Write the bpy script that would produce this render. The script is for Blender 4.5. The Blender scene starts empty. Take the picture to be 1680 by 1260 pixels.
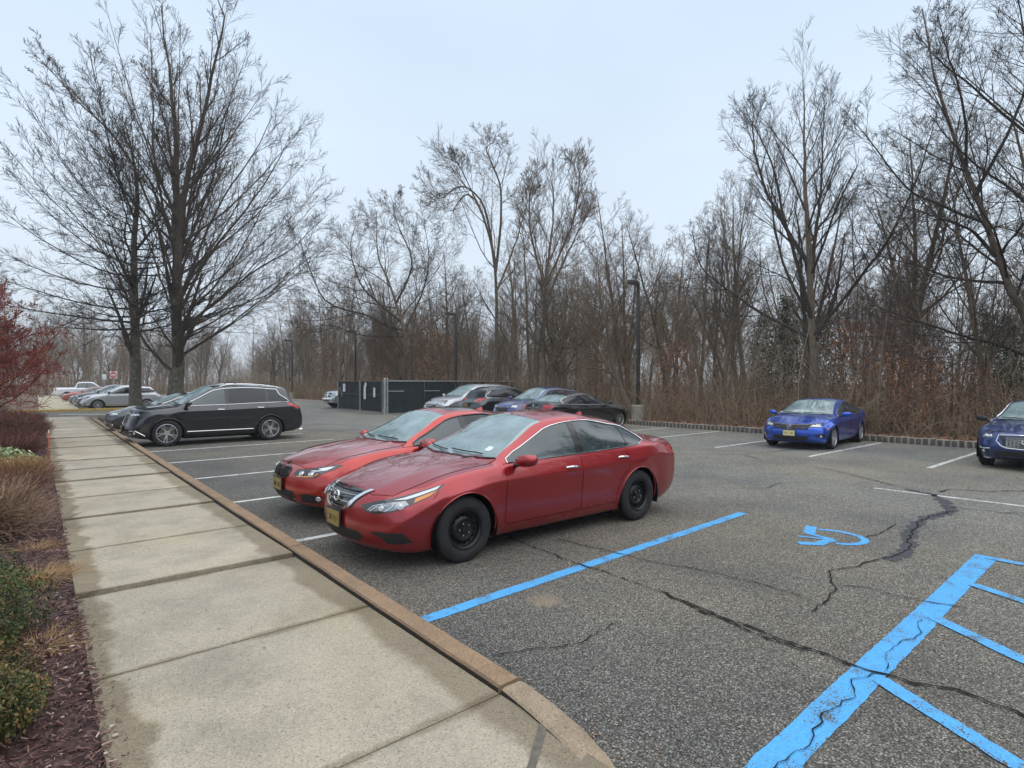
import bpy, bmesh, math, random
import numpy as np
from mathutils import Vector, Matrix
from mathutils.bvhtree import BVHTree
from mathutils.geometry import delaunay_2d_cdt

SC = bpy.context.scene
COL = SC.collection
PI = math.pi
rad = math.radians

# ------------------------------------------------------------------ camera
cam_data = bpy.data.cameras.new('camera')
cam_data.sensor_width = 36.0
cam_data.lens = 36.0 * 926 / 1680
cam_data.clip_start = 0.05
cam_data.clip_end = 6000
cam = bpy.data.objects.new('camera', cam_data)
COL.objects.link(cam)
cam.location = (0, 0, 1.82)
cam.rotation_euler = (rad(90 - 0.12), 0, -rad(40.1))
SC.camera = cam

# ------------------------------------------------------------------ sky
world = bpy.data.worlds.new('World')
SC.world = world
world.use_nodes = True
wn, wl = world.node_tree.nodes, world.node_tree.links
wn.clear()
SUN_EL, SUN_AZ = rad(66), rad(150)
sky_t = wn.new('ShaderNodeTexSky')
sky_t.sky_type = 'NISHITA'
sky_t.sun_disc = False
sky_t.sun_elevation = SUN_EL
sky_t.sun_rotation = SUN_AZ
sky_t.air_density = 1.0
sky_t.dust_density = 4.0
w_co = wn.new('ShaderNodeTexCoord')
w_sep = wn.new('ShaderNodeSeparateXYZ')
wl.new(w_co.outputs['Generated'], w_sep.inputs[0])
w_ramp = wn.new('ShaderNodeValToRGB')
w_ramp.color_ramp.elements[0].position = 0.0
w_ramp.color_ramp.elements[0].color = (0.625, 0.69, 0.765, 1)
w_ramp.color_ramp.elements[1].position = 1.0
w_ramp.color_ramp.elements[1].color = (0.68, 0.77, 0.88, 1)
e = w_ramp.color_ramp.elements.new(0.22)
e.color = (0.655, 0.755, 0.865, 1)
e2 = w_ramp.color_ramp.elements.new(0.52)
e2.color = (0.575, 0.695, 0.845, 1)
wl.new(w_sep.outputs['Z'], w_ramp.inputs[0])
w_noise = wn.new('ShaderNodeTexNoise')
w_noise.inputs['Scale'].default_value = 2.2
w_noise.inputs['Detail'].default_value = 5
w_map = wn.new('ShaderNodeMapping')
w_map.inputs['Scale'].default_value = (1, 1, 2.5)
wl.new(w_co.outputs['Generated'], w_map.inputs[0])
wl.new(w_map.outputs[0], w_noise.inputs['Vector'])
w_mr = wn.new('ShaderNodeMapRange')
w_mr.inputs['From Min'].default_value = 0.3
w_mr.inputs['From Max'].default_value = 0.7
w_mr.inputs['To Min'].default_value = 0.955
w_mr.inputs['To Max'].default_value = 1.035
wl.new(w_noise.outputs['Fac'], w_mr.inputs[0])
w_mul = wn.new('ShaderNodeMixRGB')
w_mul.blend_type = 'MULTIPLY'
w_mul.inputs[0].default_value = 1
wl.new(w_ramp.outputs[0], w_mul.inputs[1])
wl.new(w_mr.outputs[0], w_mul.inputs[2])
bg_sky = wn.new('ShaderNodeBackground')
bg_sky.inputs[1].default_value = 0.05
wl.new(sky_t.outputs[0], bg_sky.inputs[0])
bg_cloud = wn.new('ShaderNodeBackground')
bg_cloud.inputs[1].default_value = 1.0
wl.new(w_mul.outputs[0], bg_cloud.inputs[0])
w_mix = wn.new('ShaderNodeMixShader')
w_mix.inputs[0].default_value = 0.92        # overcast: the cloud layer covers nearly all of the clear sky
wl.new(bg_sky.outputs[0], w_mix.inputs[1])
wl.new(bg_cloud.outputs[0], w_mix.inputs[2])
w_out = wn.new('ShaderNodeOutputWorld')
wl.new(w_mix.outputs[0], w_out.inputs[0])

# ------------------------------------------------------------------ sun behind the overcast
sun_d = bpy.data.lights.new('sun', 'SUN')
sun_d.energy = 1.5
sun_d.angle = rad(100)
sun_d.color = (1.0, 0.97, 0.93)
sun = bpy.data.objects.new('sun', sun_d)
COL.objects.link(sun)
sun.rotation_euler = (rad(90) - SUN_EL, 0, PI - SUN_AZ)

SC.view_settings.view_transform = 'Standard'
SC.view_settings.look = 'None'
SC.view_settings.exposure = 0.40
SC.view_settings.gamma = 1.0
SC.view_settings.use_curve_mapping = False
SC.render.engine = 'CYCLES'
SC.cycles.use_denoising = True
SC.cycles.max_bounces = 6
SC.cycles.diffuse_bounces = 3
SC.cycles.glossy_bounces = 3
SC.cycles.transparent_max_bounces = 8

# ------------------------------------------------------------------ helpers
rnd = random.Random(7)
nrng = np.random.default_rng(11)

def add(name, me, material=None, parent=None):
    o = bpy.data.objects.new(name, me)
    COL.objects.link(o)
    if me is not None and material is not None and not me.materials:
        me.materials.append(material)
    if parent is not None:
        o.parent = parent
    return o

def tag(o, label=None, cat=None, group=None, kind=None):
    if label: o['label'] = label
    if cat: o['category'] = cat
    if group: o['group'] = group
    if kind: o['kind'] = kind
    return o

def empty(name, loc=(0, 0, 0), rz=0.0, parent=None):
    o = bpy.data.objects.new(name, None)
    COL.objects.link(o)
    o.location = loc
    o.rotation_euler = (0, 0, rz)
    o.empty_display_size = 0.2
    if parent is not None:
        o.parent = parent
    return o

def copy_tree(o, parent=None):
    c = o.copy()
    COL.objects.link(c)
    if parent is not None:
        c.parent = parent
    for ch in list(o.children):
        copy_tree(ch, c)
    return c

def pymesh(name, vs, fs, smooth=False, angle=None):
    me = bpy.data.meshes.new(name)
    me.from_pydata([tuple(v) for v in vs], [], [tuple(f) for f in fs])
    if smooth:
        me.polygons.foreach_set('use_smooth', [True] * len(me.polygons))
        if angle is not None:
            me.set_sharp_from_angle(angle=rad(angle))
    me.update()
    return me

def npmesh(name, V, F, smooth=True):
    """V (n,3) floats, F (m,k) ints, all faces of k corners"""
    V = np.ascontiguousarray(V, dtype=np.float32)
    F = np.ascontiguousarray(F, dtype=np.int32)
    me = bpy.data.meshes.new(name)
    k = F.shape[1]
    me.vertices.add(len(V))
    me.vertices.foreach_set('co', V.ravel())
    me.loops.add(F.size)
    me.loops.foreach_set('vertex_index', F.ravel())
    me.polygons.add(len(F))
    me.polygons.foreach_set('loop_start', np.arange(0, F.size, k, dtype=np.int32))
    me.polygons.foreach_set('use_smooth', np.full(len(F), smooth, dtype=bool))
    me.update(calc_edges=True)
    return me

class MB:
    """collects simple solids into one mesh"""
    def __init__(s):
        s.v, s.f = [], []
    def put(s, vs, fs, M=None):
        b = len(s.v)
        for p in vs:
            p = Vector(p)
            if M is not None: p = M @ p
            s.v.append(p)
        s.f += [tuple(b + i for i in f) for f in fs]
        return s
    def box(s, c, d, M=None, bev=0.0, taper=1.0):
        x, y, z = d[0] / 2, d[1] / 2, d[2] / 2
        if bev <= 0:
            vs = [(c[0] + sx * x * (taper if sz > 0 else 1), c[1] + sy * y * (taper if sz > 0 else 1), c[2] + sz * z) for sz in (-1, 1) for sx, sy in ((-1, -1), (1, -1), (1, 1), (-1, 1))]
            fs = [(0, 3, 2, 1), (4, 5, 6, 7), (0, 1, 5, 4), (1, 2, 6, 5), (2, 3, 7, 6), (3, 0, 4, 7)]
            return s.put(vs, fs, M)
        bm = bmesh.new()
        bmesh.ops.create_cube(bm, size=1)
        for v in bm.verts:
            t = taper if v.co.z > 0 else 1
            v.co = Vector((c[0] + v.co.x * d[0] * t, c[1] + v.co.y * d[1] * t, c[2] + v.co.z * d[2]))
        bmesh.ops.bevel(bm, geom=list(bm.edges), offset=bev, segments=2, affect='EDGES', profile=0.5)
        bm.verts.index_update()
        s.put([v.co.copy() for v in bm.verts], [[v.index for v in f.verts] for f in bm.faces], M)
        bm.free()
        return s
    def tube(s, pts, r, n=8, M=None, cap=True, squash=1.0):
        pts = [Vector(p) for p in pts]
        rs = r if isinstance(r, (list, tuple)) else [r] * len(pts)
        vs, fs = [], []
        up = None
        for i, p in enumerate(pts):
            t = (pts[min(i + 1, len(pts) - 1)] - pts[max(i - 1, 0)])
            if t.length < 1e-9: t = Vector((0, 0, 1))
            t.normalize()
            if up is None:
                up = Vector((0, 0, 1)) if abs(t.z) < 0.9 else Vector((1, 0, 0))
            a = t.cross(up)
            if a.length < 1e-6: a = t.cross(Vector((1, 0.3, 0)))
            a.normalize()
            b = a.cross(t).normalized()
            up = b
            for j in range(n):
                w = 2 * PI * j / n
                vs.append(p + (a * math.cos(w) + b * math.sin(w) * squash) * rs[i])
        for i in range(len(pts) - 1):
            for j in range(n):
                k = (j + 1) % n
                fs.append((i * n + j, i * n + k, (i + 1) * n + k, (i + 1) * n + j))
        if cap:
            fs.append(tuple(range(n - 1, -1, -1)))
            fs.append(tuple((len(pts) - 1) * n + j for j in range(n)))
        return s.put(vs, fs, M)
    def lathe(s, prof, n=32, M=None, closed=False):
        """profile (r, y) turned about the y axis"""
        vs, fs = [], []
        for (r, y) in prof:
            for j in range(n):
                w = 2 * PI * j / n
                vs.append((r * math.cos(w), y, r * math.sin(w)))
        m = len(prof)
        for i in range(m - 1):
            for j in range(n):
                k = (j + 1) % n
                fs.append((i * n + j, i * n + k, (i + 1) * n + k, (i + 1) * n + j))
        return s.put(vs, fs, M)
    def prism(s, pts, z0, z1, M=None):
        n = len(pts)
        vs = [(p[0], p[1], z0) for p in pts] + [(p[0], p[1], z1) for p in pts]
        fs = [tuple(range(n - 1, -1, -1)), tuple(range(n, 2 * n))]
        fs += [(i, (i + 1) % n, n + (i + 1) % n, n + i) for i in range(n)]
        return s.put(vs, fs, M)
    def build(s, name, material, parent=None, smooth=True, angle=35):
        me = pymesh(name, s.v, s.f, smooth, angle)
        bm = bmesh.new(); bm.from_mesh(me)
        bmesh.ops.recalc_face_normals(bm, faces=bm.faces)
        bm.to_mesh(me); bm.free()
        if smooth: me.set_sharp_from_angle(angle=rad(angle))
        return add(name, me, material, parent)

# ------------------------------------------------------------------ materials
def nmat(name):
    m = bpy.data.materials.new(name)
    m.use_nodes = True
    nt = m.node_tree
    b = nt.nodes['Principled BSDF']
    return m, nt.nodes, nt.links, b

def nd(N, t, **kw):
    n = N.new(t)
    for k, v in kw.items():
        if k in n.inputs: n.inputs[k].default_value = v
        else: setattr(n, k, v)
    return n

def ramp(N, stops):
    r = N.new('ShaderNodeValToRGB')
    els = r.color_ramp.elements
    while len(els) < len(stops): els.new(0.5)
    for e_, (p, c) in zip(els, stops):
        e_.position = p
        e_.color = (*c, 1) if len(c) == 3 else c
    return r

def mixc(N, L, fac, a, b, mode='MIX'):
    m = N.new('ShaderNodeMixRGB')
    m.blend_type = mode
    for i, v in ((0, fac), (1, a), (2, b)):
        if hasattr(v, 'is_output') or isinstance(v, bpy.types.NodeSocket): L.new(v, m.inputs[i])
        elif i == 0: m.inputs[0].default_value = v
        else: m.inputs[i].default_value = (*v, 1)
    return m.outputs[0]

def simple(name, col, rough=0.5, metal=0.0, coat=0.0, spec=0.5, var=0.0, vscale=8.0, emit=None):
    m, N, L, b = nmat(name)
    b.inputs['Base Color'].default_value = (*col, 1)
    b.inputs['Roughness'].default_value = rough
    b.inputs['Metallic'].default_value = metal
    b.inputs['Coat Weight'].default_value = coat
    b.inputs['Coat Roughness'].default_value = 0.03
    b.inputs['Specular IOR Level'].default_value = spec
    if var:
        tc = nd(N, 'ShaderNodeTexCoord')
        no = nd(N, 'ShaderNodeTexNoise', Scale=vscale, Detail=6.0)
        L.new(tc.outputs['Object'], no.inputs['Vector'])
        r = ramp(N, [(0.3, tuple(c * (1 - var) for c in col)), (0.7, tuple(min(1, c * (1 + var)) for c in col))])
        L.new(no.outputs['Fac'], r.inputs[0])
        L.new(r.outputs[0], b.inputs['Base Color'])
    return m
# ------------------------------------------------------------------ ground materials
def mk_asphalt():
    m, N, L, b = nmat('asphalt')
    geo = nd(N, 'ShaderNodeNewGeometry')
    P = geo.outputs['Position']
    v1 = nd(N, 'ShaderNodeTexVoronoi', Scale=95.0); L.new(P, v1.inputs['Vector'])
    v2 = nd(N, 'ShaderNodeTexVoronoi', Scale=230.0); L.new(P, v2.inputs['Vector'])
    bw = nd(N, 'ShaderNodeSeparateColor'); L.new(v1.outputs['Color'], bw.inputs[0])
    bw2 = nd(N, 'ShaderNodeSeparateColor'); L.new(v2.outputs['Color'], bw2.inputs[0])
    r1 = ramp(N, [(0.0, (0.035, 0.033, 0.031)), (0.3, (0.085, 0.080, 0.073)), (0.62, (0.165, 0.157, 0.143)), (0.86, (0.30, 0.285, 0.26)), (1.0, (0.55, 0.53, 0.49))])
    L.new(bw.outputs[0], r1.inputs[0])
    r2 = ramp(N, [(0.0, (0.05, 0.048, 0.044)), (0.5, (0.14, 0.133, 0.12)), (1.0, (0.38, 0.36, 0.325))])
    L.new(bw2.outputs[0], r2.inputs[0])
    c = mixc(N, L, 0.42, r1.outputs[0], r2.outputs[0])
    # binder between stones
    mr = nd(N, 'ShaderNodeMapRange'); mr.inputs['From Min'].default_value = 0.35; mr.inputs['From Max'].default_value = 0.75
    L.new(v1.outputs['Distance'], mr.inputs[0])
    c = mixc(N, L, mr.outputs[0], c, (0.045, 0.042, 0.038))
    # broad tone: worn paths, damp and tan silt
    n1 = nd(N, 'ShaderNodeTexNoise', Scale=0.55, Detail=6.0, Roughness=0.6); L.new(P, n1.inputs['Vector'])
    t1 = ramp(N, [(0.30, (0.74, 0.75, 0.78)), (0.5, (1.0, 0.99, 0.96)), (0.72, (1.22, 1.18, 1.10))])
    L.new(n1.outputs['Fac'], t1.inputs[0])
    c = mixc(N, L, 1.0, c, t1.outputs[0], 'MULTIPLY')
    n2 = nd(N, 'ShaderNodeTexNoise', Scale=0.23, Detail=4.0, Roughness=0.55)
    mp = nd(N, 'ShaderNodeMapping'); mp.inputs['Scale'].default_value = (1.0, 0.4, 1); mp.inputs['Location'].default_value = (4, 9, 0)
    L.new(P, mp.inputs[0]); L.new(mp.outputs[0], n2.inputs['Vector'])
    t2 = ramp(N, [(0.35, (1.08, 1.02, 0.93)), (0.65, (0.95, 0.99, 1.03))])
    L.new(n2.outputs['Fac'], t2.inputs[0])
    c = mixc(N, L, 1.0, c, t2.outputs[0], 'MULTIPLY')
    # the aisle is bleached by traffic, the stalls by the near kerb keep more dark binder
    sx = nd(N, 'ShaderNodeSeparateXYZ'); L.new(P, sx.inputs[0])
    ad = nd(N, 'ShaderNodeMath', operation='MULTIPLY_ADD'); ad.inputs[1].default_value = 3.0
    L.new(n1.outputs['Fac'], ad.inputs[0]); L.new(sx.outputs['X'], ad.inputs[2])
    mrx = nd(N, 'ShaderNodeMapRange'); mrx.inputs['From Min'].default_value = 3.0; mrx.inputs['From Max'].default_value = 13.0
    L.new(ad.outputs[0], mrx.inputs[0])
    tx = ramp(N, [(0.0, (1.10, 1.08, 1.05)), (0.5, (1.45, 1.44, 1.41)), (1.0, (1.85, 1.89, 1.88))])
    L.new(mrx.outputs[0], tx.inputs[0])
    c = mixc(N, L, 1.0, c, tx.outputs[0], 'MULTIPLY')
    # pale silt spot
    dist = nd(N, 'ShaderNodeVectorMath', operation='DISTANCE'); dist.inputs[1].default_value = (3.24, 3.42, 0)
    nz = nd(N, 'ShaderNodeTexNoise', Scale=9.0, Detail=4.0); L.new(P, nz.inputs['Vector'])
    sub = nd(N, 'ShaderNodeMath', operation='MULTIPLY_ADD'); sub.inputs[1].default_value = 0.22
    L.new(dist.outputs['Value'], sub.inputs[2]); L.new(nz.outputs['Fac'], sub.inputs[0]); L.new(P, dist.inputs[0])
    ms = nd(N, 'ShaderNodeMapRange'); ms.inputs['From Min'].default_value = 0.30; ms.inputs['From Max'].default_value = 0.16
    ms.inputs['To Max'].default_value = 0.5
    L.new(sub.outputs[0], ms.inputs[0])
    c = mixc(N, L, ms.outputs[0], c, (0.36, 0.27, 0.18))
    L.new(c, b.inputs['Base Color'])
    b.inputs['Roughness'].default_value = 0.82
    b.inputs['Specular IOR Level'].default_value = 0.35
    bp = nd(N, 'ShaderNodeBump', Strength=0.85, Distance=0.006)
    inv = nd(N, 'ShaderNodeMath', operation='MULTIPLY_ADD'); inv.inputs[1].default_value = -1.0
    L.new(v1.outputs['Distance'], inv.inputs[0]); L.new(bw.outputs[1], inv.inputs[2])
    L.new(inv.outputs[0], bp.inputs['Height'])
    L.new(bp.outputs[0], b.inputs['Normal'])
    return m

def mk_concrete(name, base, edge_dark=True, scale=1.0):
    m, N, L, b = nmat(name)
    geo = nd(N, 'ShaderNodeNewGeometry'); P = geo.outputs['Position']
    oi = nd(N, 'ShaderNodeObjectInfo')
    n1 = nd(N, 'ShaderNodeTexNoise', Scale=2.1 * scale, Detail=8.0, Roughness=0.62); L.new(P, n1.inputs['Vector'])
    dk = tuple(v * 0.78 for v in base); lt = tuple(min(1, v * 1.12) for v in base)
    r1 = ramp(N, [(0.32, dk), (0.52, base), (0.70, lt)])
    L.new(n1.outputs['Fac'], r1.inputs[0])
    c = r1.outputs[0]
    rr = ramp(N, [(0.0, (0.92, 0.92, 0.92)), (1.0, (1.06, 1.05, 1.03))])
    L.new(oi.outputs['Random'], rr.inputs[0])
    c = mixc(N, L, 1.0, c, rr.outputs[0], 'MULTIPLY')
    # exposed sand grains and pits
    v = nd(N, 'ShaderNodeTexVoronoi', Scale=150.0); L.new(P, v.inputs['Vector'])
    sc = nd(N, 'ShaderNodeSeparateColor'); L.new(v.outputs['Color'], sc.inputs[0])
    rs = ramp(N, [(0.0, (0.52, 0.50, 0.47)), (0.10, (0.86, 0.85, 0.83)), (0.75, (1.02, 1.01, 1.0)), (1.0, (1.25, 1.24, 1.2))])
    L.new(sc.outputs[0], rs.inputs[0])
    c = mixc(N, L, 1.0, c, rs.outputs[0], 'MULTIPLY')
    n3 = nd(N, 'ShaderNodeTexNoise', Scale=26.0, Detail=4.0, Roughness=0.7); L.new(P, n3.inputs['Vector'])
    r3 = ramp(N, [(0.30, (0.62, 0.60, 0.56)), (0.37, (1, 1, 1)), (1.0, (1, 1, 1))])
    L.new(n3.outputs['Fac'], r3.inputs[0])
    c = mixc(N, L, 0.55, c, r3.outputs[0], 'MULTIPLY')
    if edge_dark:
        # silt and damp staining along the kerb and the mulch edge (fixed marks)
        sx = nd(N, 'ShaderNodeSeparateXYZ'); L.new(P, sx.inputs[0])
        n4 = nd(N, 'ShaderNodeTexNoise', Scale=2.2, Detail=5.0, Roughness=0.55); L.new(P, n4.inputs['Vector'])
        a1 = nd(N, 'ShaderNodeMath', operation='MULTIPLY_ADD'); a1.inputs[1].default_value = 0.34
        L.new(n4.outputs['Fac'], a1.inputs[0]); L.new(sx.outputs['X'], a1.inputs[2])
        m1 = nd(N, 'ShaderNodeMapRange'); m1.inputs['From Min'].default_value = 1.875; m1.inputs['From Max'].default_value = 1.945
        m1.inputs['To Max'].default_value = 0.8
        L.new(a1.outputs[0], m1.inputs[0])
        a2 = nd(N, 'ShaderNodeMath', operation='MULTIPLY_ADD'); a2.inputs[1].default_value = -0.55
        L.new(n4.outputs['Fac'], a2.inputs[0]); L.new(sx.outputs['X'], a2.inputs[2])
        m2 = nd(N, 'ShaderNodeMapRange'); m2.inputs['From Min'].default_value = 0.155; m2.inputs['From Max'].default_value = 0.09
        m2.inputs['To Max'].default_value = 0.85
        L.new(a2.outputs[0], m2.inputs[0])
        mx = nd(N, 'ShaderNodeMath', operation='MAXIMUM'); L.new(m1.outputs[0], mx.inputs[0]); L.new(m2.outputs[0], mx.inputs[1])
        c = mixc(N, L, mx.outputs[0], c, mixc(N, L, 1.0, c, (0.52, 0.48, 0.40), 'MULTIPLY'))
        # dirt washed into the joints
        tcg = nd(N, 'ShaderNodeTexCoord'); sg = nd(N, 'ShaderNodeSeparateXYZ'); L.new(tcg.outputs['Generated'], sg.inputs[0])
        ab = nd(N, 'ShaderNodeMath', operation='SUBTRACT'); ab.inputs[1].default_value = 0.5; L.new(sg.outputs['Y'], ab.inputs[0])
        ab2 = nd(N, 'ShaderNodeMath', operation='ABSOLUTE'); L.new(ab.outputs[0], ab2.inputs[0])
        n6 = nd(N, 'ShaderNodeTexNoise', Scale=4.0, Detail=5.0); L.new(P, n6.inputs['Vector'])
        a6 = nd(N, 'ShaderNodeMath', operation='MULTIPLY_ADD'); a6.inputs[1].default_value = 0.075; L.new(n6.outputs['Fac'], a6.inputs[0]); L.new(ab2.outputs[0], a6.inputs[2])
        m6 = nd(N, 'ShaderNodeMapRange'); m6.inputs['From Min'].default_value = 0.510; m6.inputs['From Max'].default_value = 0.532; m6.inputs['To Max'].default_value = 0.6; L.new(a6.outputs[0], m6.inputs[0])
        c = mixc(N, L, m6.outputs[0], c, mixc(N, L, 1.0, c, (0.46, 0.41, 0.33), 'MULTIPLY'))
        # faint yellow-green algae
        n5 = nd(N, 'ShaderNodeTexNoise', Scale=0.8, Detail=5.0); L.new(P, n5.inputs['Vector'])
        m5 = nd(N, 'ShaderNodeMapRange'); m5.inputs['From Min'].default_value = 0.52; m5.inputs['From Max'].default_value = 0.7
        m5.inputs['To Max'].default_value = 0.45
        L.new(n5.outputs['Fac'], m5.inputs[0])
        c = mixc(N, L, m5.outputs[0], c, mixc(N, L, 1.0, c, (0.95, 0.90, 0.72), 'MULTIPLY'))
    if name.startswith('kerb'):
        # near black on the face turned to the walk
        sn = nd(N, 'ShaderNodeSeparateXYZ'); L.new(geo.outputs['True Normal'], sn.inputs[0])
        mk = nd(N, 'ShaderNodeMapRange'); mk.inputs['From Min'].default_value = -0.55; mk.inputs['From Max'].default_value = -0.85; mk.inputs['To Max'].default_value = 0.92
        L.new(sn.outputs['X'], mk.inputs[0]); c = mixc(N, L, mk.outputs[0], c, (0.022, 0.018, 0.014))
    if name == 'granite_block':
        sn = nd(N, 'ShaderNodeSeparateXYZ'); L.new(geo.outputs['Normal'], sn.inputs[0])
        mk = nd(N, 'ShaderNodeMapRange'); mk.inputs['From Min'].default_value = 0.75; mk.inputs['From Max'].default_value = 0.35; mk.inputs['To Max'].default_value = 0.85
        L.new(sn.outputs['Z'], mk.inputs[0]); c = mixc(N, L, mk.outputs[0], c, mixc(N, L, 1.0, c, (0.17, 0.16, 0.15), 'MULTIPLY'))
    L.new(c, b.inputs['Base Color'])
    b.inputs['Roughness'].default_value = 0.88
    bp = nd(N, 'ShaderNodeBump', Strength=0.45, Distance=0.004)
    L.new(v.outputs['Distance'], bp.inputs['Height'])
    bp2 = nd(N, 'ShaderNodeBump', Strength=0.4, Distance=0.01)
    L.new(n3.outputs['Fac'], bp2.inputs['Height']); L.new(bp.outputs[0], bp2.inputs['Normal'])
    L.new(bp2.outputs[0], b.inputs['Normal'])
    return m

def mk_paint(name, col, wear=0.35):
    """worn road paint: the asphalt's stones show where it has gone"""
    m, N, L, b = nmat(name)
    geo = nd(N, 'ShaderNodeNewGeometry'); P = geo.outputs['Position']
    v1 = nd(N, 'ShaderNodeTexVoronoi', Scale=95.0); L.new(P, v1.inputs['Vector'])
    n1 = nd(N, 'ShaderNodeTexNoise', Scale=5.0, Detail=8.0, Roughness=0.75); L.new(P, n1.inputs['Vector'])
    a = nd(N, 'ShaderNodeMath', operation='MULTIPLY_ADD'); a.inputs[1].default_value = 0.35
    L.new(v1.outputs['Distance'], a.inputs[0]); L.new(n1.outputs['Fac'], a.inputs[2])
    mr = nd(N, 'ShaderNodeMapRange'); mr.inputs['From Min'].default_value = 0.98 - wear * 0.6; mr.inputs['From Max'].default_value = 1.06 - wear * 0.6
    L.new(a.outputs[0], mr.inputs[0])
    n2 = nd(N, 'ShaderNodeTexNoise', Scale=40.0, Detail=4.0); L.new(P, n2.inputs['Vector'])
    r = ramp(N, [(0.3, tuple(v * 0.80 for v in col)), (0.7, tuple(min(1, v * 1.1) for v in col))])
    L.new(n2.outputs['Fac'], r.inputs[0])
    c = mixc(N, L, mr.outputs[0], r.outputs[0], (0.10, 0.095, 0.088))
    L.new(c, b.inputs['Base Color'])
    b.inputs['Roughness'].default_value = 0.62
    bp = nd(N, 'ShaderNodeBump', Strength=0.6, Distance=0.005)
    inv = nd(N, 'ShaderNodeMath', operation='MULTIPLY'); inv.inputs[1].default_value = -1.0
    L.new(v1.outputs['Distance'], inv.inputs[0]); L.new(inv.outputs[0], bp.inputs['Height'])
    L.new(bp.outputs[0], b.inputs['Normal'])
    return m

def mk_litter(name, stops, scale=18.0, big=0.6):
    m, N, L, b = nmat(name)
    geo = nd(N, 'ShaderNodeNewGeometry'); P = geo.outputs['Position']
    v = nd(N, 'ShaderNodeTexVoronoi', Scale=scale); L.new(P, v.inputs['Vector'])
    n0 = nd(N, 'ShaderNodeTexNoise', Scale=scale * 0.6, Detail=6.0, Roughness=0.7); L.new(P, n0.inputs['Vector'])
    sc = nd(N, 'ShaderNodeSeparateColor'); L.new(v.outputs['Color'], sc.inputs[0])
    av = nd(N, 'ShaderNodeMath', operation='MULTIPLY_ADD'); av.inputs[1].default_value = 0.5
    hv = nd(N, 'ShaderNodeMath', operation='MULTIPLY'); hv.inputs[1].default_value = 0.5
    L.new(n0.outputs['Fac'], hv.inputs[0]); L.new(sc.outputs[0], av.inputs[0]); L.new(hv.outputs[0], av.inputs[2])
    r = ramp(N, stops); L.new(av.outputs[0], r.inputs[0])
    n1 = nd(N, 'ShaderNodeTexNoise', Scale=big, Detail=5.0); L.new(P, n1.inputs['Vector'])
    t = ramp(N, [(0.3, (0.7, 0.7, 0.7)), (0.7, (1.2, 1.18, 1.12))]); L.new(n1.outputs['Fac'], t.inputs[0])
    c = mixc(N, L, 1.0, r.outputs[0], t.outputs[0], 'MULTIPLY')
    L.new(c, b.inputs['Base Color'])
    b.inputs['Roughness'].default_value = 0.9
    bp = nd(N, 'ShaderNodeBump', Strength=0.9, Distance=0.03)
    L.new(av.outputs[0], bp.inputs['Height']); L.new(bp.outputs[0], b.inputs['Normal'])
    return m

M_ASPHALT = mk_asphalt()
M_SLAB = mk_concrete('sidewalk_concrete', (0.405, 0.355, 0.28))
M_FARSLAB = mk_concrete('far_sidewalk_concrete', (0.44, 0.385, 0.28), edge_dark=False)
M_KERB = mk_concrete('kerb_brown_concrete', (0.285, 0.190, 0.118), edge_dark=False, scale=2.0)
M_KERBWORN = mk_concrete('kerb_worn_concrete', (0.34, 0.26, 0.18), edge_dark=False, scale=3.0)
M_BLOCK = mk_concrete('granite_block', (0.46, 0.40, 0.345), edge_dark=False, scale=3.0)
M_LAMPBASE = mk_concrete('lamp_base_concrete', (0.40, 0.37, 0.31), edge_dark=False)
M_YKERB = mk_concrete('yellow_painted_kerb', (0.52, 0.36, 0.10), edge_dark=False, scale=3.0)
M_BLUE = mk_paint('blue_paint', (0.085, 0.41, 0.80), 0.40)
M_WHITE = mk_paint('white_paint', (0.72, 0.71, 0.67), 0.42)
M_CRACK = simple('crack_shadow', (0.024, 0.022, 0.020), 0.95, spec=0.1)
M_SEAL = simple('crack_sealant', (0.045, 0.045, 0.052), 0.6, var=0.3, vscale=20)
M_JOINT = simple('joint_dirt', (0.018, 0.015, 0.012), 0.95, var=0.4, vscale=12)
M_MULCH = mk_litter('mulch', [(0.15, (0.022, 0.013, 0.012)), (0.45, (0.065, 0.032, 0.030)), (0.7, (0.115, 0.062, 0.058)), (0.95, (0.20, 0.13, 0.115))], 45.0, 1.4)
M_FOREST = mk_litter('leaf_litter', [(0.2, (0.05, 0.035, 0.024)), (0.5, (0.14, 0.093, 0.062)), (0.75, (0.22, 0.15, 0.10)), (0.95, (0.32, 0.225, 0.15))], 9.0, 0.25)
M_LAWN = mk_litter('winter_grass', [(0.2, (0.04, 0.045, 0.02)), (0.5, (0.09, 0.085, 0.04)), (0.8, (0.16, 0.14, 0.075))], 40.0, 0.5)

def sheet(name, pts, z, material, parent=None):
    me = pymesh(name, [(p[0], p[1], z) for p in pts], [tuple(range(len(pts)))])
    if me.polygons[0].normal.z < 0: me.flip_normals()
    return add(name, me, material, parent)

def grid_sheet(name, x0, x1, y0, y1, nx, ny, zf, material):
    xs = np.linspace(x0, x1, nx); ys = np.linspace(y0, y1, ny)
    X, Y = np.meshgrid(xs, ys)
    Z = zf(X, Y)
    V = np.stack([X, Y, Z], -1).reshape(-1, 3)
    i = np.arange(nx * ny).reshape(ny, nx)
    F = np.stack([i[:-1, :-1], i[:-1, 1:], i[1:, 1:], i[1:, :-1]], -1).reshape(-1, 4)
    return add(name, npmesh(name, V, F), material)

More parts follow.
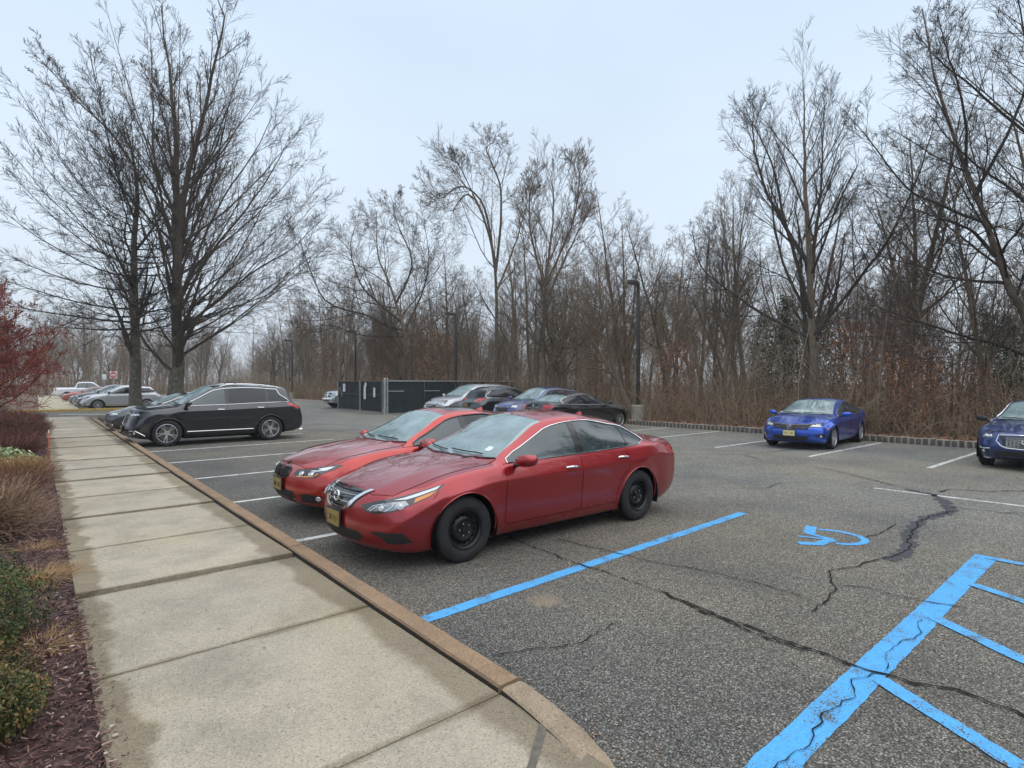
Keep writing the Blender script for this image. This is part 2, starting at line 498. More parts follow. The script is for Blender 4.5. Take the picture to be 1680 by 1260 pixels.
ground = sheet('ground', [(-1500, -1500), (1500, -1500), (1500, 1500), (-1500, 1500)], -0.06, M_FOREST)
tag(ground, kind='structure')
lot = sheet('parking_lot', [(1.95, -25), (19.95, -25), (19.95, 98), (1.95, 98)], 0.0, M_ASPHALT)
tag(lot, kind='structure')
drive = sheet('drive_road', [(-80, 36.2), (1.95, 36.2), (1.95, 45.8), (-80, 45.8)], 0.0, M_ASPHALT)
tag(drive, kind='structure')

def forest_z(X, Y):
    t = np.clip((X - 21.0) / 9.0, 0, 1)
    return 0.13 + 0.12 * np.sin(X * 0.9 + Y * 0.35) * t + 0.10 * np.sin(Y * 0.8 - X * 0.2) * t - 0.035 * np.clip(X - 24, 0, 60)
floor_ = grid_sheet('forest_ground', 20.12, 170, -60, 170, 110, 150, forest_z, M_FOREST)
tag(floor_, kind='structure')

# sidewalk slabs: separate castings with open joints between
walk = empty('sidewalk'); tag(walk, kind='structure')
jy = [-2.55, -0.85, 0.80, 2.40, 4.00, 5.63, 7.20, 8.90, 10.52, 12.33, 13.95, 15.55, 17.2, 18.85, 20.5, 22.15, 23.8, 25.45, 27.1, 28.75, 30.4, 32.05, 33.7, 35.9]
deep = {5.63: 0.060, 8.90: 0.042, 12.33: 0.046, 15.55: 0.036, 0.80: 0.018, 18.85: 0.036, 22.15: 0.036, 13.95: 0.03}
bed = sheet('joint_bed', [(0.24, -3), (1.93, -3), (1.93, 35.9), (0.24, 35.9)], 0.088, M_JOINT, walk)
for a, b_ in zip(jy[:-1], jy[1:]):
    g0 = deep.get(a, 0.009); g1 = deep.get(b_, 0.009)
    y0, y1 = a + g0 / 2, b_ - g1 / 2
    x0 = 0.235 if a > 2 else (0.29 if a > 0 else 0.30)
    x1 = 1.935
    n = 10
    dz = rnd.uniform(-0.004, 0.004); tz = rnd.uniform(-0.003, 0.003)
    bm = bmesh.new()
    for yy in np.linspace(y0, y1, n):
        pass
    mb = MB()
    mb.box(((x0 + x1) / 2, (y0 + y1) / 2, 0.06 + dz), (x1 - x0, y1 - y0, 0.12), bev=0.006)
    lift = {5.63: 0.024, 8.90: 0.016, 12.33: 0.018, 15.55: 0.016, 18.85: 0.016, 22.15: 0.016}.get(a, 0.004)
    mb.v = [Vector((p.x, p.y, p.z + (lift * (1 - (p.y - y0) / (y1 - y0)) if p.z > 0.05 else 0))) for p in mb.v]
    sl = mb.build('slab', M_SLAB, walk, True, 30)
    sl.rotation_euler = (0, tz * 0.6, 0)
    bm.free()
# saw-cut groove across the slab by the ramp
ramp_strip = sheet('ramp_joint', [(1.40, 1.665), (1.418, 1.635), (1.93, 2.02), (1.93, 2.07)], 0.1275, simple('groove_silt', (0.135, 0.12, 0.095), 0.95, var=0.3, vscale=25), walk)

# kerb stones: brown concrete lengths with tight joints, dipping at the ramp end
kerb = empty('kerb'); tag(kerb, kind='structure')
KX0, KX1 = 1.965, 2.135
def kerb_piece(y0, y1, mat_, z0=0.148, z1=0.148, off0=0.0, off1=0.0, n=6, amp=0.004, skew=0.0):
    vs, fs = [], []
    r_ = random.Random(int(y0 * 100))
    for i in range(n + 1):
        t = i / n
        y = y0 + (y1 - y0) * t
        z = z0 + (z1 - z0) * t + r_.uniform(-amp, amp) * 0.4
        o = off0 + (off1 - off0) * t
        j = r_.uniform(-amp, amp)
        sec = [(KX0 + j, -0.05), (KX0 + j, z - 0.012), (KX0 + 0.014 + j, z), (KX1 - 0.028 + j * .5, z), (KX1 - 0.008 + r_.uniform(-amp, amp), z - 0.018), (KX1 + 0.012, -0.05)]
        for (x, zz) in sec: vs.append((x + o, y + (x - KX0) * skew, zz))
    m_ = 6
    for i in range(n):
        for k in range(m_ - 1):
            fs.append((i * m_ + k, (i + 1) * m_ + k, (i + 1) * m_ + k + 1, i * m_ + k + 1))
    fs.append(tuple(range(m_))); fs.append(tuple(n * m_ + k for k in range(m_ - 1, -1, -1)))
    mb = MB(); mb.put(vs, fs)
    return mb.build('kerb_stone', mat_, kerb, True, 25)
ky = [2.42, 5.86, 8.92, 12.3, 15.35, 18.4, 21.45, 24.5, 27.5, 30.5, 33.2]
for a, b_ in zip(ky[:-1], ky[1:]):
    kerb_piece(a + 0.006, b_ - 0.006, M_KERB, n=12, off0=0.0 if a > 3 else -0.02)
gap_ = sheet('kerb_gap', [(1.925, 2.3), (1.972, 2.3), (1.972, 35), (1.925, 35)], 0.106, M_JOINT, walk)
# worn end length curving away toward the ramp
cur = [(2.40, -0.02, 0.146), (2.15, -0.045, 0.143), (1.9, -0.075, 0.135), (1.7, -0.125, 0.12), (1.5, -0.20, 0.095), (1.3, -0.31, 0.055), (1.1, -0.46, 0.04), (0.9, -0.66, 0.03)]
mb = MB(); vs, fs = [], []
r_ = random.Random(3)
for (y, o, z) in cur:
    j = r_.uniform(-0.01, 0.01)
    for (x, zz) in [(KX0, -0.05), (KX0 + 0.004, z - 0.01), (KX0 + 0.02, z), (KX1 - 0.04 + j, z - 0.002), (KX1 + j * 0.6, z - 0.022), (KX1 + 0.03, -0.05)]:
        vs.append((x + o, y, zz))
for i in range(len(cur) - 1):
    for k in range(5): fs.append((i * 6 + k, (i + 1) * 6 + k, (i + 1) * 6 + k + 1, i * 6 + k + 1))
fs.append(tuple(range(6)))
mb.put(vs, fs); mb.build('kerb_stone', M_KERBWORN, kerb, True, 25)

# ------------------------------------------------------------------ painted markings and cracks (children of the lot)
def ribbon(name, pts, w, z, material, parent=None, jit=0.0, seed=0, taper=True):
    """ribbon along a polyline lying on the ground; w half-width"""
    r_ = random.Random(seed)
    out = []
    for i in range(len(pts) - 1):
        a, b_ = Vector(pts[i]).to_2d(), Vector(pts[i + 1]).to_2d()
        n = max(1, int((b_ - a).length / 0.05)) if jit else 1
        for k in range(n): out.append(a.lerp(b_, k / n))
    out.append(Vector(pts[-1]).to_2d())
    if jit:
        k_ = 0.0
        for i in range(1, len(out) - 1):
            k_ = k_ * 0.6 + r_.uniform(-jit, jit)
            t = (out[i + 1] - out[i - 1]).normalized()
            out[i] = out[i] + Vector((-t.y, t.x)) * k_
    vs, fs = [], []
    for i, p in enumerate(out):
        t = (out[min(i + 1, len(out) - 1)] - out[max(i - 1, 0)]).normalized()
        nrm = Vector((-t.y, t.x))
        ww = w
        if jit: ww = w * r_.uniform(0.35, 1.25)
        if taper and (i == 0 or i == len(out) - 1): ww = w * 0.15
        vs += [(*(p + nrm * ww), z), (*(p - nrm * ww), z)]
    for i in range(len(out) - 1): fs.append((2 * i, 2 * i + 1, 2 * i + 3, 2 * i + 2))
    me = pymesh(name, vs, fs)
    if me.polygons[0].normal.z < 0: me.flip_normals()
    return add(name, me, material, parent)

def line(p, q, w, material, z=0.004):
    # brushed and rolled paint: the edge wanders by a few millimetres
    a, b_ = Vector(p), Vector(q)
    n = max(2, int((b_ - a).length / 0.035)); t = (b_ - a).normalized(); nrm = Vector((-t.y, t.x))
    r_ = random.Random(int(p[1] * 1000) + int(q[0] * 100))
    vs, fs = [], []
    k1 = k2 = 0.0
    for i in range(n + 1):
        k1 = k1 * 0.7 + r_.uniform(-1, 1) * 0.0035; k2 = k2 * 0.7 + r_.uniform(-1, 1) * 0.0035
        c = a.lerp(b_, i / n)
        u = c + nrm * (w / 2 + k1); v = c - nrm * (w / 2 + k2)
        if i in (0, n): u += t * r_.uniform(-.012, .012); v += t * r_.uniform(-.012, .012)
        vs += [(u.x, u.y, z), (v.x, v.y, z)]
    for i in range(n): fs.append((2 * i, 2 * i + 1, 2 * i + 3, 2 * i + 2))
    me = pymesh('painted_line', vs, fs)
    if me.polygons[0].normal.z < 0: me.flip_normals()
    return add('painted_line', me, material, lot)

for y in (6.55, 9.28, 12.02, 14.78, 17.5, 20.25, 23.0, 25.7):
    line((2.16, y), (7.3, y + 0.10), 0.105, M_WHITE)
line((2.20, 3.74), (7.55, 3.95), 0.125, M_BLUE)
for y in (3.46, 5.9, 8.42, 11.2, 13.45, 16.2, 18.9, 21.7, 24.4, 27.1):
    line((14.55, y + 0.02), (19.55, y - 0.02), 0.105, M_WHITE)
line((11.06, 3.43), (11.26, -3.0), 0.10, M_WHITE)
line((14.5, 0.95), (19.5, 0.9), 0.105, M_WHITE)
line((2.2, 33.5), (1.0, 36.4), 0.35, M_WHITE)
line((1.0, 41.8), (4.5, 38.8), 0.3, M_WHITE)
# access aisle
line((2.2, 1.24), (7.62, 1.32), 0.185, M_BLUE)
line((7.55, 1.32), (7.42, -3.2), 0.11, M_BLUE, 0.008)
for (p, q) in [((6.45, 1.22), (5.85, 0.0)), ((5.30, 1.23), (4.35, -0.25)), ((3.95, 1.20), (3.08, -0.35)), ((2.72, 1.2), (1.95, -0.2))]:
    d_ = (Vector(q) - Vector(p)) * 1.6
    line(p, (p[0] + d_.x, p[1] + d_.y), 0.115, M_BLUE, 0.008)
# wheelchair mark, partly worn away
def arcpts(c, rx, ry, a0, a1, n=14, rot=0):
    out = []
    for i in range(n + 1):
        a = a0 + (a1 - a0) * i / n
        out.append((c[0] + rx * math.cos(a), c[1] + ry * math.sin(a)))
    return out
mark = empty('wheelchair_mark', parent=lot)
wl_pts = [(7.41, 2.90), (7.47, 2.80), (7.50, 2.69), (7.49, 2.57), (7.44, 2.46), (7.36, 2.38), (7.26, 2.335), (7.14, 2.335), (7.03, 2.38), (6.95, 2.46), (6.92, 2.53)]
ribbon('wheel_arc', wl_pts, 0.042, 0.004, M_BLUE, mark, taper=False)
ribbon('torso_bar', [(7.52, 3.03), (7.14, 2.90)], 0.062, 0.004, M_BLUE, mark, taper=False)
ribbon('arm_bar', [(7.12, 2.93), (7.06, 2.60)], 0.034, 0.0045, M_BLUE, mark, taper=False)
ribbon('seat_bar', [(6.90, 2.93), (7.04, 2.61)], 0.030, 0.005, M_BLUE, mark, taper=False)
ribbon('leg_bar', [(7.05, 2.61), (6.74, 2.64), (6.60, 2.80)], 0.062, 0.0055, M_BLUE, mark, taper=False)
# cracks
cracks = [
 ([(4.35, 6.4), (4.29, 5.57), (4.22, 4.7), (4.13, 3.89), (4.17, 3.44), (4.14, 2.98)], 0.009, 1),
 ([(4.14, 2.98), (4.08, 2.49), (4.03, 2.08), (4.04, 1.76), (4.02, 1.44), (4.03, 1.23), (4.04, 1.04), (4.13, 0.85), (4.1, 0.55), (4.2, -0.4), (4.1, -1.2)], 0.014, 2),
 ([(4.10, 2.75), (4.02, 2.30), (3.97, 1.9), (3.99, 1.6)], 0.012, 12),
 ([(4.62, 4.7), (4.72, 3.98), (4.75, 3.52), (4.88, 3.11), (4.96, 2.71), (5.0, 2.39), (4.96, 2.06)], 0.007, 3),
 ([(6.67, 1.98), (6.4, 2.03), (6.11, 2.1), (5.84, 2.17), (5.65, 2.13), (5.41, 1.98), (5.22, 1.95), (4.98, 1.89), (4.69, 1.9)], 0.009, 4),
 ([(5.46, 2.0), (5.58, 1.84), (5.6, 1.64), (5.61, 1.44), (5.74, 1.1)], 0.007, 5),
 ([(7.42, 2.39), (7.77, 2.34), (8.12, 2.34), (8.46, 2.37)], 0.008, 6),
 ([(12.49, 8.31), (13.68, 7.15), (14.97, 6.9), (16.52, 6.68)], 0.016, 7),
 ([(13.68, 7.15), (13.04, 6.37)], 0.014, 8),
 ([(12.9, 5.22), (12.5, 4.46), (11.86, 3.62), (11.54, 3.24)], 0.012, 9),
 ([(11.44, 2.6), (11.93, 2.54), (12.13, 2.09), (12.67, 1.71), (13.1, 0.5)], 0.016, 10),
 ([(10.17, 2.24), (10.27, 1.84), (10.34, 1.59), (10.49, 1.42), (10.6, 0.5)], 0.009, 11),
 ([(7.2, 16.4), (8.4, 15.6), (9.2, 15.9), (10.6, 14.9)], 0.018, 13),
 ([(8.0, 22.4), (8.6, 20.3), (9.1, 18.1)], 0.02, 14),
 ([(9.1, 5.0), (9.6, 4.6), (10.3, 4.7), (10.9, 4.3)], 0.008, 15),
 ([(10.9, 9.3), (12.0, 8.7), (12.49, 8.31)], 0.012, 16),
 ([(2.3, 2.95), (2.9, 2.7), (3.4, 2.75)], 0.005, 17),
]
for pts, w, sd in cracks:
    ribbon('crack', pts, w, 0.0115, M_CRACK, lot, jit=0.018, seed=sd)
# cracks running through the blue line
ribbon('crack', [(2.3, 1.22), (2.6, 1.26), (2.95, 1.20), (3.3, 1.27), (3.6, 1.22), (3.8, 1.28), (4.02, 1.22)], 0.004, 0.0120, M_CRACK, lot, jit=0.016, seed=31)
ribbon('crack', [(4.05, 1.2), (4.4, 1.28), (4.8, 1.22), (5.2, 1.28)], 0.0035, 0.0120, M_CRACK, lot, jit=0.016, seed=32)
seal = [(11.4, 3.05), (11.26, 2.85), (11.12, 2.58), (10.75, 2.38), (10.4, 2.27), (9.95, 2.10), (9.61, 2.12), (9.3, 2.22), (9.08, 2.23), (8.7, 2.21), (8.31, 2.16), (8.05, 2.12), (7.81, 2.06), (7.48, 1.95), (7.06, 1.92), (6.67, 1.98)]
ribbon('crack_sealant', seal, 0.085, 0.004, M_SEAL, lot, jit=0.02, seed=21)
ribbon('crack', seal[5:], 0.010, 0.008, M_CRACK, lot, jit=0.03, seed=22)

# granite block kerb along the wood: every block its own stone
M_MORTAR = mk_concrete('pale_mortar', (0.44, 0.395, 0.34), edge_dark=False, scale=3.0)
bk = empty('block_kerb'); tag(bk, kind='structure')
bmeshes = []
for k in range(6):
    mb = MB(); r_ = random.Random(40 + k)
    mb.box((0, 0, 0.075), (0.15, 0.118 + r_.uniform(-.012, .008), 0.23), bev=0.016, taper=0.95)
    mb.v = [p + Vector((r_.uniform(-.008, .008), r_.uniform(-.008, .008), r_.uniform(-.008, .008))) for p in mb.v]
    o_ = mb.build('block', M_BLOCK, bk, True, 50)
    bmeshes.append(o_.data)
    bpy.data.objects.remove(o_)
bk_bed = MB(); bk_bed.box((20.02, 30, 0.06), (0.20, 110, 0.235)); bk_bed.build('mortar_bed', M_MORTAR, bk, False)
y = -4.0; cnt = 0
while y < 46:
    o_ = add('block', bmeshes[rnd.randrange(6)], None, bk)
    o_.location = (19.965 + rnd.uniform(-.012, .012), y, rnd.uniform(-.015, .012))
    o_.rotation_euler = (rnd.uniform(-.04, .04), rnd.uniform(-.03, .03), rnd.uniform(-.05, .05))
    y += 0.170; cnt += 1

# far side of the drive: island walk, painted kerb, strips
isl = MB(); isl.box((-20.6, 73, 0.01), (45, 54, 0.2)); 
lawn = isl.build('far_verge', M_FOREST, None, False); tag(lawn, kind='structure')
fw_ = empty('far_sidewalk'); tag(fw_, kind='structure')
for k in range(20):
    mb = MB(); mb.box((1.05, 46.45 + 1.2 + k * 2.42, 0.06), (1.86, 2.40, 0.13), bev=0.01)
    mb.build('slab', M_FARSLAB, fw_)
yk = empty('yellow_kerb'); tag(yk, kind='structure')
for k in range(12):
    mb = MB(); mb.box((4.3 - k * 0.92, 46.0, 0.06), (0.91, 0.17, 0.16), bev=0.015)
    mb.build('kerb_stone', M_YKERB if k < 8 else M_KERB, yk)
for k in range(20):
    mb = MB(); mb.box((2.06, 46.45 + 1.2 + k * 2.42, 0.05), (0.15, 2.40, 0.15), bev=0.01)
    mb.build('kerb_stone', M_FARSLAB, fw_)
# end island under the two big trees
isl = [(2.35, 28.6), (3.2, 28.2), (6.4, 28.4), (7.1, 29.4), (7.1, 34.4), (6.2, 35.5), (3.0, 35.6), (2.35, 34.8)]
mb = MB(); mb.prism(isl, -0.02, 0.12); o_ = mb.build('tree_island', M_LAWN, None, False); tag(o_, kind='structure')

# mulch bed
def mulch_z(X, Y):
    return 0.10 + 0.05 * np.clip((0.1 - X) / 1.5, 0, 1) + 0.014 * np.sin(X * 9 + Y * 7) + 0.012 * np.sin(X * 17 - Y * 13) 
mulch = grid_sheet('mulch_bed', -12, 0.285, -3, 34.5, 90, 260, mulch_z, M_MULCH)
tag(mulch, kind='structure')
nsheet = sheet('front_verge', [(-80, 30), (0.2, 34.4), (0.2, 36.0), (-80, 36.0)], 0.03, M_LAWN); tag(nsheet, kind='structure')
# ------------------------------------------------------------------ car materials
def car_paint(name, col, metal=0.35, rough=0.30, grime=0.20):
    m, N, L, b = nmat(name)
    b.inputs['Base Color'].default_value = (*col, 1)
    b.inputs['Metallic'].default_value = metal
    b.inputs['Roughness'].default_value = rough
    b.inputs['Coat Weight'].default_value = 1.0
    b.inputs['Coat Roughness'].default_value = 0.035
    b.inputs['Coat IOR'].default_value = 1.6
    tc = nd(N, 'ShaderNodeTexCoord')
    # road grime low on the flanks
    sx = nd(N, 'ShaderNodeSeparateXYZ'); L.new(tc.outputs['Object'], sx.inputs[0])
    no = nd(N, 'ShaderNodeTexNoise', Scale=2.2, Detail=3.0, Roughness=0.5); L.new(tc.outputs['Object'], no.inputs['Vector'])
    a = nd(N, 'ShaderNodeMath', operation='MULTIPLY_ADD'); a.inputs[1].default_value = 0.5
    L.new(no.outputs['Fac'], a.inputs[0]); L.new(sx.outputs['Z'], a.inputs[2])
    mr = nd(N, 'ShaderNodeMapRange'); mr.inputs['From Min'].default_value = 1.12; mr.inputs['From Max'].default_value = 0.50
    mr.inputs['To Max'].default_value = grime
    L.new(a.outputs[0], mr.inputs[0])
    c = mixc(N, L, mr.outputs[0], col, tuple(v * 0.6 + 0.03 for v in col))
    L.new(c, b.inputs['Base Color'])
    ra = nd(N, 'ShaderNodeMath', operation='MULTIPLY_ADD'); ra.inputs[1].default_value = 1.3; ra.inputs[2].default_value = 0.03
    L.new(mr.outputs[0], ra.inputs[0]); L.new(ra.outputs[0], b.inputs['Coat Roughness'])
    return m

def mk_glass(name, col, ior=1.9, rough=0.02):
    m, N, L, b = nmat(name)
    b.inputs['Base Color'].default_value = (*col, 1)
    b.inputs['Roughness'].default_value = rough
    b.inputs['IOR'].default_value = ior
    tc = nd(N, 'ShaderNodeTexCoord')
    no = nd(N, 'ShaderNodeTexNoise', Scale=2.6, Detail=5.0, Roughness=0.6); L.new(tc.outputs['Object'], no.inputs['Vector'])
    r = ramp(N, [(0.35, tuple(c * 0.75 for c in col)), (0.65, tuple(min(1, c * 1.3) for c in col))])
    L.new(no.outputs['Fac'], r.inputs[0]); L.new(r.outputs[0], b.inputs['Base Color'])
    return m

M_WINDSCREEN = mk_glass('windscreen_glass', (0.19, 0.265, 0.265), 2.4)
M_SIDEGLASS = mk_glass('side_glass', (0.026, 0.042, 0.045), 1.8)
M_DARKGLASS = mk_glass('tinted_glass', (0.008, 0.009, 0.012), 1.55)
M_BLACKGLOSS = simple('gloss_black_trim', (0.008, 0.008, 0.009), 0.12, coat=0.5)
M_BLACKTRIM = simple('black_plastic', (0.018, 0.018, 0.019), 0.55, var=0.3, vscale=14)
M_GAP = simple('panel_gap', (0.004, 0.004, 0.004), 0.9, spec=0.05)
M_WELL = simple('wheel_well', (0.006, 0.006, 0.006), 0.95, spec=0.05)
M_CHROME = simple('chrome', (0.82, 0.83, 0.84), 0.10, metal=1.0)
M_SATIN = simple('satin_chrome', (0.62, 0.62, 0.62), 0.25, metal=1.0)
M_TYRE = simple('tyre_rubber', (0.022, 0.021, 0.022), 0.78, spec=0.35, var=0.35, vscale=9)
M_STEEL = simple('black_steel_rim', (0.010, 0.010, 0.011), 0.38, metal=0.2, var=0.3, vscale=12)
M_ALLOY = simple('alloy_rim', (0.60, 0.60, 0.62), 0.28, metal=0.9)
M_ALLOYDARK = simple('dark_alloy_rim', (0.06, 0.06, 0.065), 0.35, metal=0.7)
M_BRAKE = simple('brake_disc', (0.13, 0.12, 0.115), 0.5, metal=0.6)
M_LAMPDARK = simple('lamp_housing', (0.045, 0.046, 0.05), 0.10, metal=0.5, coat=1.0)
M_LAMPCHROME = simple('lamp_reflector', (0.78, 0.79, 0.80), 0.12, metal=0.85, coat=1.0)
M_LAMPCLEAR = simple('lamp_lens', (0.62, 0.64, 0.66), 0.06, metal=0.25, coat=1.0)
M_AMBER = simple('amber_lens', (0.85, 0.28, 0.02), 0.12, coat=1.0)
M_REDLENS = simple('red_lens', (0.55, 0.012, 0.015), 0.10, coat=1.0)
M_DARKRED = simple('dark_red_lens', (0.20, 0.01, 0.012), 0.10, coat=1.0)
M_PLATE = simple('plate_yellow', (0.28, 0.20, 0.05), 0.45, var=0.12, vscale=30)
M_PLATEPALE = simple('plate_pale_yellow', (0.72, 0.66, 0.32), 0.45, var=0.12, vscale=30)
M_INK = simple('plate_ink', (0.02, 0.018, 0.015), 0.6)
M_WHITEPLASTIC = simple('white_sticker', (0.75, 0.76, 0.76), 0.5)
M_NUT = simple('lug_nut', (0.70, 0.70, 0.70), 0.2, metal=1.0)

def pchip(pts):
    pts = sorted(pts)
    X = np.array([p[0] for p in pts], float); Y = np.array([p[1] for p in pts], float)
    h = np.diff(X); d = np.diff(Y) / h
    m = np.zeros(len(X))
    for i in range(1, len(X) - 1):
        if d[i - 1] * d[i] > 0:
            w1, w2 = 2 * h[i] + h[i - 1], h[i] + 2 * h[i - 1]
            m[i] = (w1 + w2) / (w1 / d[i - 1] + w2 / d[i])
    m[0], m[-1] = d[0], d[-1]
    def f(x):
        if x <= X[0]: return float(Y[0])
        if x >= X[-1]: return float(Y[-1])
        i = int(np.searchsorted(X, x) - 1)
        t = (x - X[i]) / h[i]
        a, b_ = t * t, t * t * t
        return float((2 * b_ - 3 * a + 1) * Y[i] + (b_ - 2 * a + t) * h[i] * m[i] + (-2 * b_ + 3 * a) * Y[i + 1] + (b_ - a) * h[i] * m[i + 1])
    return f

def pip(p, poly):
    x, y = p; c = False; n = len(poly); j = n - 1
    for i in range(n):
        xi, yi = poly[i]; xj, yj = poly[j]
        if (yi > y) != (yj > y) and x < (xj - xi) * (y - yi) / (yj - yi) + xi: c = not c
        j = i
    return c

class Car:
    """a car body lofted from side, plan and section curves; the half y >= 0 is worked and mirrored"""
    def __init__(s, **k):
        s.__dict__.update(k)
        s.L = s.xf - s.xr
        for n in ('top', 'belt', 'hw', 'rail', 'crown', 'bot'): setattr(s, 'f_' + n, pchip(getattr(s, n)))
        s.ax = (s.wb / 2, -s.wb / 2)
        s.zc = s.tr
        s.profF = pchip(s.prof_f); s.profR = pchip(s.prof_r)
        s.shell()

    def sec(s, x):
        w, zb, zs, zt = s.f_hw(x), s.f_bot(x), s.f_belt(x), s.f_top(x)
        rl, cr = s.f_rail(x), s.f_crown(x)
        zg = zt - cr
        zs = min(zs, zg - 0.012)
        bi = s.bi
        zcr = zs - s.crease_drop
        P = [(0, zb + 0.02), (w - 0.12, zb), (w - s.tuck, zb + 0.10), (w - s.dyd, zb + 0.40 * (zs - zb)), (w, zcr), (w - bi, zs), (min(rl, w - bi - 0.03), zg), (0, zt)]
        up = zg - zs
        R = [0, 0.04, 0.07, 0.15, s.crease_r, 0.035, min(0.10, 0.03 + up * 0.25)]
        K = [0, 3, 3, 4, 3, 3, 5]
        Mi = [2, 1, 3, 3, 1, 6, 9]
        out = [P[0]]
        last = P[0]
        P = [np.array(p, float) for p in P]
        starts, arcs = [], []
        for i in range(1, 7):
            a, b_, c = P[i - 1], P[i], P[i + 1]
            l1, l2 = np.linalg.norm(a - b_), np.linalg.norm(c - b_)
            d1, d2 = min(R[i], 0.45 * l1), min(R[i], 0.45 * l2)
            p = b_ + (a - b_) / max(l1, 1e-9) * d1; q = b_ + (c - b_) / max(l2, 1e-9) * d2
            arcs.append([(1 - t) ** 2 * p + 2 * t * (1 - t) * b_ + t * t * q for t in np.linspace(0, 1, K[i])])
        pts = [P[0]]
        for i in range(1, 7):
            a0 = pts[-1]; a1 = arcs[i - 1][0]
            for j in range(1, Mi[i - 1] + 1):
                t = j / (Mi[i - 1] + 1)
                q = a0 + (a1 - a0) * t
                if i == 6:      # slight barrel of the side glass / fender top
                    q = q + np.array([0.018 * 4 * t * (1 - t) * min(1, up / 0.3), 0])
                pts.append(q)
            pts += arcs[i - 1]
        g = pts[-1]
        n = Mi[6]
        for j in range(1, n + 1):
            t = j / n
            y = g[0] * (1 - t)
            z = g[1] + (zt - g[1]) * (1 - (1 - t) ** 2)
            if s.hoodcrease and x > s.xcowl - 0.1 and j == 3: z += 0.012
            pts.append(np.array([y, z]))
        return pts

    def deform(s, x, y, z):
        x0 = s.ax[0] + 0.05
        W = s.f_hw(s.xf) + 0.02
        if x > x0:
            b_ = min(1, (x - x0) / (s.xf - x0)); bb = b_ * b_ * (3 - 2 * b_)
            return x + bb * (-s.bow_f * min(1.1, abs(y) / W) ** s.pow_f + s.profF(z))
        x1 = s.ax[1] - 0.05
        if x < x1:
            b_ = min(1, (x1 - x) / (x1 - s.xr)); bb = b_ * b_ * (3 - 2 * b_)
            return x - bb * (-s.bow_r * min(1.1, abs(y) / W) ** s.pow_r + s.profR(z))
        return x

    def shell(s):
        r = s.nose_r
        es = [0, 0.04, 0.14, 0.3, 0.52, 0.78, 1.0]
        xs = [s.xf - e_ * r for e_ in es]
        n = max(10, int((s.L - 2 * r) / s.ds))
        xs += [s.xf - r - (s.L - 2 * r) * i / n for i in range(1, n)]
        xs += [s.xr + e_ * r for e_ in reversed(es)]
        rows = []
        for x in xs:
            pts = s.sec(x)
            e_ = min(s.xf - x, x - s.xr)
            dl = 0.0
            if e_ < r: dl = r * (1 - math.sqrt(max(0, 1 - (1 - e_ / r) ** 2)))
            zb, zt = s.f_bot(x), s.f_top(x)
            w = s.f_hw(x); zc = (zb + zt) / 2; hh = (zt - zb) / 2
            row = []
            for (y, z) in pts:
                if dl:
                    y = y * (1 - dl / w); z = zc + (z - zc) * (1 - dl * 0.8 / hh)
                # flared arch lips
                for xa in s.ax:
                    rho = math.hypot(x - xa, z - s.zc)
                    if y > 0.55 * w and rho > s.tr * 0.9: y += s.flare * math.exp(-((rho - s.ar) / 0.085) ** 2) * (1 if z < s.zc + s.ar + 0.25 else 0)
                row.append((s.deform(x, y, z), y, z))
            rows.append(row)
        m = len(rows[0])
        V = [p for row in rows for p in row]
        Fc = []
        for i in range(len(rows) - 1):
            for j in range(m - 1):
                Fc.append((i * m + j, i * m + j + 1, (i + 1) * m + j + 1, (i + 1) * m + j))
        # end caps
        for end in (0, 1):
            loop = rows[0] if end == 0 else rows[-1]
            base = 0 if end == 0 else (len(rows) - 1) * m
            x = s.xf if end == 0 else s.xr
            zc = (s.f_bot(x) + s.f_top(x)) / 2
            prev = [base + j for j in range(m)]
            for k in range(1, 7):
                t = 1 - k / 6.0
                ring = []
                for (px, y, z) in loop:
                    yy, zz = y * t, zc + (z - zc) * t
                    ring.append((s.deform(x, yy, zz), yy, zz))
                cur_ = list(range(len(V), len(V) + m)); V += ring
                for j in range(m - 1):
                    f = (prev[j], cur_[j], cur_[j + 1], prev[j + 1]) if end == 0 else (prev[j], prev[j + 1], cur_[j + 1], cur_[j])
                    Fc.append(f)
                prev = cur_
        bm = bmesh.new()
        vs = [bm.verts.new(p) for p in V]
        for f in Fc:
            try: bm.faces.new([vs[i] for i in f])
            except ValueError: pass
        bmesh.ops.remove_doubles(bm, verts=bm.verts, dist=0.0004)
        bmesh.ops.recalc_face_normals(bm, faces=bm.faces)
        # outward
        tot = sum((f.normal.y * f.calc_area()) for f in bm.faces if f.calc_center_median().y > 0.3 * s.f_hw(0))
        if tot < 0: bmesh.ops.reverse_faces(bm, faces=bm.faces)
        s.bvh = BVHTree.FromBMesh(bm)
        s.tagl = bm.faces.layers.int.new('k')
        s.bm = bm

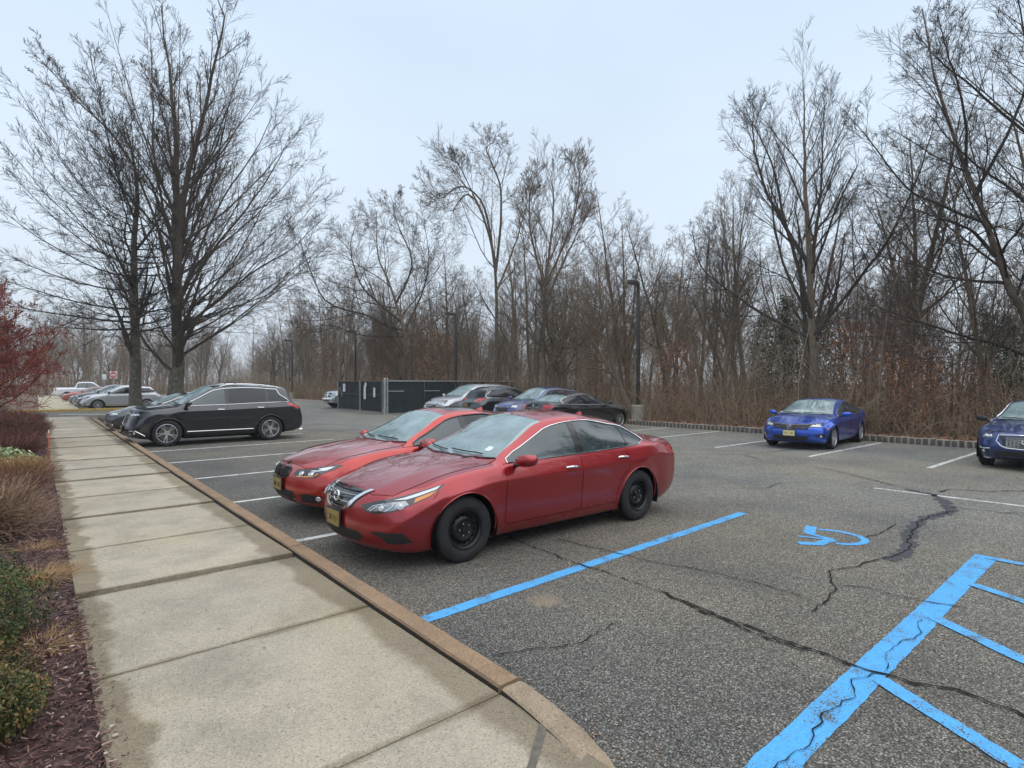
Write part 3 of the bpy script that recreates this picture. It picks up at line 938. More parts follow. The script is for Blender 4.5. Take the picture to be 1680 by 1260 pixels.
    # --- exact cuts along an outline seen from the side (x,z) or from above (x,y)
    def cut(s, poly, view, ok, tagno=None, only=0):
        ia, ib = (0, 2) if view == 'side' else (0, 1)
        bm = s.bm
        n = len(poly)
        for i in range(n):
            a, b_ = poly[i], poly[(i + 1) % n]
            lo = (min(a[0], b_[0]) - 1e-4, min(a[1], b_[1]) - 1e-4); hi = (max(a[0], b_[0]) + 1e-4, max(a[1], b_[1]) + 1e-4)
            fs = []
            for f in bm.faces:
                if not ok(f): continue
                us = [v.co[ia] for v in f.verts]; ws = [v.co[ib] for v in f.verts]
                if max(us) < lo[0] or min(us) > hi[0] or max(ws) < lo[1] or min(ws) > hi[1]: continue
                fs.append(f)
            if not fs: continue
            d = Vector((b_[0] - a[0], b_[1] - a[1]))
            if d.length < 1e-7: continue
            no = Vector((0, 0, 0)); no[ia] = -d[1]; no[ib] = d[0]
            co = Vector((0, 0, 0)); co[ia] = a[0]; co[ib] = a[1]
            ge = set(fs)
            for f in fs: ge.update(f.edges); ge.update(f.verts)
            bmesh.ops.bisect_plane(bm, geom=list(ge), dist=1e-5, plane_co=co, plane_no=no.normalized())
        res = []
        for f in bm.faces:
            if not ok(f): continue
            c = f.calc_center_median()
            if pip((c[ia], c[ib]), poly):
                res.append(f)
        if tagno is not None:
            for f in res:
                if f[s.tagl] in (only if isinstance(only, tuple) else (only,)): f[s.tagl] = tagno
        return res

    def side_ok(s, f):
        c = f.calc_center_median()
        return c.y > 0.38 and abs(f.normal.y) > 0.12
    def low_ok(s, f):
        c = f.calc_center_median()
        return c.y > 0.45 and c.z < s.zc + s.ar + 0.08
    def top_ok(s, f):
        c = f.calc_center_median()
        return f.normal.z > 0.12 and c.z > s.f_belt(c.x) - 0.06

    def piece(s, name, tagno, material, parent, side=None, shift=0.0, angle=42):
        """mesh of the tagged faces: side None = both halves welded, +1 / -1 = one side"""
        bm = s.bm
        idx, V, Fc = {}, [], []
        for f in bm.faces:
            if f[s.tagl] != tagno: continue
            fi = []
            for v in f.verts:
                if v not in idx:
                    idx[v] = len(V)
                    V.append(v.co + v.normal * shift)
                fi.append(idx[v])
            Fc.append(fi)
        if not Fc: return None
        if side is None:
            n = len(V); V2 = list(V); mp = []
            for i, v in enumerate(V):
                if abs(v.y) < 0.0015:
                    V2[i] = Vector((v.x, 0, v.z)); mp.append(i)
                else:
                    mp.append(len(V2)); V2.append(Vector((v.x, -v.y, v.z)))
            F2 = Fc + [[mp[i] for i in reversed(f)] for f in Fc]
            V, Fc = V2, F2
        elif side < 0:
            V = [Vector((v.x, -v.y, v.z)) for v in V]; Fc = [list(reversed(f)) for f in Fc]
        me = pymesh(name, V, Fc, True, angle)
        return add(name, me, material, parent)

    def islands(s, name, tagno, material, parent, side):
        """one object for every connected patch of the tagged faces"""
        todo = {f for f in s.bm.faces if f[s.tagl] == tagno}
        while todo:
            st = [todo.pop()]; grp = []
            while st:
                f = st.pop(); grp.append(f)
                for e_ in f.edges:
                    for g_ in e_.link_faces:
                        if g_ in todo: todo.remove(g_); st.append(g_)
            if sum(f.calc_area() for f in grp) < 0.0008: continue
            idx, V, Fc = {}, [], []
            for f in grp:
                fi = []
                for v in f.verts:
                    if v not in idx: idx[v] = len(V); V.append(Vector((v.co.x, v.co.y * side, v.co.z)))
                    fi.append(idx[v])
                Fc.append(fi if side > 0 else list(reversed(fi)))
            add(name, pymesh(name, V, Fc, True, 42), material, parent)

    # --- surface lookups
    def hit(s, view, u, v):
        if view == 'side': o, d = Vector((u, 3, v)), Vector((0, -1, 0))
        elif view == 'front': o, d = Vector((6, u, v)), Vector((-1, 0, 0))
        elif view == 'rear': o, d = Vector((-6, u, v)), Vector((1, 0, 0))
        elif view == 'top': o, d = Vector((u, v, 4)), Vector((0, 0, -1))
        else:
            ang = view if not isinstance(view, str) else 0
            dv = Vector((-math.cos(ang), -math.sin(ang), 0)); e_ = Vector((-math.sin(ang), math.cos(ang), 0))
            o, d = e_ * u + Vector((0, 0, v)) - dv * 6, dv
        p, n, i, t = s.bvh.ray_cast(o, d)
        if p is None:
            q = {'side': Vector((u, s.f_hw(u), v)), 'front': Vector((s.xf, u, v)), 'rear': Vector((s.xr, u, v)), 'top': Vector((u, v, s.f_top(u)))}.get(view)
            if q is None: q = o + d * 6
            p, n, i, t = s.bvh.find_nearest(q)
            d = p - q if (p - q).length > 1e-6 else d
        if n.dot(d) > 0: n = -n
        return p, n

    def to_view(s, view, p):
        if view == 'side': return (p.x, p.z)
        if view in ('front', 'rear'): return (p.y, p.z)
        if view == 'top': return (p.x, p.y)
        ang = view
        return (p.x * -math.sin(ang) + p.y * math.cos(ang), p.z)

    def panel_geo(s, outline, view, off=0.004, thick=0.012, sp=0.05, center=False):
        """a plate following the body under an outline, standing proud by off"""
        poly = []
        for i in range(len(outline)):
            a, b_ = Vector(outline[i]), Vector(outline[(i + 1) % len(outline)])
            n = max(1, int((b_ - a).length / sp))
            for k in range(n): poly.append(a.lerp(b_, k / n))
        xs = [p.x for p in poly]; ys = [p.y for p in poly]
        inner = []
        pl = [(p.x, p.y) for p in poly]
        u = min(xs) + sp * 0.5
        while u < max(xs):
            v = min(ys) + sp * 0.5
            while v < max(ys):
                if pip((u, v), pl) and min((Vector((u, v)) - q).length for q in poly) > sp * 0.45: inner.append(Vector((u, v)))
                v += sp
            u += sp
        n = len(poly)
        out = delaunay_2d_cdt(poly + inner, [(i, (i + 1) % n) for i in range(n)], [list(range(n))], 1, 1e-6)
        vs2, fs2, orig = out[0], out[2], out[3]
        V, Nn = [], []
        lastp = None
        for q in vs2:
            p, nn = s.hit(view, q.x, q.y)
            if p is None:
                p, nn = (V_last, N_last) if V else (Vector((0, 0, 0)), Vector((1, 0, 0)))
            V_last, N_last = p, nn
            V.append(p); Nn.append(nn)
        top = [p + nn * off for p, nn in zip(V, Nn)]
        base = [p + nn * (off - thick) for p, nn in zip(V, Nn)]
        m = len(V)
        Fc = [list(f) for f in fs2]
        # outward orientation
        if Fc:
            f = Fc[0]; nrm = (top[f[1]] - top[f[0]]).cross(top[f[2]] - top[f[0]])
            if nrm.dot(Nn[f[0]]) < 0: Fc = [list(reversed(f)) for f in Fc]
        ec = {}
        for f in Fc:
            for i in range(len(f)):
                a, b_ = f[i], f[(i + 1) % len(f)]
                ec[(a, b_)] = 1
        sk = []
        for (a, b_) in ec:
            if (b_, a) not in ec:
                if center and abs(top[a].y) < 1e-3 and abs(top[b_].y) < 1e-3: continue
                sk.append((a, m + a, m + b_, b_))
        return top + base, Fc + sk

    def panel(s, name, outline, view, material, parent, side=None, **k):
        """side None: centre plate mirrored; 'pair': returns [left, right]"""
        V, Fc = s.panel_geo(outline, view, center=(side is None), **k)
        res = []
        def mk(V, Fc):
            me = pymesh(name, V, Fc, True, 40)
            return add(name, me, material, parent)
        Vm = [Vector((v.x, -v.y, v.z)) for v in V]; Fm = [list(reversed(f)) for f in Fc]
        if side is None:
            n = len(V)
            return mk(V + Vm, Fc + [[i + n for i in f] for f in Fm])
        if side == 'pair': return [mk(V, Fc), mk(Vm, Fm)]
        return mk(V, Fc) if side > 0 else mk(Vm, Fm)

    def line3(s, pts, view, off=0.002, sp=0.05):
        out = []
        for i in range(len(pts) - 1):
            a, b_ = Vector(pts[i]), Vector(pts[i + 1])
            n = max(1, int((b_ - a).length / sp))
            for k in range(n + (1 if i == len(pts) - 2 else 0)):
                q = a.lerp(b_, k / n)
                p, nn = s.hit(view, q.x, q.y)
                if p is not None: out.append(p + nn * off)
        return out

def mir(pts): return [Vector((p.x, -p.y, p.z)) for p in pts]

# ------------------------------------------------------------------ wheels
def wheel_protos(style, tr, tw, rim_r):
    """returns (tyre mesh, [(name, mesh, material)]) for a wheel about the y axis, outer face toward +y"""
    mb = MB()
    h = tw / 2
    sw = tr - rim_r
    prof = [(rim_r - 0.005, h - 0.022), (rim_r + 0.010, h - 0.006), (rim_r + 0.35 * sw, h + 0.004), (rim_r + 0.62 * sw, h + 0.001), (tr - 0.022, h - 0.010), (tr - 0.006, h - 0.024), (tr, h - 0.045)]
    gro = []
    for yy in (0.045, 0.015):
        gro += [(tr, yy + 0.006), (tr - 0.008, yy + 0.005), (tr - 0.008, yy - 0.005), (tr, yy - 0.006)]
    full = prof + gro + [(r_, -y_) for (r_, y_) in reversed(prof + gro)]
    mb.lathe(full, 40)
    tyre = mb.build('tyre', M_TYRE, None, True, 40); tme = tyre.data; bpy.data.objects.remove(tyre)
    parts = []
    def keep(mbx, nm, mt, ang=35):
        o = mbx.build(nm, mt, None, True, ang); me = o.data; bpy.data.objects.remove(o); parts.append((nm, me))
    y0 = h - 0.02
    if style == 'steel':
        d = MB()
        d.lathe([(rim_r, y0 + 0.012), (rim_r - 0.010, y0 + 0.012), (rim_r - 0.018, y0 - 0.004), (rim_r - 0.028, y0 - 0.012), (rim_r - 0.034, y0 - 0.045), (rim_r - 0.060, y0 - 0.052), (rim_r * 0.62, y0 - 0.030), (rim_r * 0.52, y0 - 0.022), (rim_r * 0.47, y0 - 0.036), (rim_r * 0.40, y0 - 0.040), (rim_r * 0.20, y0 - 0.040), (rim_r * 0.18, y0 - 0.012), (0.001, y0 - 0.010)], 40)
        keep(d, 'rim', M_STEEL)
        for k in range(14):
            hl = MB()
            a = 2 * PI * k / 14
            c = Vector((math.cos(a) * rim_r * 0.70, y0 - 0.0385, math.sin(a) * rim_r * 0.70))
            R_ = Matrix.Translation(c) @ Matrix.Rotation(-a, 4, 'Y')
            hl.put([(0.014 * math.cos(q) * 1.0, 0.002, 0.017 * math.sin(q)) for q in np.linspace(0, 2 * PI, 10, endpoint=False)], [tuple(range(10))], R_)
            keep(hl, 'vent_hole', M_GAP)
        for k in range(5):
            ln = MB()
            a = 2 * PI * k / 5 + 0.3
            c = Vector((math.cos(a) * rim_r * 0.295, y0 - 0.03, math.sin(a) * rim_r * 0.295))
            ln.tube([c, c + Vector((0, 0.022, 0))], [0.0105, 0.009], 6)
            keep(ln, 'lug_nut', M_NUT)
    else:
        ns, w0, w1, tw_ = {'y5': (5, 0.055, 0.05, 0.0), 'ten': (10, 0.03, 0.034, 0.0), 'v5': (5, 0.03, 0.03, 0.16), 'multi': (14, 0.018, 0.022, 0.0)}[style]
        mt = M_ALLOY
        d = MB()
        d.lathe([(rim_r + 0.002, y0 + 0.012), (rim_r - 0.012, y0 + 0.014), (rim_r - 0.020, y0 + 0.004), (rim_r - 0.026, y0 - 0.05), (rim_r - 0.05, y0 - 0.11)], 40)
        for k in range(ns):
            for sg in ((-1, 1) if tw_ else (0,)):
                a = 2 * PI * k / ns + 0.2
                a1 = a + sg * tw_
                p0 = Vector((math.cos(a + sg * tw_ * 0.5) * 0.045, y0 - 0.012, math.sin(a + sg * tw_ * 0.5) * 0.045)); p1 = Vector((math.cos(a1) * (rim_r - 0.016), y0 + 0.004, math.sin(a1) * (rim_r - 0.016)))
                t = (p1 - p0).normalized(); sd = t.cross(Vector((0, 1, 0))).normalized()
                vs = []
                for (p, w) in ((p0, w0), (p0.lerp(p1, 0.5) + Vector((0, 0.004, 0)), (w0 + w1) * 0.42), (p1, w1)):
                    vs += [p + sd * w / 2 + Vector((0, -0.03, 0)), p + sd * w * 0.42, p - sd * w * 0.42, p - sd * w / 2 + Vector((0, -0.03, 0))]
                fs = []
                for i in range(2):
                    for j in range(3): fs.append((i * 4 + j, i * 4 + j + 1, i * 4 + j + 5, i * 4 + j + 4))
                d.put(vs, fs)
        d.lathe([(0.075, y0 - 0.03), (0.070, y0 - 0.006), (0.035, y0 - 0.004), (0.032, y0 - 0.010), (0.001, y0 - 0.010)], 24)
        keep(d, 'rim', mt, 30)
        bd = MB(); bd.lathe([(rim_r * 0.78, y0 - 0.075), (rim_r * 0.35, y0 - 0.075), (rim_r * 0.33, y0 - 0.06), (0.001, y0 - 0.06)], 28)
        bd2 = MB(); bd2.lathe([(rim_r - 0.02, y0 - 0.10), (0.001, y0 - 0.10)], 28)
        keep(bd, 'brake_disc', M_BRAKE)
        keep(bd2, 'inner_barrel', M_WELL)
    return tme, parts

WHEELS = {}
def add_wheel(car, root, x, side, style, steer=0.0):
    key = (style, car.tr, car.tw, car.rim_r)
    if key not in WHEELS: WHEELS[key] = wheel_protos(*key)
    tme, parts = WHEELS[key]
    y = side * (car.f_hw(x) + car.flare * 0.5 - car.tw / 2 - car.wheel_in)
    w = empty('wheel', (x, y, car.zc), (0 if side > 0 else PI) + steer, root)
    add('tyre', tme, None, w)
    for nm, me in parts:
        o = add(nm, me, None, w)
        o.rotation_euler = (0, (x * 3.1 + side) % 1.0, 0)
    return w

# ------------------------------------------------------------------ fittings shared by all cars
T_WS, T_RW, T_DLO, T_WF, T_WR, T_WQ, T_DF, T_DR, T_HOOD, T_LOW, T_TRUNK, T_ROOF = range(1, 13)

def smoothpoly(pts, it=2):
    for _ in range(it):
        out = []
        n = len(pts)
        for i in range(n):
            a, b_ = Vector(pts[i]), Vector(pts[(i + 1) % n])
            out += [a.lerp(b_, 0.25), a.lerp(b_, 0.75)]
        pts = out
    return [(p.x, p.y) for p in pts]

def build_car(car, name, label, cat, loc, rz, group=None, paint=None, wheels='ten', trim_mat=None, scale=None):
    root = empty(name, loc, rz)
    tag(root, label, cat, group)
    if scale: root.scale = scale
    car.root = root
    xs_lo, xs_hi = car.win_x0, car.win_x1
    fz = lambda x: car.f_top(x) - car.f_crown(x)
    # glass outline seen from the side
    lower = lambda x: min(car.f_belt(x), fz(x) - 0.012) + 0.022 + (car.kick(x) if car.kick else 0)
    def upper(x):
        xx = x + car.apil
        b0 = car.f_belt(xx)
        if x < car.win_tail_x: xx = x
        return car.f_belt(xx) + car.win_fr * (fz(xx) - car.f_belt(xx))
    N_ = 22
    xs = [xs_hi - (xs_hi - xs_lo) * i / N_ for i in range(N_ + 1)]
    xs = [x for x in xs if upper(x) > lower(x) + 0.012]
    topl = [(x, upper(x)) for x in xs]
    botl = [(x, lower(x)) for x in reversed(xs)]
    if car.win_tail: 
        topl = [p for p in topl if p[0] > car.win_tail[0][0] + 0.03] + car.win_tail
        botl = [p for p in botl if p[0] > car.win_tail[-1][0] + 0.03]
    dlo = topl + botl
    car.dlo = dlo
    def clip(poly, xa, xb, mg=0.0):
        """part of the outline between xa (rear) and xb (front), shrunk a little"""
        def cx(poly, xc, keep_gt):
            out = []
            n = len(poly)
            for i in range(n):
                p, q = poly[i], poly[(i + 1) % n]
                ip = (p[0] >= xc) == keep_gt or p[0] == xc; iq = (q[0] >= xc) == keep_gt or q[0] == xc
                if ip: out.append(p)
                if ip != iq:
                    t = (xc - p[0]) / (q[0] - p[0]); out.append((xc, p[1] + (q[1] - p[1]) * t))
            return out
        return cx(cx(poly, xa, True), xb, False)
    # wheel arches
    for xa in car.ax:
        circ = [(xa + car.ar * math.cos(2 * PI * k / 30), car.zc + car.ar * math.sin(2 * PI * k / 30) * 1.0) for k in range(30)]
        fs = car.cut(circ, 'side', car.low_ok)
        bmesh.ops.delete(car.bm, geom=fs, context='FACES')
    # side glass
    car.cut(dlo, 'side', car.side_ok, T_DLO)
    pb0, pb1 = car.bpil
    tags = [T_WF, T_WR, T_WQ]
    spans = [(pb1, 9)] + ([(car.cpil[1], pb0), (-9, car.cpil[0])] if car.cpil else [(-9, pb0)])
    for tg, (a, b_) in zip(tags, spans):
        w = clip(dlo, a, b_)
        if len(w) > 2: car.cut(w, 'side', car.side_ok, tg, only=T_DLO)
    # windscreen and rear window, from above
    def ws_poly(xc, bowc, xh, bowh, m0=0.02, m1=0.02):
        n = 8
        ye0 = lambda x: car.f_rail(x) - 0.028
        A = [(xc - bowc * (t * 1.0) ** 2, ye0(xc) * t * 1.02) for t in np.linspace(0, 1, n)]
        xa = A[-1][0]
        Bm = [(xa + (xh - bowh - xa) * t, ye0(xa + (xh - bowh - xa) * t)) for t in np.linspace(0, 1, 8)[1:-1]]
        Cc = [(xh - bowh * t ** 2, ye0(xh) * t) for t in np.linspace(1, 0, n)]
        return [(x, y if y > 1e-6 else -0.001) for (x, y) in A + Bm + Cc]
    car.cut(ws_poly(car.xcowl - 0.01, 0.13, car.xhead + 0.01, 0.05), 'top', car.top_ok, T_WS)
    if car.rw:
        car.cut(ws_poly(car.rw[1], -car.rw[2], car.rw[0], -0.04), 'top', car.top_ok, T_RW)
    # doors
    zsill = lambda x: car.f_bot(x) + car.sill_h
    zb_ = lambda x: min(car.f_belt(x), fz(x)) + 0.016
    def door(xa, xb, arch=None):
        pts = []
        for t in np.linspace(0, 1, 9): 
            x = xb + (xa - xb) * t; pts.append((x, zb_(x)))
        if arch is None:
            pts += [(xa, zsill(xa) + 0.04), (xa + 0.03, zsill(xa))]
        else:
            R_ = car.ar + 0.07
            pts += [(xa, car.zc + math.sqrt(max(0.01, R_ ** 2 - (xa - arch) ** 2)) if abs(xa - arch) < R_ else zsill(xa))]
            a0 = math.acos(max(-1, min(1, (xa - arch) / R_))); a1 = math.asin(max(-1, min(1, (zsill(arch + R_) - car.zc) / R_)))
            for t in np.linspace(0, 1, 6)[1:]:
                a = a0 + (a1 - a0) * t; pts.append((arch + R_ * math.cos(a), car.zc + R_ * math.sin(a)))
        for t in np.linspace(0, 1, 6):
            x0_ = pts[-1][0] if t == 0 else x0_
            pts.append((x0_ + (xb - x0_) * t, zsill(x0_ + (xb - x0_) * t)))
        return pts[:-1] + [(xb - 0.02, zsill(xb)), (xb, zsill(xb) + 0.04)]
    d1 = door(car.doors[1], car.doors[0])
    d2 = door(car.doors[2], car.doors[1], car.ax[1])
    car.cut(d1, 'side', car.side_ok, T_DF)
    car.cut(d2, 'side', car.side_ok, T_DR)
    # lower dark trim
    if car.lowtrim:
        for f in car.bm.faces:
            if f[car.tagl] == 0 and f.calc_center_median().z < car.lowtrim(f.calc_center_median().x): f[car.tagl] = T_LOW
    body = car.piece('body', 0, paint, root)
    if car.lowtrim: car.piece('lower_cladding', T_LOW, M_BLACKTRIM, root)
    ws = car.piece('windscreen', T_WS, car.ws_mat, root, shift=-0.002)
    if car.rw: car.piece('rear_window', T_RW, car.rw_mat, root, shift=-0.002)
    for sd in (1, -1):
        car.islands('pillar_trim', T_DLO, M_BLACKGLOSS, root, sd)
        df = car.piece('door', T_DF, paint, root, sd)
        dr = car.piece('door', T_DR, paint, root, sd)
        car.piece('window', T_WF, car.fg_mat, df, sd, shift=-0.003)
        car.piece('window', T_WR, car.rg_mat, dr, sd, shift=-0.003)
        car.piece('quarter_window', T_WQ, car.rg_mat, root, sd, shift=-0.003)
        # shut lines
        for dd, poly in ((df, d1), (dr, d2)):
            pl = car.line3(poly + [poly[0]], 'side', 0.0005, 0.06)
            if sd < 0: pl = mir(pl)
            g = MB(); g.tube(pl, 0.0032, 4, cap=False); g.build('shut_line', M_GAP, dd, False)
        # handles
        for dd, (hx, hz) in ((df, car.handles[0]), (dr, car.handles[1])):
            p, n_ = car.hit('side', hx, hz)
            g = MB()
            ax_ = Vector((1, 0, 0.06)).normalized()
            pts = [p + ax_ * t * 0.105 + n_ * (0.004 + 0.026 * (1 - abs(t) ** 3)) for t in (-1, -0.8, -0.4, 0, 0.4, 0.8, 1)]
            if sd < 0: pts = mir(pts)
            g.tube(pts, [0.008, 0.013, 0.0155, 0.0155, 0.0155, 0.014, 0.008], 8, squash=1.0)
            g.build('handle', car.handle_mat or paint, dd)
        # bright trim round the glass
        if trim_mat:
            op = topl + [botl[0]] if False else dlo
            pl = car.line3(dlo + [dlo[0]], 'side', 0.006, 0.05)
            if sd < 0: pl = mir(pl)
            g = MB(); g.tube(pl, car.trim_r, 5, cap=False); g.build('window_trim', trim_mat, root)
        # mirrors
        mx, mz = car.mirror
        p, n_ = car.hit('side', mx, car.f_belt(mx) - 0.01)
        g = MB()
        c = Vector((mx - 0.02, p.y + 0.165, mz))
        bm = bmesh.new()
        bmesh.ops.create_cube(bm, size=1)
        bmesh.ops.subdivide_edges(bm, edges=bm.edges, cuts=2, use_grid_fill=True)
        for v in bm.verts:
            q = v.co * 2
            l = Vector((q.x * math.sqrt(1 - q.y ** 2 / 2 * .7 - q.z ** 2 / 2 * .7), q.y * math.sqrt(1 - q.x ** 2 / 2 * .5 - q.z ** 2 / 2 * .5), q.z * math.sqrt(1 - q.x ** 2 / 2 * .5 - q.y ** 2 / 2 * .5)))
            fx = 0.085 if l.x > 0 else 0.045
            tz = 0.072 * (1 - 0.22 * max(0, l.y)) * (1 - 0.15 * max(0, -l.y))
            v.co = c + Vector((l.x * fx - 0.03 * l.y, l.y * 0.118, l.z * tz + 0.01 * l.y))
        mv = [v.co.copy() for v in bm.verts]
        for i, v in enumerate(bm.verts): v.index = i
        mf = [[v.index for v in f.verts] for f in bm.faces]
        bm.free()
        g.put(mv, mf)
        if sd < 0: g.v = [Vector((v.x, -v.y, v.z)) for v in g.v]
        mo = g.build('mirror', car.mirror_mat or paint, root, True, 50)
        g = MB()
        a_, b_ = Vector((mx + 0.01, p.y - 0.02, mz - 0.065)), Vector((mx + 0.005, p.y + 0.11, mz - 0.045))
        pts = [a_, a_.lerp(b_, 0.5) + Vector((0, 0, -0.006)), b_]
        if sd < 0: pts = mir(pts)
        g.tube(pts, [0.04, 0.03, 0.03], 8, squash=0.55); g.build('mirror_arm', M_BLACKTRIM, mo)
        # wheel wells
        for xa in car.ax:
            g = MB()
            R_ = car.ar + 0.012
            yo = car.f_hw(xa) + car.flare - 0.012; yi = yo - 0.52
            vs, fs = [], []
            nn = 18
            for k in range(nn + 1):
                a = -0.35 + (PI + 0.7) * k / nn
                for yy in (yo - 0.02, yi): vs.append((xa + R_ * math.cos(a), sd * yy, car.zc + R_ * math.sin(a)))
            for k in range(nn): fs.append((2 * k, 2 * k + 1, 2 * k + 3, 2 * k + 2))
            fs.append(tuple(2 * k + 1 for k in range(nn + 1)))
            g.put(vs, fs); g.build('wheel_well', M_WELL, root, False)
            lip = MB()
            pl = []
            for k in range(27):
                a = -0.12 + (PI + 0.24) * k / 26
                xx, zz = xa + (car.ar + 0.004) * math.cos(a), car.zc + (car.ar + 0.004) * math.sin(a)
                p, n_ = car.hit('side', xx, zz)
                if p is not None and p.y > 0.5: pl.append(p + Vector((0, -0.004, 0)))
            if sd < 0: pl = mir(pl)
            if len(pl) > 3:
                lip.tube(pl, 0.009, 5, cap=False); lip.build('arch_lip', car.lip_mat or paint, root)
    for xa in car.ax:
        for sd in (1, -1): add_wheel(car, root, xa, sd, wheels, car.steer if xa > 0 else 0)
    # underside
    g = MB(); g.box((0, 0, car.f_bot(0) + 0.02), (car.wb - 2 * car.ar, 1.5, 0.13)); g.build('underbody', M_WELL, root, False)
    # wipers
    for (y0, y1) in ((0.52, -0.05), (-0.10, -0.62)):
        p0, n0 = car.hit('top', car.xcowl - 0.03, abs(y0)); p1, n1 = car.hit('top', car.xcowl - 0.10, abs(y1))
        pts = []
        for t in np.linspace(0, 1, 6):
            y = y0 + (y1 - y0) * t
            p, n_ = car.hit('top', car.xcowl - 0.05 - 0.10 * (y / 0.7) ** 2 - 0.03 * t, abs(y))
            if p is not None: pts.append(Vector((p.x, y, p.z)) + n_ * 0.016)
        g = MB(); g.tube(pts, 0.0075, 5); g.build('wiper', M_BLACKTRIM, ws)
    # hood seam and cowl
    g = MB()
    A = [(car.xcowl - 0.12, car.f_rail(car.xcowl) + 0.01), (car.xcowl + 0.3, car.f_rail(car.xcowl + .3) + 0.012), (car.hood_x * 0.5 + car.xcowl * 0.5, car.f_rail((car.hood_x + car.xcowl) / 2) + 0.01), (car.hood_x - 0.12, car.f_rail(car.hood_x) - 0.02), (car.hood_x, car.f_rail(car.hood_x) * 0.7), (car.hood_x + 0.05, 0.001)]
    pl = car.line3(A, 'top', 0.0005, 0.06)
    g.tube(pl, 0.0034, 4, cap=False); g.tube(mir(pl), 0.0034, 4, cap=False)
    g.build('hood_seam', M_GAP, body, False)
    g = MB()
    pl = car.line3([(car.xcowl + 0.035, 0.001), (car.xcowl - 0.0, 0.35), (car.xcowl - 0.13, car.f_rail(car.xcowl) - 0.01)], 'top', 0.001, 0.06)
    g.tube(pl, 0.017, 5, cap=False, squash=0.5); g.tube(mir(pl), 0.017, 5, cap=False, squash=0.5)
    g.build('cowl', M_BLACKTRIM, body, False)
    return root

def plate(car, root, front=True, z=0.5, mat_=None, frame=True, w=0.31, h=0.16, tilt=0.0, y=0.0):
    p, n_ = car.hit('front' if front else 'rear', max(abs(y), 0.002), z)
    sx = 1 if front else -1
    M = Matrix.Translation((p.x + sx * 0.022, y, z)) @ Matrix.Rotation(tilt * sx, 4, 'Y')
    g = MB(); g.box((0, 0, 0), (0.012, w + 0.03, h + 0.03), M, bev=0.004)
    pf = g.build('license_plate', M_BLACKTRIM, root)
    g = MB(); g.box((sx * 0.007, 0, 0), (0.004, w - 0.01, h - 0.01), M)
    g.build('plate_face', mat_ or M_PLATE, pf, False)
    g = MB()
    r_ = random.Random(int(abs(p.x) * 100))
    for k in range(7):
        yy = -0.115 + k * 0.038
        if k == 3: continue
        for q in range(3):
            a = r_.choice([(0, 0.025, 0.022, 0.008), (0, -0.025, 0.022, 0.008), (-0.009, 0, 0.007, 0.058), (0.009, 0, 0.007, 0.058), (0, 0, 0.02, 0.008)])
            g.box((sx * (0.0100 + 0.0004 * q), yy + a[0], -0.004 + a[1]), (0.001, a[2], a[3]), M)
    g.build('plate_print', M_INK, pf, False)
    return pf
# ------------------------------------------------------------------ body proportions
def base_spec(**k):
    d = dict(dyd=0.030, bi=0.060, crease_drop=0.13, crease_r=0.016, tuck=0.05, flare=0.016, bow_f=0.22, pow_f=2.3, bow_r=0.16, pow_r=2.4, nose_r=0.10,
             hoodcrease=True, ds=0.06, tr=0.33, tw=0.215, ar=0.375, rim_r=0.215, wheel_in=0.030, sill_h=0.13, win_fr=0.88, apil=0.09,
             kick=None, win_tail=None, cpil=None, lowtrim=None, ws_mat=M_WINDSCREEN, rw_mat=M_DARKGLASS, fg_mat=M_SIDEGLASS, rg_mat=M_SIDEGLASS,
             handle_mat=None, mirror_mat=None, lip_mat=None, trim_r=0.009, steer=0.0, rw=None, win_tail_x=-9,
             prof_f=[(0.1, -0.10), (0.3, -0.03), (0.45, 0.0), (0.6, -0.02), (0.75, -0.07), (0.95, -0.16)],
             prof_r=[(0.1, -0.10), (0.3, -0.03), (0.5, 0.0), (0.7, -0.01), (0.9, -0.05), (1.05, -0.07), (1.2, -0.10)])
    d.update(k)
    return d

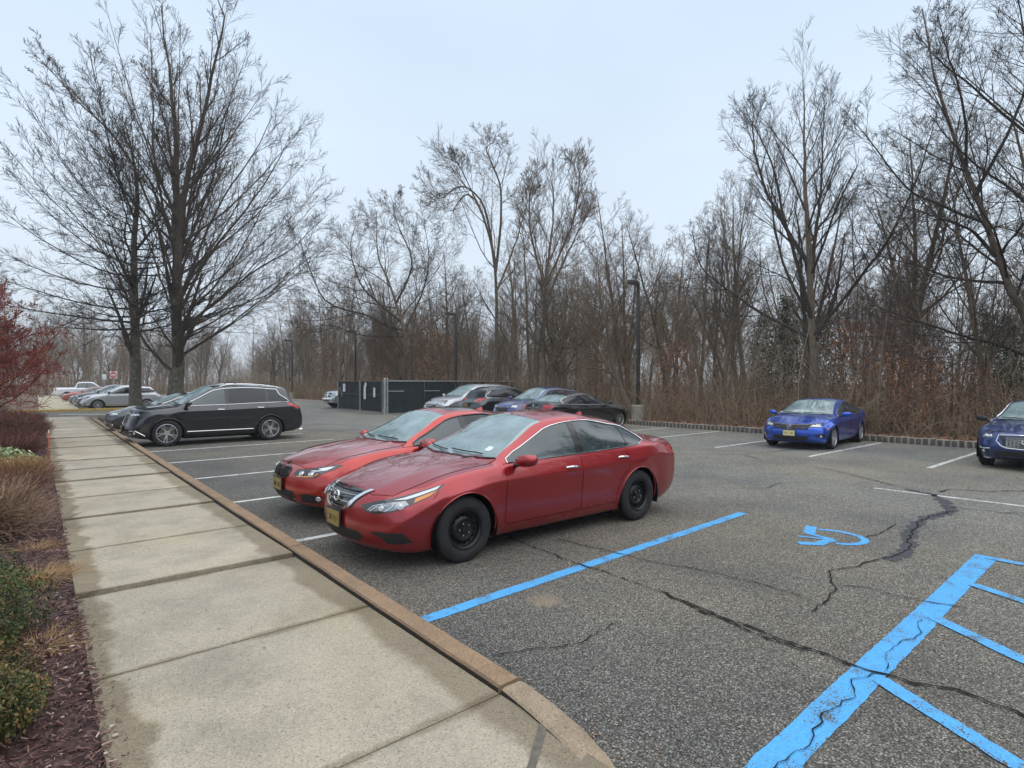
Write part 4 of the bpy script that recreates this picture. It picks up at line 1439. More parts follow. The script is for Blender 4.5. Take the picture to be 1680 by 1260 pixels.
def sedan(wb, fo, ro, W, H, zn, zcowl, xcowl, xhead, xpeak, xrh, zrh, xrb, zd, zt, zb0, belt=None, **k):
    xf, xr = wb / 2 + fo, -wb / 2 - ro
    h = W / 2
    top = [(xf, zn), (xf - 0.10, zn + 0.052), (xf - 0.38, zn + 0.46 * (zcowl - zn)), (xcowl + 0.45, zcowl - 0.055), (xcowl + 0.12, zcowl - 0.012), (xcowl, zcowl),
           (xcowl + (xhead - xcowl) * 0.25, zcowl + (H - 0.035 - zcowl) * 0.30), (xcowl + (xhead - xcowl) * 0.62, zcowl + (H - 0.035 - zcowl) * 0.68), (xhead, H - 0.04), (xhead - 0.32, H - 0.004), (xpeak, H), (xrh + 0.35, zrh + 0.045), (xrh, zrh),
           ((xrh + xrb) / 2, (zrh + zd) / 2 + 0.018), (xrb, zd), (xr + 0.25, (zd + zt) / 2 + 0.012), (xr + 0.10, zt), (xr, zt - 0.11)]
    bl = belt or [(xf, zn - 0.08), (xf - 0.3, zn + 0.06), (wb / 2, zcowl - 0.115), (xcowl - 0.1, zcowl - 0.075), (0, zcowl - 0.06), (-wb / 2 + 0.1, zcowl - 0.03), (xrb, zd - 0.06), (xr + 0.1, zt - 0.07), (xr, zt - 0.16)]
    hw = [(xf, h - 0.085), (xf - 0.35, h - 0.025), (wb / 2, h - 0.008), (0.4, h - 0.006), (-0.6, h), (-wb / 2, h - 0.004), (xr + 0.4, h - 0.03), (xr, h - 0.09)]
    rail = [(xf, h - 0.26), (xf - 0.5, h - 0.20), (xcowl, h - 0.185), (xhead, h - 0.315), (xpeak, h - 0.310), (xrh, h - 0.325), (xrb, h - 0.24), (xr, h - 0.24)]
    crown = [(xf, 0.035), (xcowl + 0.4, 0.040), (xcowl, 0.05), (xcowl + (xhead - xcowl) * 0.5, 0.095), (xhead, 0.065), (xpeak, 0.05), (xrh, 0.06), ((xrh + xrb) / 2, 0.07), (xrb, 0.03), (xr, 0.025)]
    bot = [(xf, zb0 + 0.04), (xf - 0.3, zb0 - 0.01), (wb / 2, zb0), (0, zb0), (-wb / 2, zb0), (xr + 0.3, zb0 + 0.03), (xr, zb0 + 0.12)]
    d = base_spec(xf=xf, xr=xr, wb=wb, top=top, belt=bl, hw=hw, rail=rail, crown=crown, bot=bot, xcowl=xcowl, xhead=xhead,
                  win_x0=xrb + 0.1, win_x1=xcowl + 0.05, rw=(xrh + 0.03, xrb + 0.03, 0.10), bpil=(-0.20, -0.10), doors=(xcowl - 0.10, -0.15, -wb / 2 + 0.15),
                  handles=((0.03, zcowl - 0.16), (-wb / 2 + 0.36, zcowl - 0.13)), mirror=(xcowl - 0.22, zcowl + 0.03), hood_x=xf - 0.18)
    d.update(k)
    return Car(**d)

def suv(wb, fo, ro, W, H, zn, zcowl, xcowl, xhead, xpeak, xrh, zrh, zt, zb0, slope=0.30, **k):
    xf, xr = wb / 2 + fo, -wb / 2 - ro
    h = W / 2
    zlow = zt
    top = [(xf, zn), (xf - 0.08, zn + 0.09), (xf - 0.30, zn + 0.55 * (zcowl - zn)), (xcowl + 0.45, zcowl - 0.05), (xcowl + 0.12, zcowl - 0.012), (xcowl, zcowl),
           (xcowl + (xhead - xcowl) * 0.25, zcowl + (H - 0.035 - zcowl) * 0.29), (xcowl + (xhead - xcowl) * 0.62, zcowl + (H - 0.035 - zcowl) * 0.68), (xhead, H - 0.045), (xhead - 0.35, H - 0.005), (xpeak, H), (xrh + 0.5, zrh + 0.04), (xrh, zrh),
           (xrh - slope * 0.5, (zrh + zlow) / 2 + 0.03), (xrh - slope, zlow), (xr, zlow - 0.14)]
    if xrh - slope <= xr + 0.02: top = top[:-1]; top[-1] = (xr, zlow)
    bl = [(xf, zn - 0.09), (xf - 0.25, zn + 0.07), (wb / 2, zcowl - 0.12), (xcowl - 0.1, zcowl - 0.07), (0, zcowl - 0.05), (-wb / 2, zcowl - 0.01), (xr + 0.3, zcowl + 0.0), (xr, zlow - 0.19)]
    hw = [(xf, h - 0.085), (xf - 0.35, h - 0.025), (wb / 2, h - 0.008), (0.4, h - 0.006), (-0.6, h), (-wb / 2, h - 0.004), (xr + 0.3, h - 0.03), (xr, h - 0.10)]
    rail = [(xf, h - 0.25), (xf - 0.5, h - 0.19), (xcowl, h - 0.175), (xhead, h - 0.30), (xpeak, h - 0.29), (xrh, h - 0.29), (xrh - slope, h - 0.20), (xr, h - 0.22)]
    crown = [(xf, 0.04), (xcowl + 0.4, 0.045), (xcowl, 0.05), (xcowl + (xhead - xcowl) * 0.5, 0.10), (xhead, 0.07), (xpeak, 0.05), (xrh, 0.055), (xrh - slope, 0.05), (xr, 0.04)]
    bot = [(xf, zb0 + 0.06), (xf - 0.3, zb0 - 0.01), (wb / 2, zb0), (0, zb0), (-wb / 2, zb0), (xr + 0.3, zb0 + 0.03), (xr, zb0 + 0.14)]
    d = base_spec(xf=xf, xr=xr, wb=wb, top=top, belt=bl, hw=hw, rail=rail, crown=crown, bot=bot, xcowl=xcowl, xhead=xhead,
                  win_x0=xrh - slope * 0.2, win_x1=xcowl + 0.05, rw=(xrh + 0.0, xrh - slope * 0.93, 0.05), bpil=(-0.22, -0.11), doors=(xcowl - 0.10, -0.165, -wb / 2 + 0.10),
                  cpil=(-wb / 2 + 0.04, -wb / 2 + 0.13),
                  handles=((0.02, zcowl - 0.17), (-wb / 2 + 0.30, zcowl - 0.14)), mirror=(xcowl - 0.22, zcowl + 0.05), hood_x=xf - 0.16,
                  tr=0.36, ar=0.41, rim_r=0.24, tw=0.235, sill_h=0.15)
    d.update(k)
    return Car(**d)

# ------------------------------------------------------------------ the red sedan in front
P_RED = car_paint('deep_red_paint', (0.34, 0.009, 0.014), 0.65, 0.32)
P_BRED = car_paint('bright_red_paint', (0.43, 0.016, 0.008), 0.55, 0.28)
P_NAVYBLACK = car_paint('blue_black_paint', (0.003, 0.004, 0.010), 0.1, 0.28, 0.05)
P_BLACK = car_paint('black_paint', (0.004, 0.004, 0.006), 0.1, 0.25, 0.05)
P_BLUE = car_paint('bright_blue_paint', (0.004, 0.075, 0.55), 0.75, 0.28)
P_INDIGO = car_paint('deep_blue_paint', (0.012, 0.040, 0.19), 0.65, 0.30)
P_SLATE = car_paint('slate_blue_paint', (0.045, 0.065, 0.21), 0.4, 0.3)
P_SILVER = car_paint('silver_paint', (0.50, 0.51, 0.53), 0.55, 0.34)
P_WHITE = car_paint('white_paint_car', (0.70, 0.71, 0.73), 0.05, 0.35)
P_GREY = car_paint('grey_paint', (0.10, 0.105, 0.11), 0.5, 0.33)
P_GRAPHITE = car_paint('graphite_paint', (0.035, 0.037, 0.042), 0.5, 0.3)
P_MAROON = car_paint('rusty_red_paint', (0.33, 0.045, 0.018), 0.35, 0.3)

def lamp_set(car, root, name, outline, view, housing, inner=()):
    """mirror pair of lamps; inner = (name, outline, material, off) shapes inside"""
    a = car.panel(name, outline, view, housing, root, 'pair', off=0.005, thick=0.02, sp=0.04)
    for i, (nm, ol, mt, off) in enumerate(inner):
        V, Fc = car.panel_geo(ol, view, off=0.005 + off, thick=0.012, sp=0.03)
        add(nm, pymesh(nm, V, Fc, True, 40), mt, a[0])
        add(nm, pymesh(nm, [Vector((v.x, -v.y, v.z)) for v in V], [list(reversed(f)) for f in Fc], True, 40), mt, a[1])
    return a

def ring3(c, n, r, up=Vector((0, 0, 1)), k=20, sx=1.0):
    n = n.normalized(); a = up.cross(n).normalized(); b_ = n.cross(a)
    return [c + a * math.cos(2 * PI * i / k) * r * sx + b_ * math.sin(2 * PI * i / k) * r for i in range(k + 1)]

def fpts(car, view, pts):
    """outline given as ('f',y,z) front or ('s',x,z) side points, turned into the oblique view"""
    out = []
    for (w, a, b_) in pts:
        p, n_ = car.hit({'f': 'front', 's': 'side', 'r': 'rear'}[w], a, b_)
        out.append(car.to_view(view, p))
    return out
M_LAMPMID = simple('lamp_bowl', (0.30, 0.31, 0.32), 0.18, metal=0.8, coat=1.0)
def make_altima():
    c = sedan(2.776, 1.005, 1.10, 1.83, 1.465, 0.72, 1.0, 1.02, 0.13, -0.45, -1.22, 1.36, -1.93, 1.065, 1.035, 0.170, ds=0.04, win_fr=0.86,
              tr=0.332, ar=0.378, rim_r=0.205, tw=0.215, flare=0.022, handle_mat=M_CHROME, wheel_in=0.032,
              bow_f=0.31, pow_f=2.7, nose_r=0.08, cpil=(-1.24, -1.20), bpil=(-0.37, -0.26), doors=(0.87, -0.30, -1.16), bi=0.06, tuck=0.06, crease_drop=0.15, trim_r=0.006,
              handles=((-0.12, 0.825), (-1.06, 0.865)), mirror=(0.70, 0.985))
    c.win_tail = [(-1.42, 1.17), (-1.53, 1.105), (-1.575, 1.045)]
    c.win_tail_x = -1.0
    root = build_car(c, 'parked_car', 'dark red sedan with black steel wheels beside the blue stall line', 'car',
                     (4.72, 5.53, 0), PI - rad(0.6), None, P_RED, 'steel', M_CHROME)
    V = rad(42)
    # headlamps: swept wedge with chrome inner and amber tip
    ol = fpts(c, V, [('f', 0.50, 0.585), ('f', 0.44, 0.640), ('f', 0.56, 0.678), ('f', 0.66, 0.705), ('s', 1.99, 0.735), ('s', 1.80, 0.785), ('s', 1.62, 0.825), ('s', 1.70, 0.77), ('s', 1.80, 0.715), ('s', 1.98, 0.650), ('f', 0.74, 0.595), ('f', 0.60, 0.572)])
    c.V = V
    i1 = fpts(c, V, [('f', 0.54, 0.598), ('f', 0.60, 0.650), ('f', 0.68, 0.672), ('s', 2.02, 0.690), ('s', 2.0, 0.655), ('f', 0.75, 0.610), ('f', 0.64, 0.590)])
    i2 = fpts(c, V, [('f', 0.70, 0.694), ('s', 2.02, 0.712), ('s', 1.87, 0.755), ('s', 1.67, 0.810), ('s', 1.72, 0.778), ('s', 1.86, 0.738), ('s', 2.0, 0.700)])
    i3 = fpts(c, V, [('s', 1.955, 0.668), ('s', 1.93, 0.705), ('s', 1.78, 0.752), ('s', 1.72, 0.765), ('s', 1.80, 0.722)])
    lp = lamp_set(c, root, 'headlight', ol, V, M_LAMPDARK, [('reflector', i1, M_LAMPMID, 0.003), ('upper_lens', i2, M_LAMPCLEAR, 0.004), ('amber_reflector', i3, M_AMBER, 0.006)])
    for strip in ([(0.535, 0.600), (0.58, 0.640), (0.66, 0.660)], [(0.56, 0.594), (0.61, 0.630), (0.70, 0.648)], [(0.70, 0.600), (0.735, 0.640), (0.735, 0.668)]):
        pl = c.line3(strip, 'front', 0.013, 0.03)
        for sd in (0, 1):
            g = MB(); g.tube(mir(pl) if sd else pl, 0.006, 5); g.build('bright_strip', M_LAMPCHROME, lp[sd])
    for sd in (0, 1):
        for (w, a, b_, r) in (('f', 0.775, 0.645, 0.028), ('f', 0.66, 0.628, 0.022)):
            p, n_ = c.hit('front', a, b_)
            if sd: p, n_ = mir([p])[0], mir([n_])[0]
            g = MB(); q = p + n_ * 0.012
            g.tube(ring3(q, n_, r), 0.006, 6); g.tube([q, q + n_ * 0.006, q + n_ * 0.012], [r * 0.95, r * 0.75, r * 0.2], 14)
            g.build('projector', M_LAMPCLEAR, lp[sd])
    # grille and V of chrome
    gr = c.panel('grille', [(-0.001, 0.555), (0.20, 0.565), (0.30, 0.60), (0.43, 0.745), (0.30, 0.755), (-0.001, 0.765)], 'front', M_BLACKGLOSS, root, None, off=0.004, thick=0.02, sp=0.04)
    for zz in (0.60, 0.635, 0.668, 0.70, 0.733):
        ymax = 0.22 + (zz - 0.58) * 0.9
        pl = c.line3([(0.001, zz), (ymax, zz + 0.004)], 'front', 0.010, 0.04)
        g = MB(); g.tube(pl, 0.006, 5, squash=0.8); g.tube(mir(pl), 0.006, 5, squash=0.8); g.build('grille_slat', M_SATIN if zz in (0.635, 0.70) else M_BLACKTRIM, gr)
    vpl = [(0.001, 0.548), (0.12, 0.550), (0.20, 0.560), (0.265, 0.590), (0.35, 0.672), (0.44, 0.762)]
    vin = [(0.001, 0.574), (0.11, 0.575), (0.170, 0.586), (0.226, 0.613), (0.302, 0.685), (0.385, 0.762)]
    V_, F_ = c.panel_geo([(p[0] if p[0] > 0.01 else -0.001, p[1]) for p in vpl] + [(p[0] if p[0] > 0.01 else -0.001, p[1]) for p in reversed(vin)], 'front', off=0.014, thick=0.022, sp=0.025, center=True)
    n = len(V_)
    vm = [Vector((v.x, -v.y, v.z)) for v in V_]
    add('chrome_bar', pymesh('chrome_bar', V_ + vm, F_ + [[i + n for i in reversed(f)] for f in F_], True, 40), M_CHROME, gr)
    p, n_ = c.hit('front', 0.001, 0.675)
    g = MB(); q = Vector((p.x + 0.03, 0, 0.675)); n_ = Vector((1, 0, 0.12)).normalized()
    g.tube(ring3(q, n_, 0.050, k=28, sx=1.12), 0.0085, 8)
    g.box((q.x + 0.004, 0, q.z), (0.012, 0.135, 0.024), bev=0.004)
    bd = g.build('badge', M_CHROME, gr)
    tx = bpy.data.curves.new('badge_text', 'FONT'); tx.body = 'NISSAN'; tx.size = 0.024; tx.extrude = 0.001; tx.align_x = 'CENTER'; tx.align_y = 'CENTER'
    to = bpy.data.objects.new('badge_text', tx); COL.objects.link(to)
    dg = bpy.context.evaluated_depsgraph_get()
    me = bpy.data.meshes.new_from_object(to.evaluated_get(dg)); bpy.data.objects.remove(to)
    t2 = add('badge_lettering', me, M_INK, gr); t2.matrix_local = Matrix.Translation((q.x + 0.0115, 0, q.z)) @ Matrix.Rotation(PI / 2, 4, 'Z') @ Matrix.Rotation(PI / 2, 4, 'X')
    # black V border
    # lower intake, side vents, plate
    c.panel('lower_intake', [(-0.001, 0.275), (0.40, 0.285), (0.47, 0.335), (0.42, 0.385), (-0.001, 0.395)], 'front', M_BLACKTRIM, root, None, off=0.003, thick=0.01, sp=0.05)
    V2 = rad(40)
    ol = fpts(c, V2, [('f', 0.56, 0.40), ('f', 0.66, 0.405), ('s', 2.06, 0.395), ('s', 2.0, 0.33), ('s', 1.95, 0.29), ('f', 0.76, 0.285), ('f', 0.70, 0.30), ('f', 0.66, 0.35)])
    c.panel('fog_lamp_recess', ol, V2, M_BLACKTRIM, root, 'pair', off=0.006, thick=0.015, sp=0.03)
    plate(c, root, True, 0.46, M_PLATE)
    # bumper seams
    for sd in (1, -1):
        pl = c.line3([(1.70, 0.76), (1.735, 0.72), (1.765, 0.69)], 'side', 0.0005, 0.04)
        if sd < 0: pl = mir(pl)
        g = MB(); g.tube(pl, 0.0032, 4, cap=False); g.build('bumper_seam', M_GAP, root, False)
        # front lip at the bumper's foot
        pl = c.line3([(2.10, 0.245), (1.95, 0.23), (1.80, 0.225)], 'side', 0.004, 0.04)
        # rear lamps
    V3 = rad(180 - 40)
    def rp(pts):
        out = []
        for (w, a, b_) in pts:
            p, n_ = c.hit({'r': 'rear', 's': 'side'}[w], a, b_)
            e_ = Vector((math.sin(V3), -math.cos(V3), 0))
            out.append(c.to_view(V3, p))
        return out
    ol = rp([('r', 0.50, 0.80), ('r', 0.52, 0.90), ('s', -2.33, 0.94), ('s', -2.12, 0.925), ('s', -1.98, 0.91), ('s', -2.10, 0.865), ('s', -2.25, 0.80), ('s', -2.34, 0.755), ('r', 0.70, 0.77)])
    i1 = rp([('s', -2.33, 0.915), ('s', -2.13, 0.908), ('s', -2.05, 0.898), ('s', -2.2, 0.87), ('s', -2.34, 0.86)])
    i2 = rp([('s', -2.26, 0.84), ('s', -2.34, 0.845), ('s', -2.36, 0.80), ('s', -2.33, 0.785)])
    lamp_set(c, root, 'taillight', ol, V3, M_REDLENS, [('inner_lens', i1, M_DARKRED, 0.003), ('clear_lens', i2, M_LAMPCLEAR, 0.003)])
    # windscreen sticker
    p, n_ = c.hit('top', 0.83, 0.46)
    st = c.panel('inspection_sticker', [(0.86, 0.47), (0.78, 0.47), (0.77, 0.53), (0.80, 0.56), (0.85, 0.54)], 'top', M_WHITEPLASTIC, root, 1, off=0.002, thick=0.002, sp=0.03)
    # hood creases as raised folds, rear reflector, antenna fin
    g = MB(); p, n_ = c.hit('top', -1.15, 0.002)
    g.put([(p.x + 0.09, 0, p.z - 0.002), (p.x - 0.06, 0.022, p.z - 0.01), (p.x - 0.06, -0.022, p.z - 0.01), (p.x - 0.055, 0, p.z + 0.045), (p.x - 0.02, 0, p.z + 0.04)], [(0, 1, 4), (1, 3, 4), (0, 4, 2), (4, 3, 2), (1, 2, 3)])
    g.build('roof_antenna', P_RED, root, True)
    return c
make_altima()
# ------------------------------------------------------------------ trees
def mk_bark(name, a, b_, lich=None, scale=6.0):
    m, N, L, b = nmat(name)
    tc = nd(N, 'ShaderNodeTexCoord')
    mp = nd(N, 'ShaderNodeMapping'); mp.inputs['Scale'].default_value = (1, 1, 0.22)
    L.new(tc.outputs['Object'], mp.inputs[0])
    n1 = nd(N, 'ShaderNodeTexNoise', Scale=scale * 3, Detail=7.0, Roughness=0.65); L.new(mp.outputs[0], n1.inputs['Vector'])
    r = ramp(N, [(0.3, a), (0.7, b_)]); L.new(n1.outputs['Fac'], r.inputs[0])
    c = r.outputs[0]
    if lich:
        n2 = nd(N, 'ShaderNodeTexNoise', Scale=scale * 0.8, Detail=6.0, Roughness=0.7); L.new(tc.outputs['Object'], n2.inputs['Vector'])
        mr = nd(N, 'ShaderNodeMapRange'); mr.inputs['From Min'].default_value = 0.5; mr.inputs['From Max'].default_value = 0.62; mr.inputs['To Max'].default_value = 0.75
        L.new(n2.outputs['Fac'], mr.inputs[0]); c = mixc(N, L, mr.outputs[0], c, lich)
    oi = nd(N, 'ShaderNodeObjectInfo')
    rr = ramp(N, [(0.0, (0.72, 0.74, 0.78)), (0.5, (1, 1, 1)), (1.0, (1.25, 1.18, 1.08))]); L.new(oi.outputs['Random'], rr.inputs[0])
    c = mixc(N, L, 1.0, c, rr.outputs[0], 'MULTIPLY')
    L.new(c, b.inputs['Base Color'])
    b.inputs['Roughness'].default_value = 0.92
    b.inputs['Specular IOR Level'].default_value = 0.2
    bp = nd(N, 'ShaderNodeBump', Strength=0.8, Distance=0.03)
    L.new(n1.outputs['Fac'], bp.inputs['Height']); L.new(bp.outputs[0], b.inputs['Normal'])
    return m

def mk_leaf(name, stops):
    m, N, L, b = nmat(name)
    geo = nd(N, 'ShaderNodeNewGeometry')
    r = ramp(N, stops); L.new(geo.outputs['Random Per Island'], r.inputs[0])
    L.new(r.outputs[0], b.inputs['Base Color'])
    b.inputs['Roughness'].default_value = 0.55
    b.inputs['Specular IOR Level'].default_value = 0.3
    return m

M_BARK = mk_bark('woodland_bark', (0.105, 0.082, 0.062), (0.26, 0.212, 0.165))
M_TWIG = mk_bark('woodland_twigs', (0.125, 0.094, 0.067), (0.235, 0.180, 0.132))
M_BARKL = mk_bark('lichened_bark', (0.065, 0.056, 0.044), (0.175, 0.155, 0.125), (0.21, 0.215, 0.155), 5.0)
M_TWIGD = mk_bark('dark_twigs', (0.055, 0.045, 0.038), (0.115, 0.095, 0.080))
M_TWIGR = mk_bark('reddish_twigs', (0.11, 0.045, 0.045), (0.20, 0.095, 0.09))
M_BRUSH = mk_leaf('brush_stems', [(0.0, (0.11, 0.068, 0.040)), (0.4, (0.24, 0.155, 0.092)), (0.75, (0.38, 0.27, 0.165)), (1.0, (0.58, 0.45, 0.31))])
M_OAKLEAF = mk_leaf('withered_leaves', [(0.0, (0.20, 0.075, 0.034)), (0.5, (0.40, 0.165, 0.075)), (1.0, (0.56, 0.28, 0.14))])
M_EVERGREEN = mk_leaf('evergreen_needles', [(0.0, (0.030, 0.045, 0.028)), (0.6, (0.065, 0.085, 0.050)), (1.0, (0.12, 0.14, 0.08))])

def tubes(groups):
    """groups: list of (P (B,n,3), R (B,n), sides) -> V, F quads"""
    Vs, Fs, base = [], [], 0
    for P, R, s in groups:
        B, n, _ = P.shape
        if B == 0: continue
        T = np.empty_like(P)
        T[:, 1:-1] = P[:, 2:] - P[:, :-2]; T[:, 0] = P[:, 1] - P[:, 0]; T[:, -1] = P[:, -1] - P[:, -2]
        T /= np.linalg.norm(T, axis=2, keepdims=True) + 1e-9
        ref = np.where(np.abs(T[:, :1, 2:3]) < 0.8, np.array([0, 0, 1.0]), np.array([1.0, 0, 0]))
        A = np.cross(T, np.broadcast_to(ref, T.shape)); A /= np.linalg.norm(A, axis=2, keepdims=True) + 1e-9
        Bn = np.cross(A, T)
        w = 2 * np.pi * np.arange(s) / s
        V = P[:, :, None, :] + (A[:, :, None, :] * np.cos(w)[None, None, :, None] + Bn[:, :, None, :] * np.sin(w)[None, None, :, None]) * R[:, :, None, None]
        idx = base + np.arange(B * n * s).reshape(B, n, s)
        nx = np.roll(idx, -1, axis=2)
        F = np.stack([idx[:, :-1], nx[:, :-1], nx[:, 1:], idx[:, 1:]], -1).reshape(-1, 4)
        Vs.append(V.reshape(-1, 3)); Fs.append(F); base += B * n * s
    return np.concatenate(Vs), np.concatenate(Fs)

def norm(a): return a / (np.linalg.norm(a, axis=-1, keepdims=True) + 1e-9)

def grow(g, S, D, Ln, R0, n, wob, trop, end=0.25):
    """vectorised branch growth; returns P (B,n+1,3), R (B,n+1)"""
    B = len(S)
    P = np.empty((B, n + 1, 3)); P[:, 0] = S
    d = norm(D.copy())
    for i in range(n):
        d = norm(d + g.normal(0, wob, (B, 3)) + np.array([0, 0, 1.0]) * np.asarray(trop).reshape(-1, 1))
        P[:, i + 1] = P[:, i] + d * (Ln / n)[:, None]
    t = np.linspace(0, 1, n + 1)
    R = R0[:, None] * (1 - t * (1 - end))[None, :]
    return P, R

def sprout(g, P, R, Ln, c, t0, t1, a0, a1, lr, rr, tip=0.35, up=0.0):
    """children of every branch: starts, directions, lengths, radii"""
    B, n1, _ = P.shape; n = n1 - 1
    t = (t0 + (t1 - t0) * (np.arange(c) + g.uniform(0, 1, (B, c))) / c)
    f = t * n; i = np.clip(f.astype(int), 0, n - 1); u = (f - i)[..., None]
    b_ = np.arange(B)[:, None]
    S = P[b_, i] * (1 - u) + P[b_, i + 1] * u
    T = norm(P[b_, i + 1] - P[b_, i])
    Rr = R[b_, i] * (1 - u[..., 0]) + R[b_, i + 1] * u[..., 0]
    az = (np.arange(c)[None, :] * 2.39996 + g.uniform(0, 6.28, (B, 1)) + g.normal(0, 0.5, (B, c)))
    ref = np.where(np.abs(T[..., 2:3]) < 0.85, np.array([0, 0, 1.0]), np.array([1.0, 0, 0]))
    A = norm(np.cross(T, ref)); Bn = np.cross(A, T)
    an = np.radians(g.uniform(a0, a1, (B, c)))[..., None]
    D = T * np.cos(an) + (A * np.cos(az)[..., None] + Bn * np.sin(az)[..., None]) * np.sin(an)
    D[..., 2] += up
    L_ = Ln[:, None] * lr * (1 - (1 - tip) * (t - t0) / max(1e-6, t1 - t0)) * g.uniform(0.7, 1.2, (B, c))
    return S.reshape(-1, 3), norm(D.reshape(-1, 3)), L_.reshape(-1), np.minimum(Rr * rr, Rr * 0.9).reshape(-1)

def crown_from(g, P, R, Ln, spec, rmin):
    """spec: list of levels dict(c,t0,t1,a0,a1,lr,rr,n,wob,trop,s)"""
    groups = []
    for q in spec:
        S, D, L_, r = sprout(g, P, R, Ln, q['c'], q['t0'], q['t1'], q['a0'], q['a1'], q['lr'], q['rr'], q.get('tip', 0.35), q.get('up', 0))
        r = np.maximum(r, rmin)
        P, R = grow(g, S, D, L_, r, q['n'], q['wob'], q['trop'], q.get('end', 0.3))
        R = np.maximum(R, rmin * 0.75)
        Ln = L_
        groups.append((P, R, q['s']))
    return groups

def lv(c, t0, t1, a0, a1, lr, rr, n, wob, trop, s, **k):
    d = dict(c=c, t0=t0, t1=t1, a0=a0, a1=a1, lr=lr, rr=rr, n=n, wob=wob, trop=trop, s=s); d.update(k); return d

def wood_mesh(seed, H, r0, spec, lean=0.04, forks=1, fork_t=0.4, rmin=0.006, nseg=12, wob=0.035):
    g = np.random.default_rng(seed)
    S = np.zeros((1, 3)); S[0, 2] = -0.25
    D = np.array([[g.normal(0, lean), g.normal(0, lean), 1.0]])
    Pt, Rt = grow(g, S, D, np.array([H]), np.array([r0]), nseg, wob, 0.02, 0.12)
    Rt[:, 0] *= 1.35; Rt[:, 1] *= 1.05
    trunk = [(Pt, Rt, 9)]
    crown = []
    Pl, Rl, Ll = Pt, Rt, np.array([H])
    if forks > 1:
        k = int(fork_t * nseg)
        S = np.repeat(Pt[:, k], forks - 1, 0); T = norm(Pt[:, k + 1] - Pt[:, k])
        az = g.uniform(0, 6.28) + np.arange(forks - 1) * 2.2
        D = norm(np.repeat(T, forks - 1, 0) + np.stack([np.cos(az), np.sin(az), 0 * az], -1) * g.uniform(0.28, 0.5, (forks - 1, 1)))
        Lf = H * (1 - fork_t) * g.uniform(0.75, 0.98, forks - 1)
        P2, R2 = grow(g, S, D, Lf, np.full(forks - 1, Rt[0, k] * 0.8), nseg, 0.05, 0.05, 0.12)
        trunk.append((P2, R2, 7))
        crown += crown_from(g, P2, R2, Lf, [dict(spec[0], t0=0.12, lr=spec[0]['lr'] * 1.5)] + spec[1:], rmin)
    crown += crown_from(g, Pl, Rl, Ll, spec, rmin)
    a = npmesh('trunk', *tubes(trunk)); b_ = npmesh('crown', *tubes(crown))
    return a, b_

TALL = [lv(15, 0.34, 0.97, 26, 55, 0.31, 0.42, 7, 0.09, 0.05, 5, tip=0.42), lv(6, 0.16, 0.98, 22, 52, 0.50, 0.55, 5, 0.11, 0.05, 4, tip=0.5), lv(5, 0.14, 0.98, 20, 50, 0.58, 0.6, 4, 0.12, 0.04, 3, tip=0.6), lv(3, 0.1, 0.95, 16, 40, 0.80, 0.6, 2, 0.09, 0.03, 3, tip=0.7)]
BROAD = [lv(17, 0.22, 0.97, 32, 66, 0.42, 0.45, 8, 0.11, 0.05, 5, tip=0.42), lv(7, 0.14, 0.98, 22, 55, 0.46, 0.55, 5, 0.13, 0.04, 4, tip=0.5), lv(5, 0.14, 0.98, 20, 52, 0.56, 0.6, 4, 0.14, 0.03, 3, tip=0.6), lv(3, 0.1, 0.95, 16, 42, 0.78, 0.65, 2, 0.10, 0.02, 3, tip=0.7)]
BRUSHY = [lv(16, 0.15, 0.97, 16, 40, 0.38, 0.5, 7, 0.07, 0.07, 5, tip=0.42), lv(7, 0.14, 0.98, 16, 40, 0.50, 0.55, 5, 0.08, 0.06, 3, tip=0.5), lv(5, 0.14, 0.98, 16, 42, 0.56, 0.62, 4, 0.10, 0.05, 3, tip=0.6), lv(3, 0.1, 0.95, 13, 34, 0.78, 0.62, 2, 0.07, 0.04, 3, tip=0.7)]
SAPL = [lv(12, 0.2, 0.98, 25, 60, 0.36, 0.45, 5, 0.12, 0.05, 3), lv(6, 0.15, 0.98, 25, 60, 0.5, 0.6, 4, 0.16, 0.03, 3), lv(3, 0.1, 1.0, 18, 45, 0.78, 0.6, 2, 0.15, 0.02, 3, tip=0.7)]

KINDS = {}
def kinds():
    for i in range(4): KINDS['tall', i] = wood_mesh(100 + i, 14.5, 0.17, TALL, 0.05, 1 + (i % 3 == 1), 0.42)
    for i in range(2): KINDS['fork', i] = wood_mesh(120 + i, 14.0, 0.20, TALL, 0.06, 3, 0.30)
    for i in range(2): KINDS['broad', i] = wood_mesh(140 + i, 11.5, 0.20, BROAD, 0.10, 2, 0.25, wob=0.07)
    for i in range(3): KINDS['brushy', i] = wood_mesh(160 + i, 13.0, 0.15, BRUSHY, 0.03, 1 + i % 2, 0.3)
    for i in range(4): KINDS['sapling', i] = wood_mesh(180 + i, 7.0, 0.055, SAPL, 0.10, 1, rmin=0.005, wob=0.06)
kinds()

def tree(kind, i, x, y, scale, label, group=None, rz=0.0, bark=None, twig=None, tilt=(0, 0), z=None, name='tree'):
    a, b_ = KINDS[kind, i]
    if z is None: z = float(forest_z(np.float64(x), np.float64(y))) if x > 20.2 else 0.05
    root = empty(name, (x, y, z), rz)
    root.scale = scale if isinstance(scale, tuple) else (scale,) * 3
    root.rotation_euler = (tilt[0], tilt[1], rz)
    tag(root, label, 'tree', group)
    t = add('trunk', a, None, root); c = add('crown', b_, None, root)
    for o, mt in ((t, bark or M_BARK), (c, twig or M_TWIG)):
        if not o.data.materials: o.data.materials.append(None)
        o.material_slots[0].link = 'OBJECT'
        o.material_slots[0].material = mt
    return root

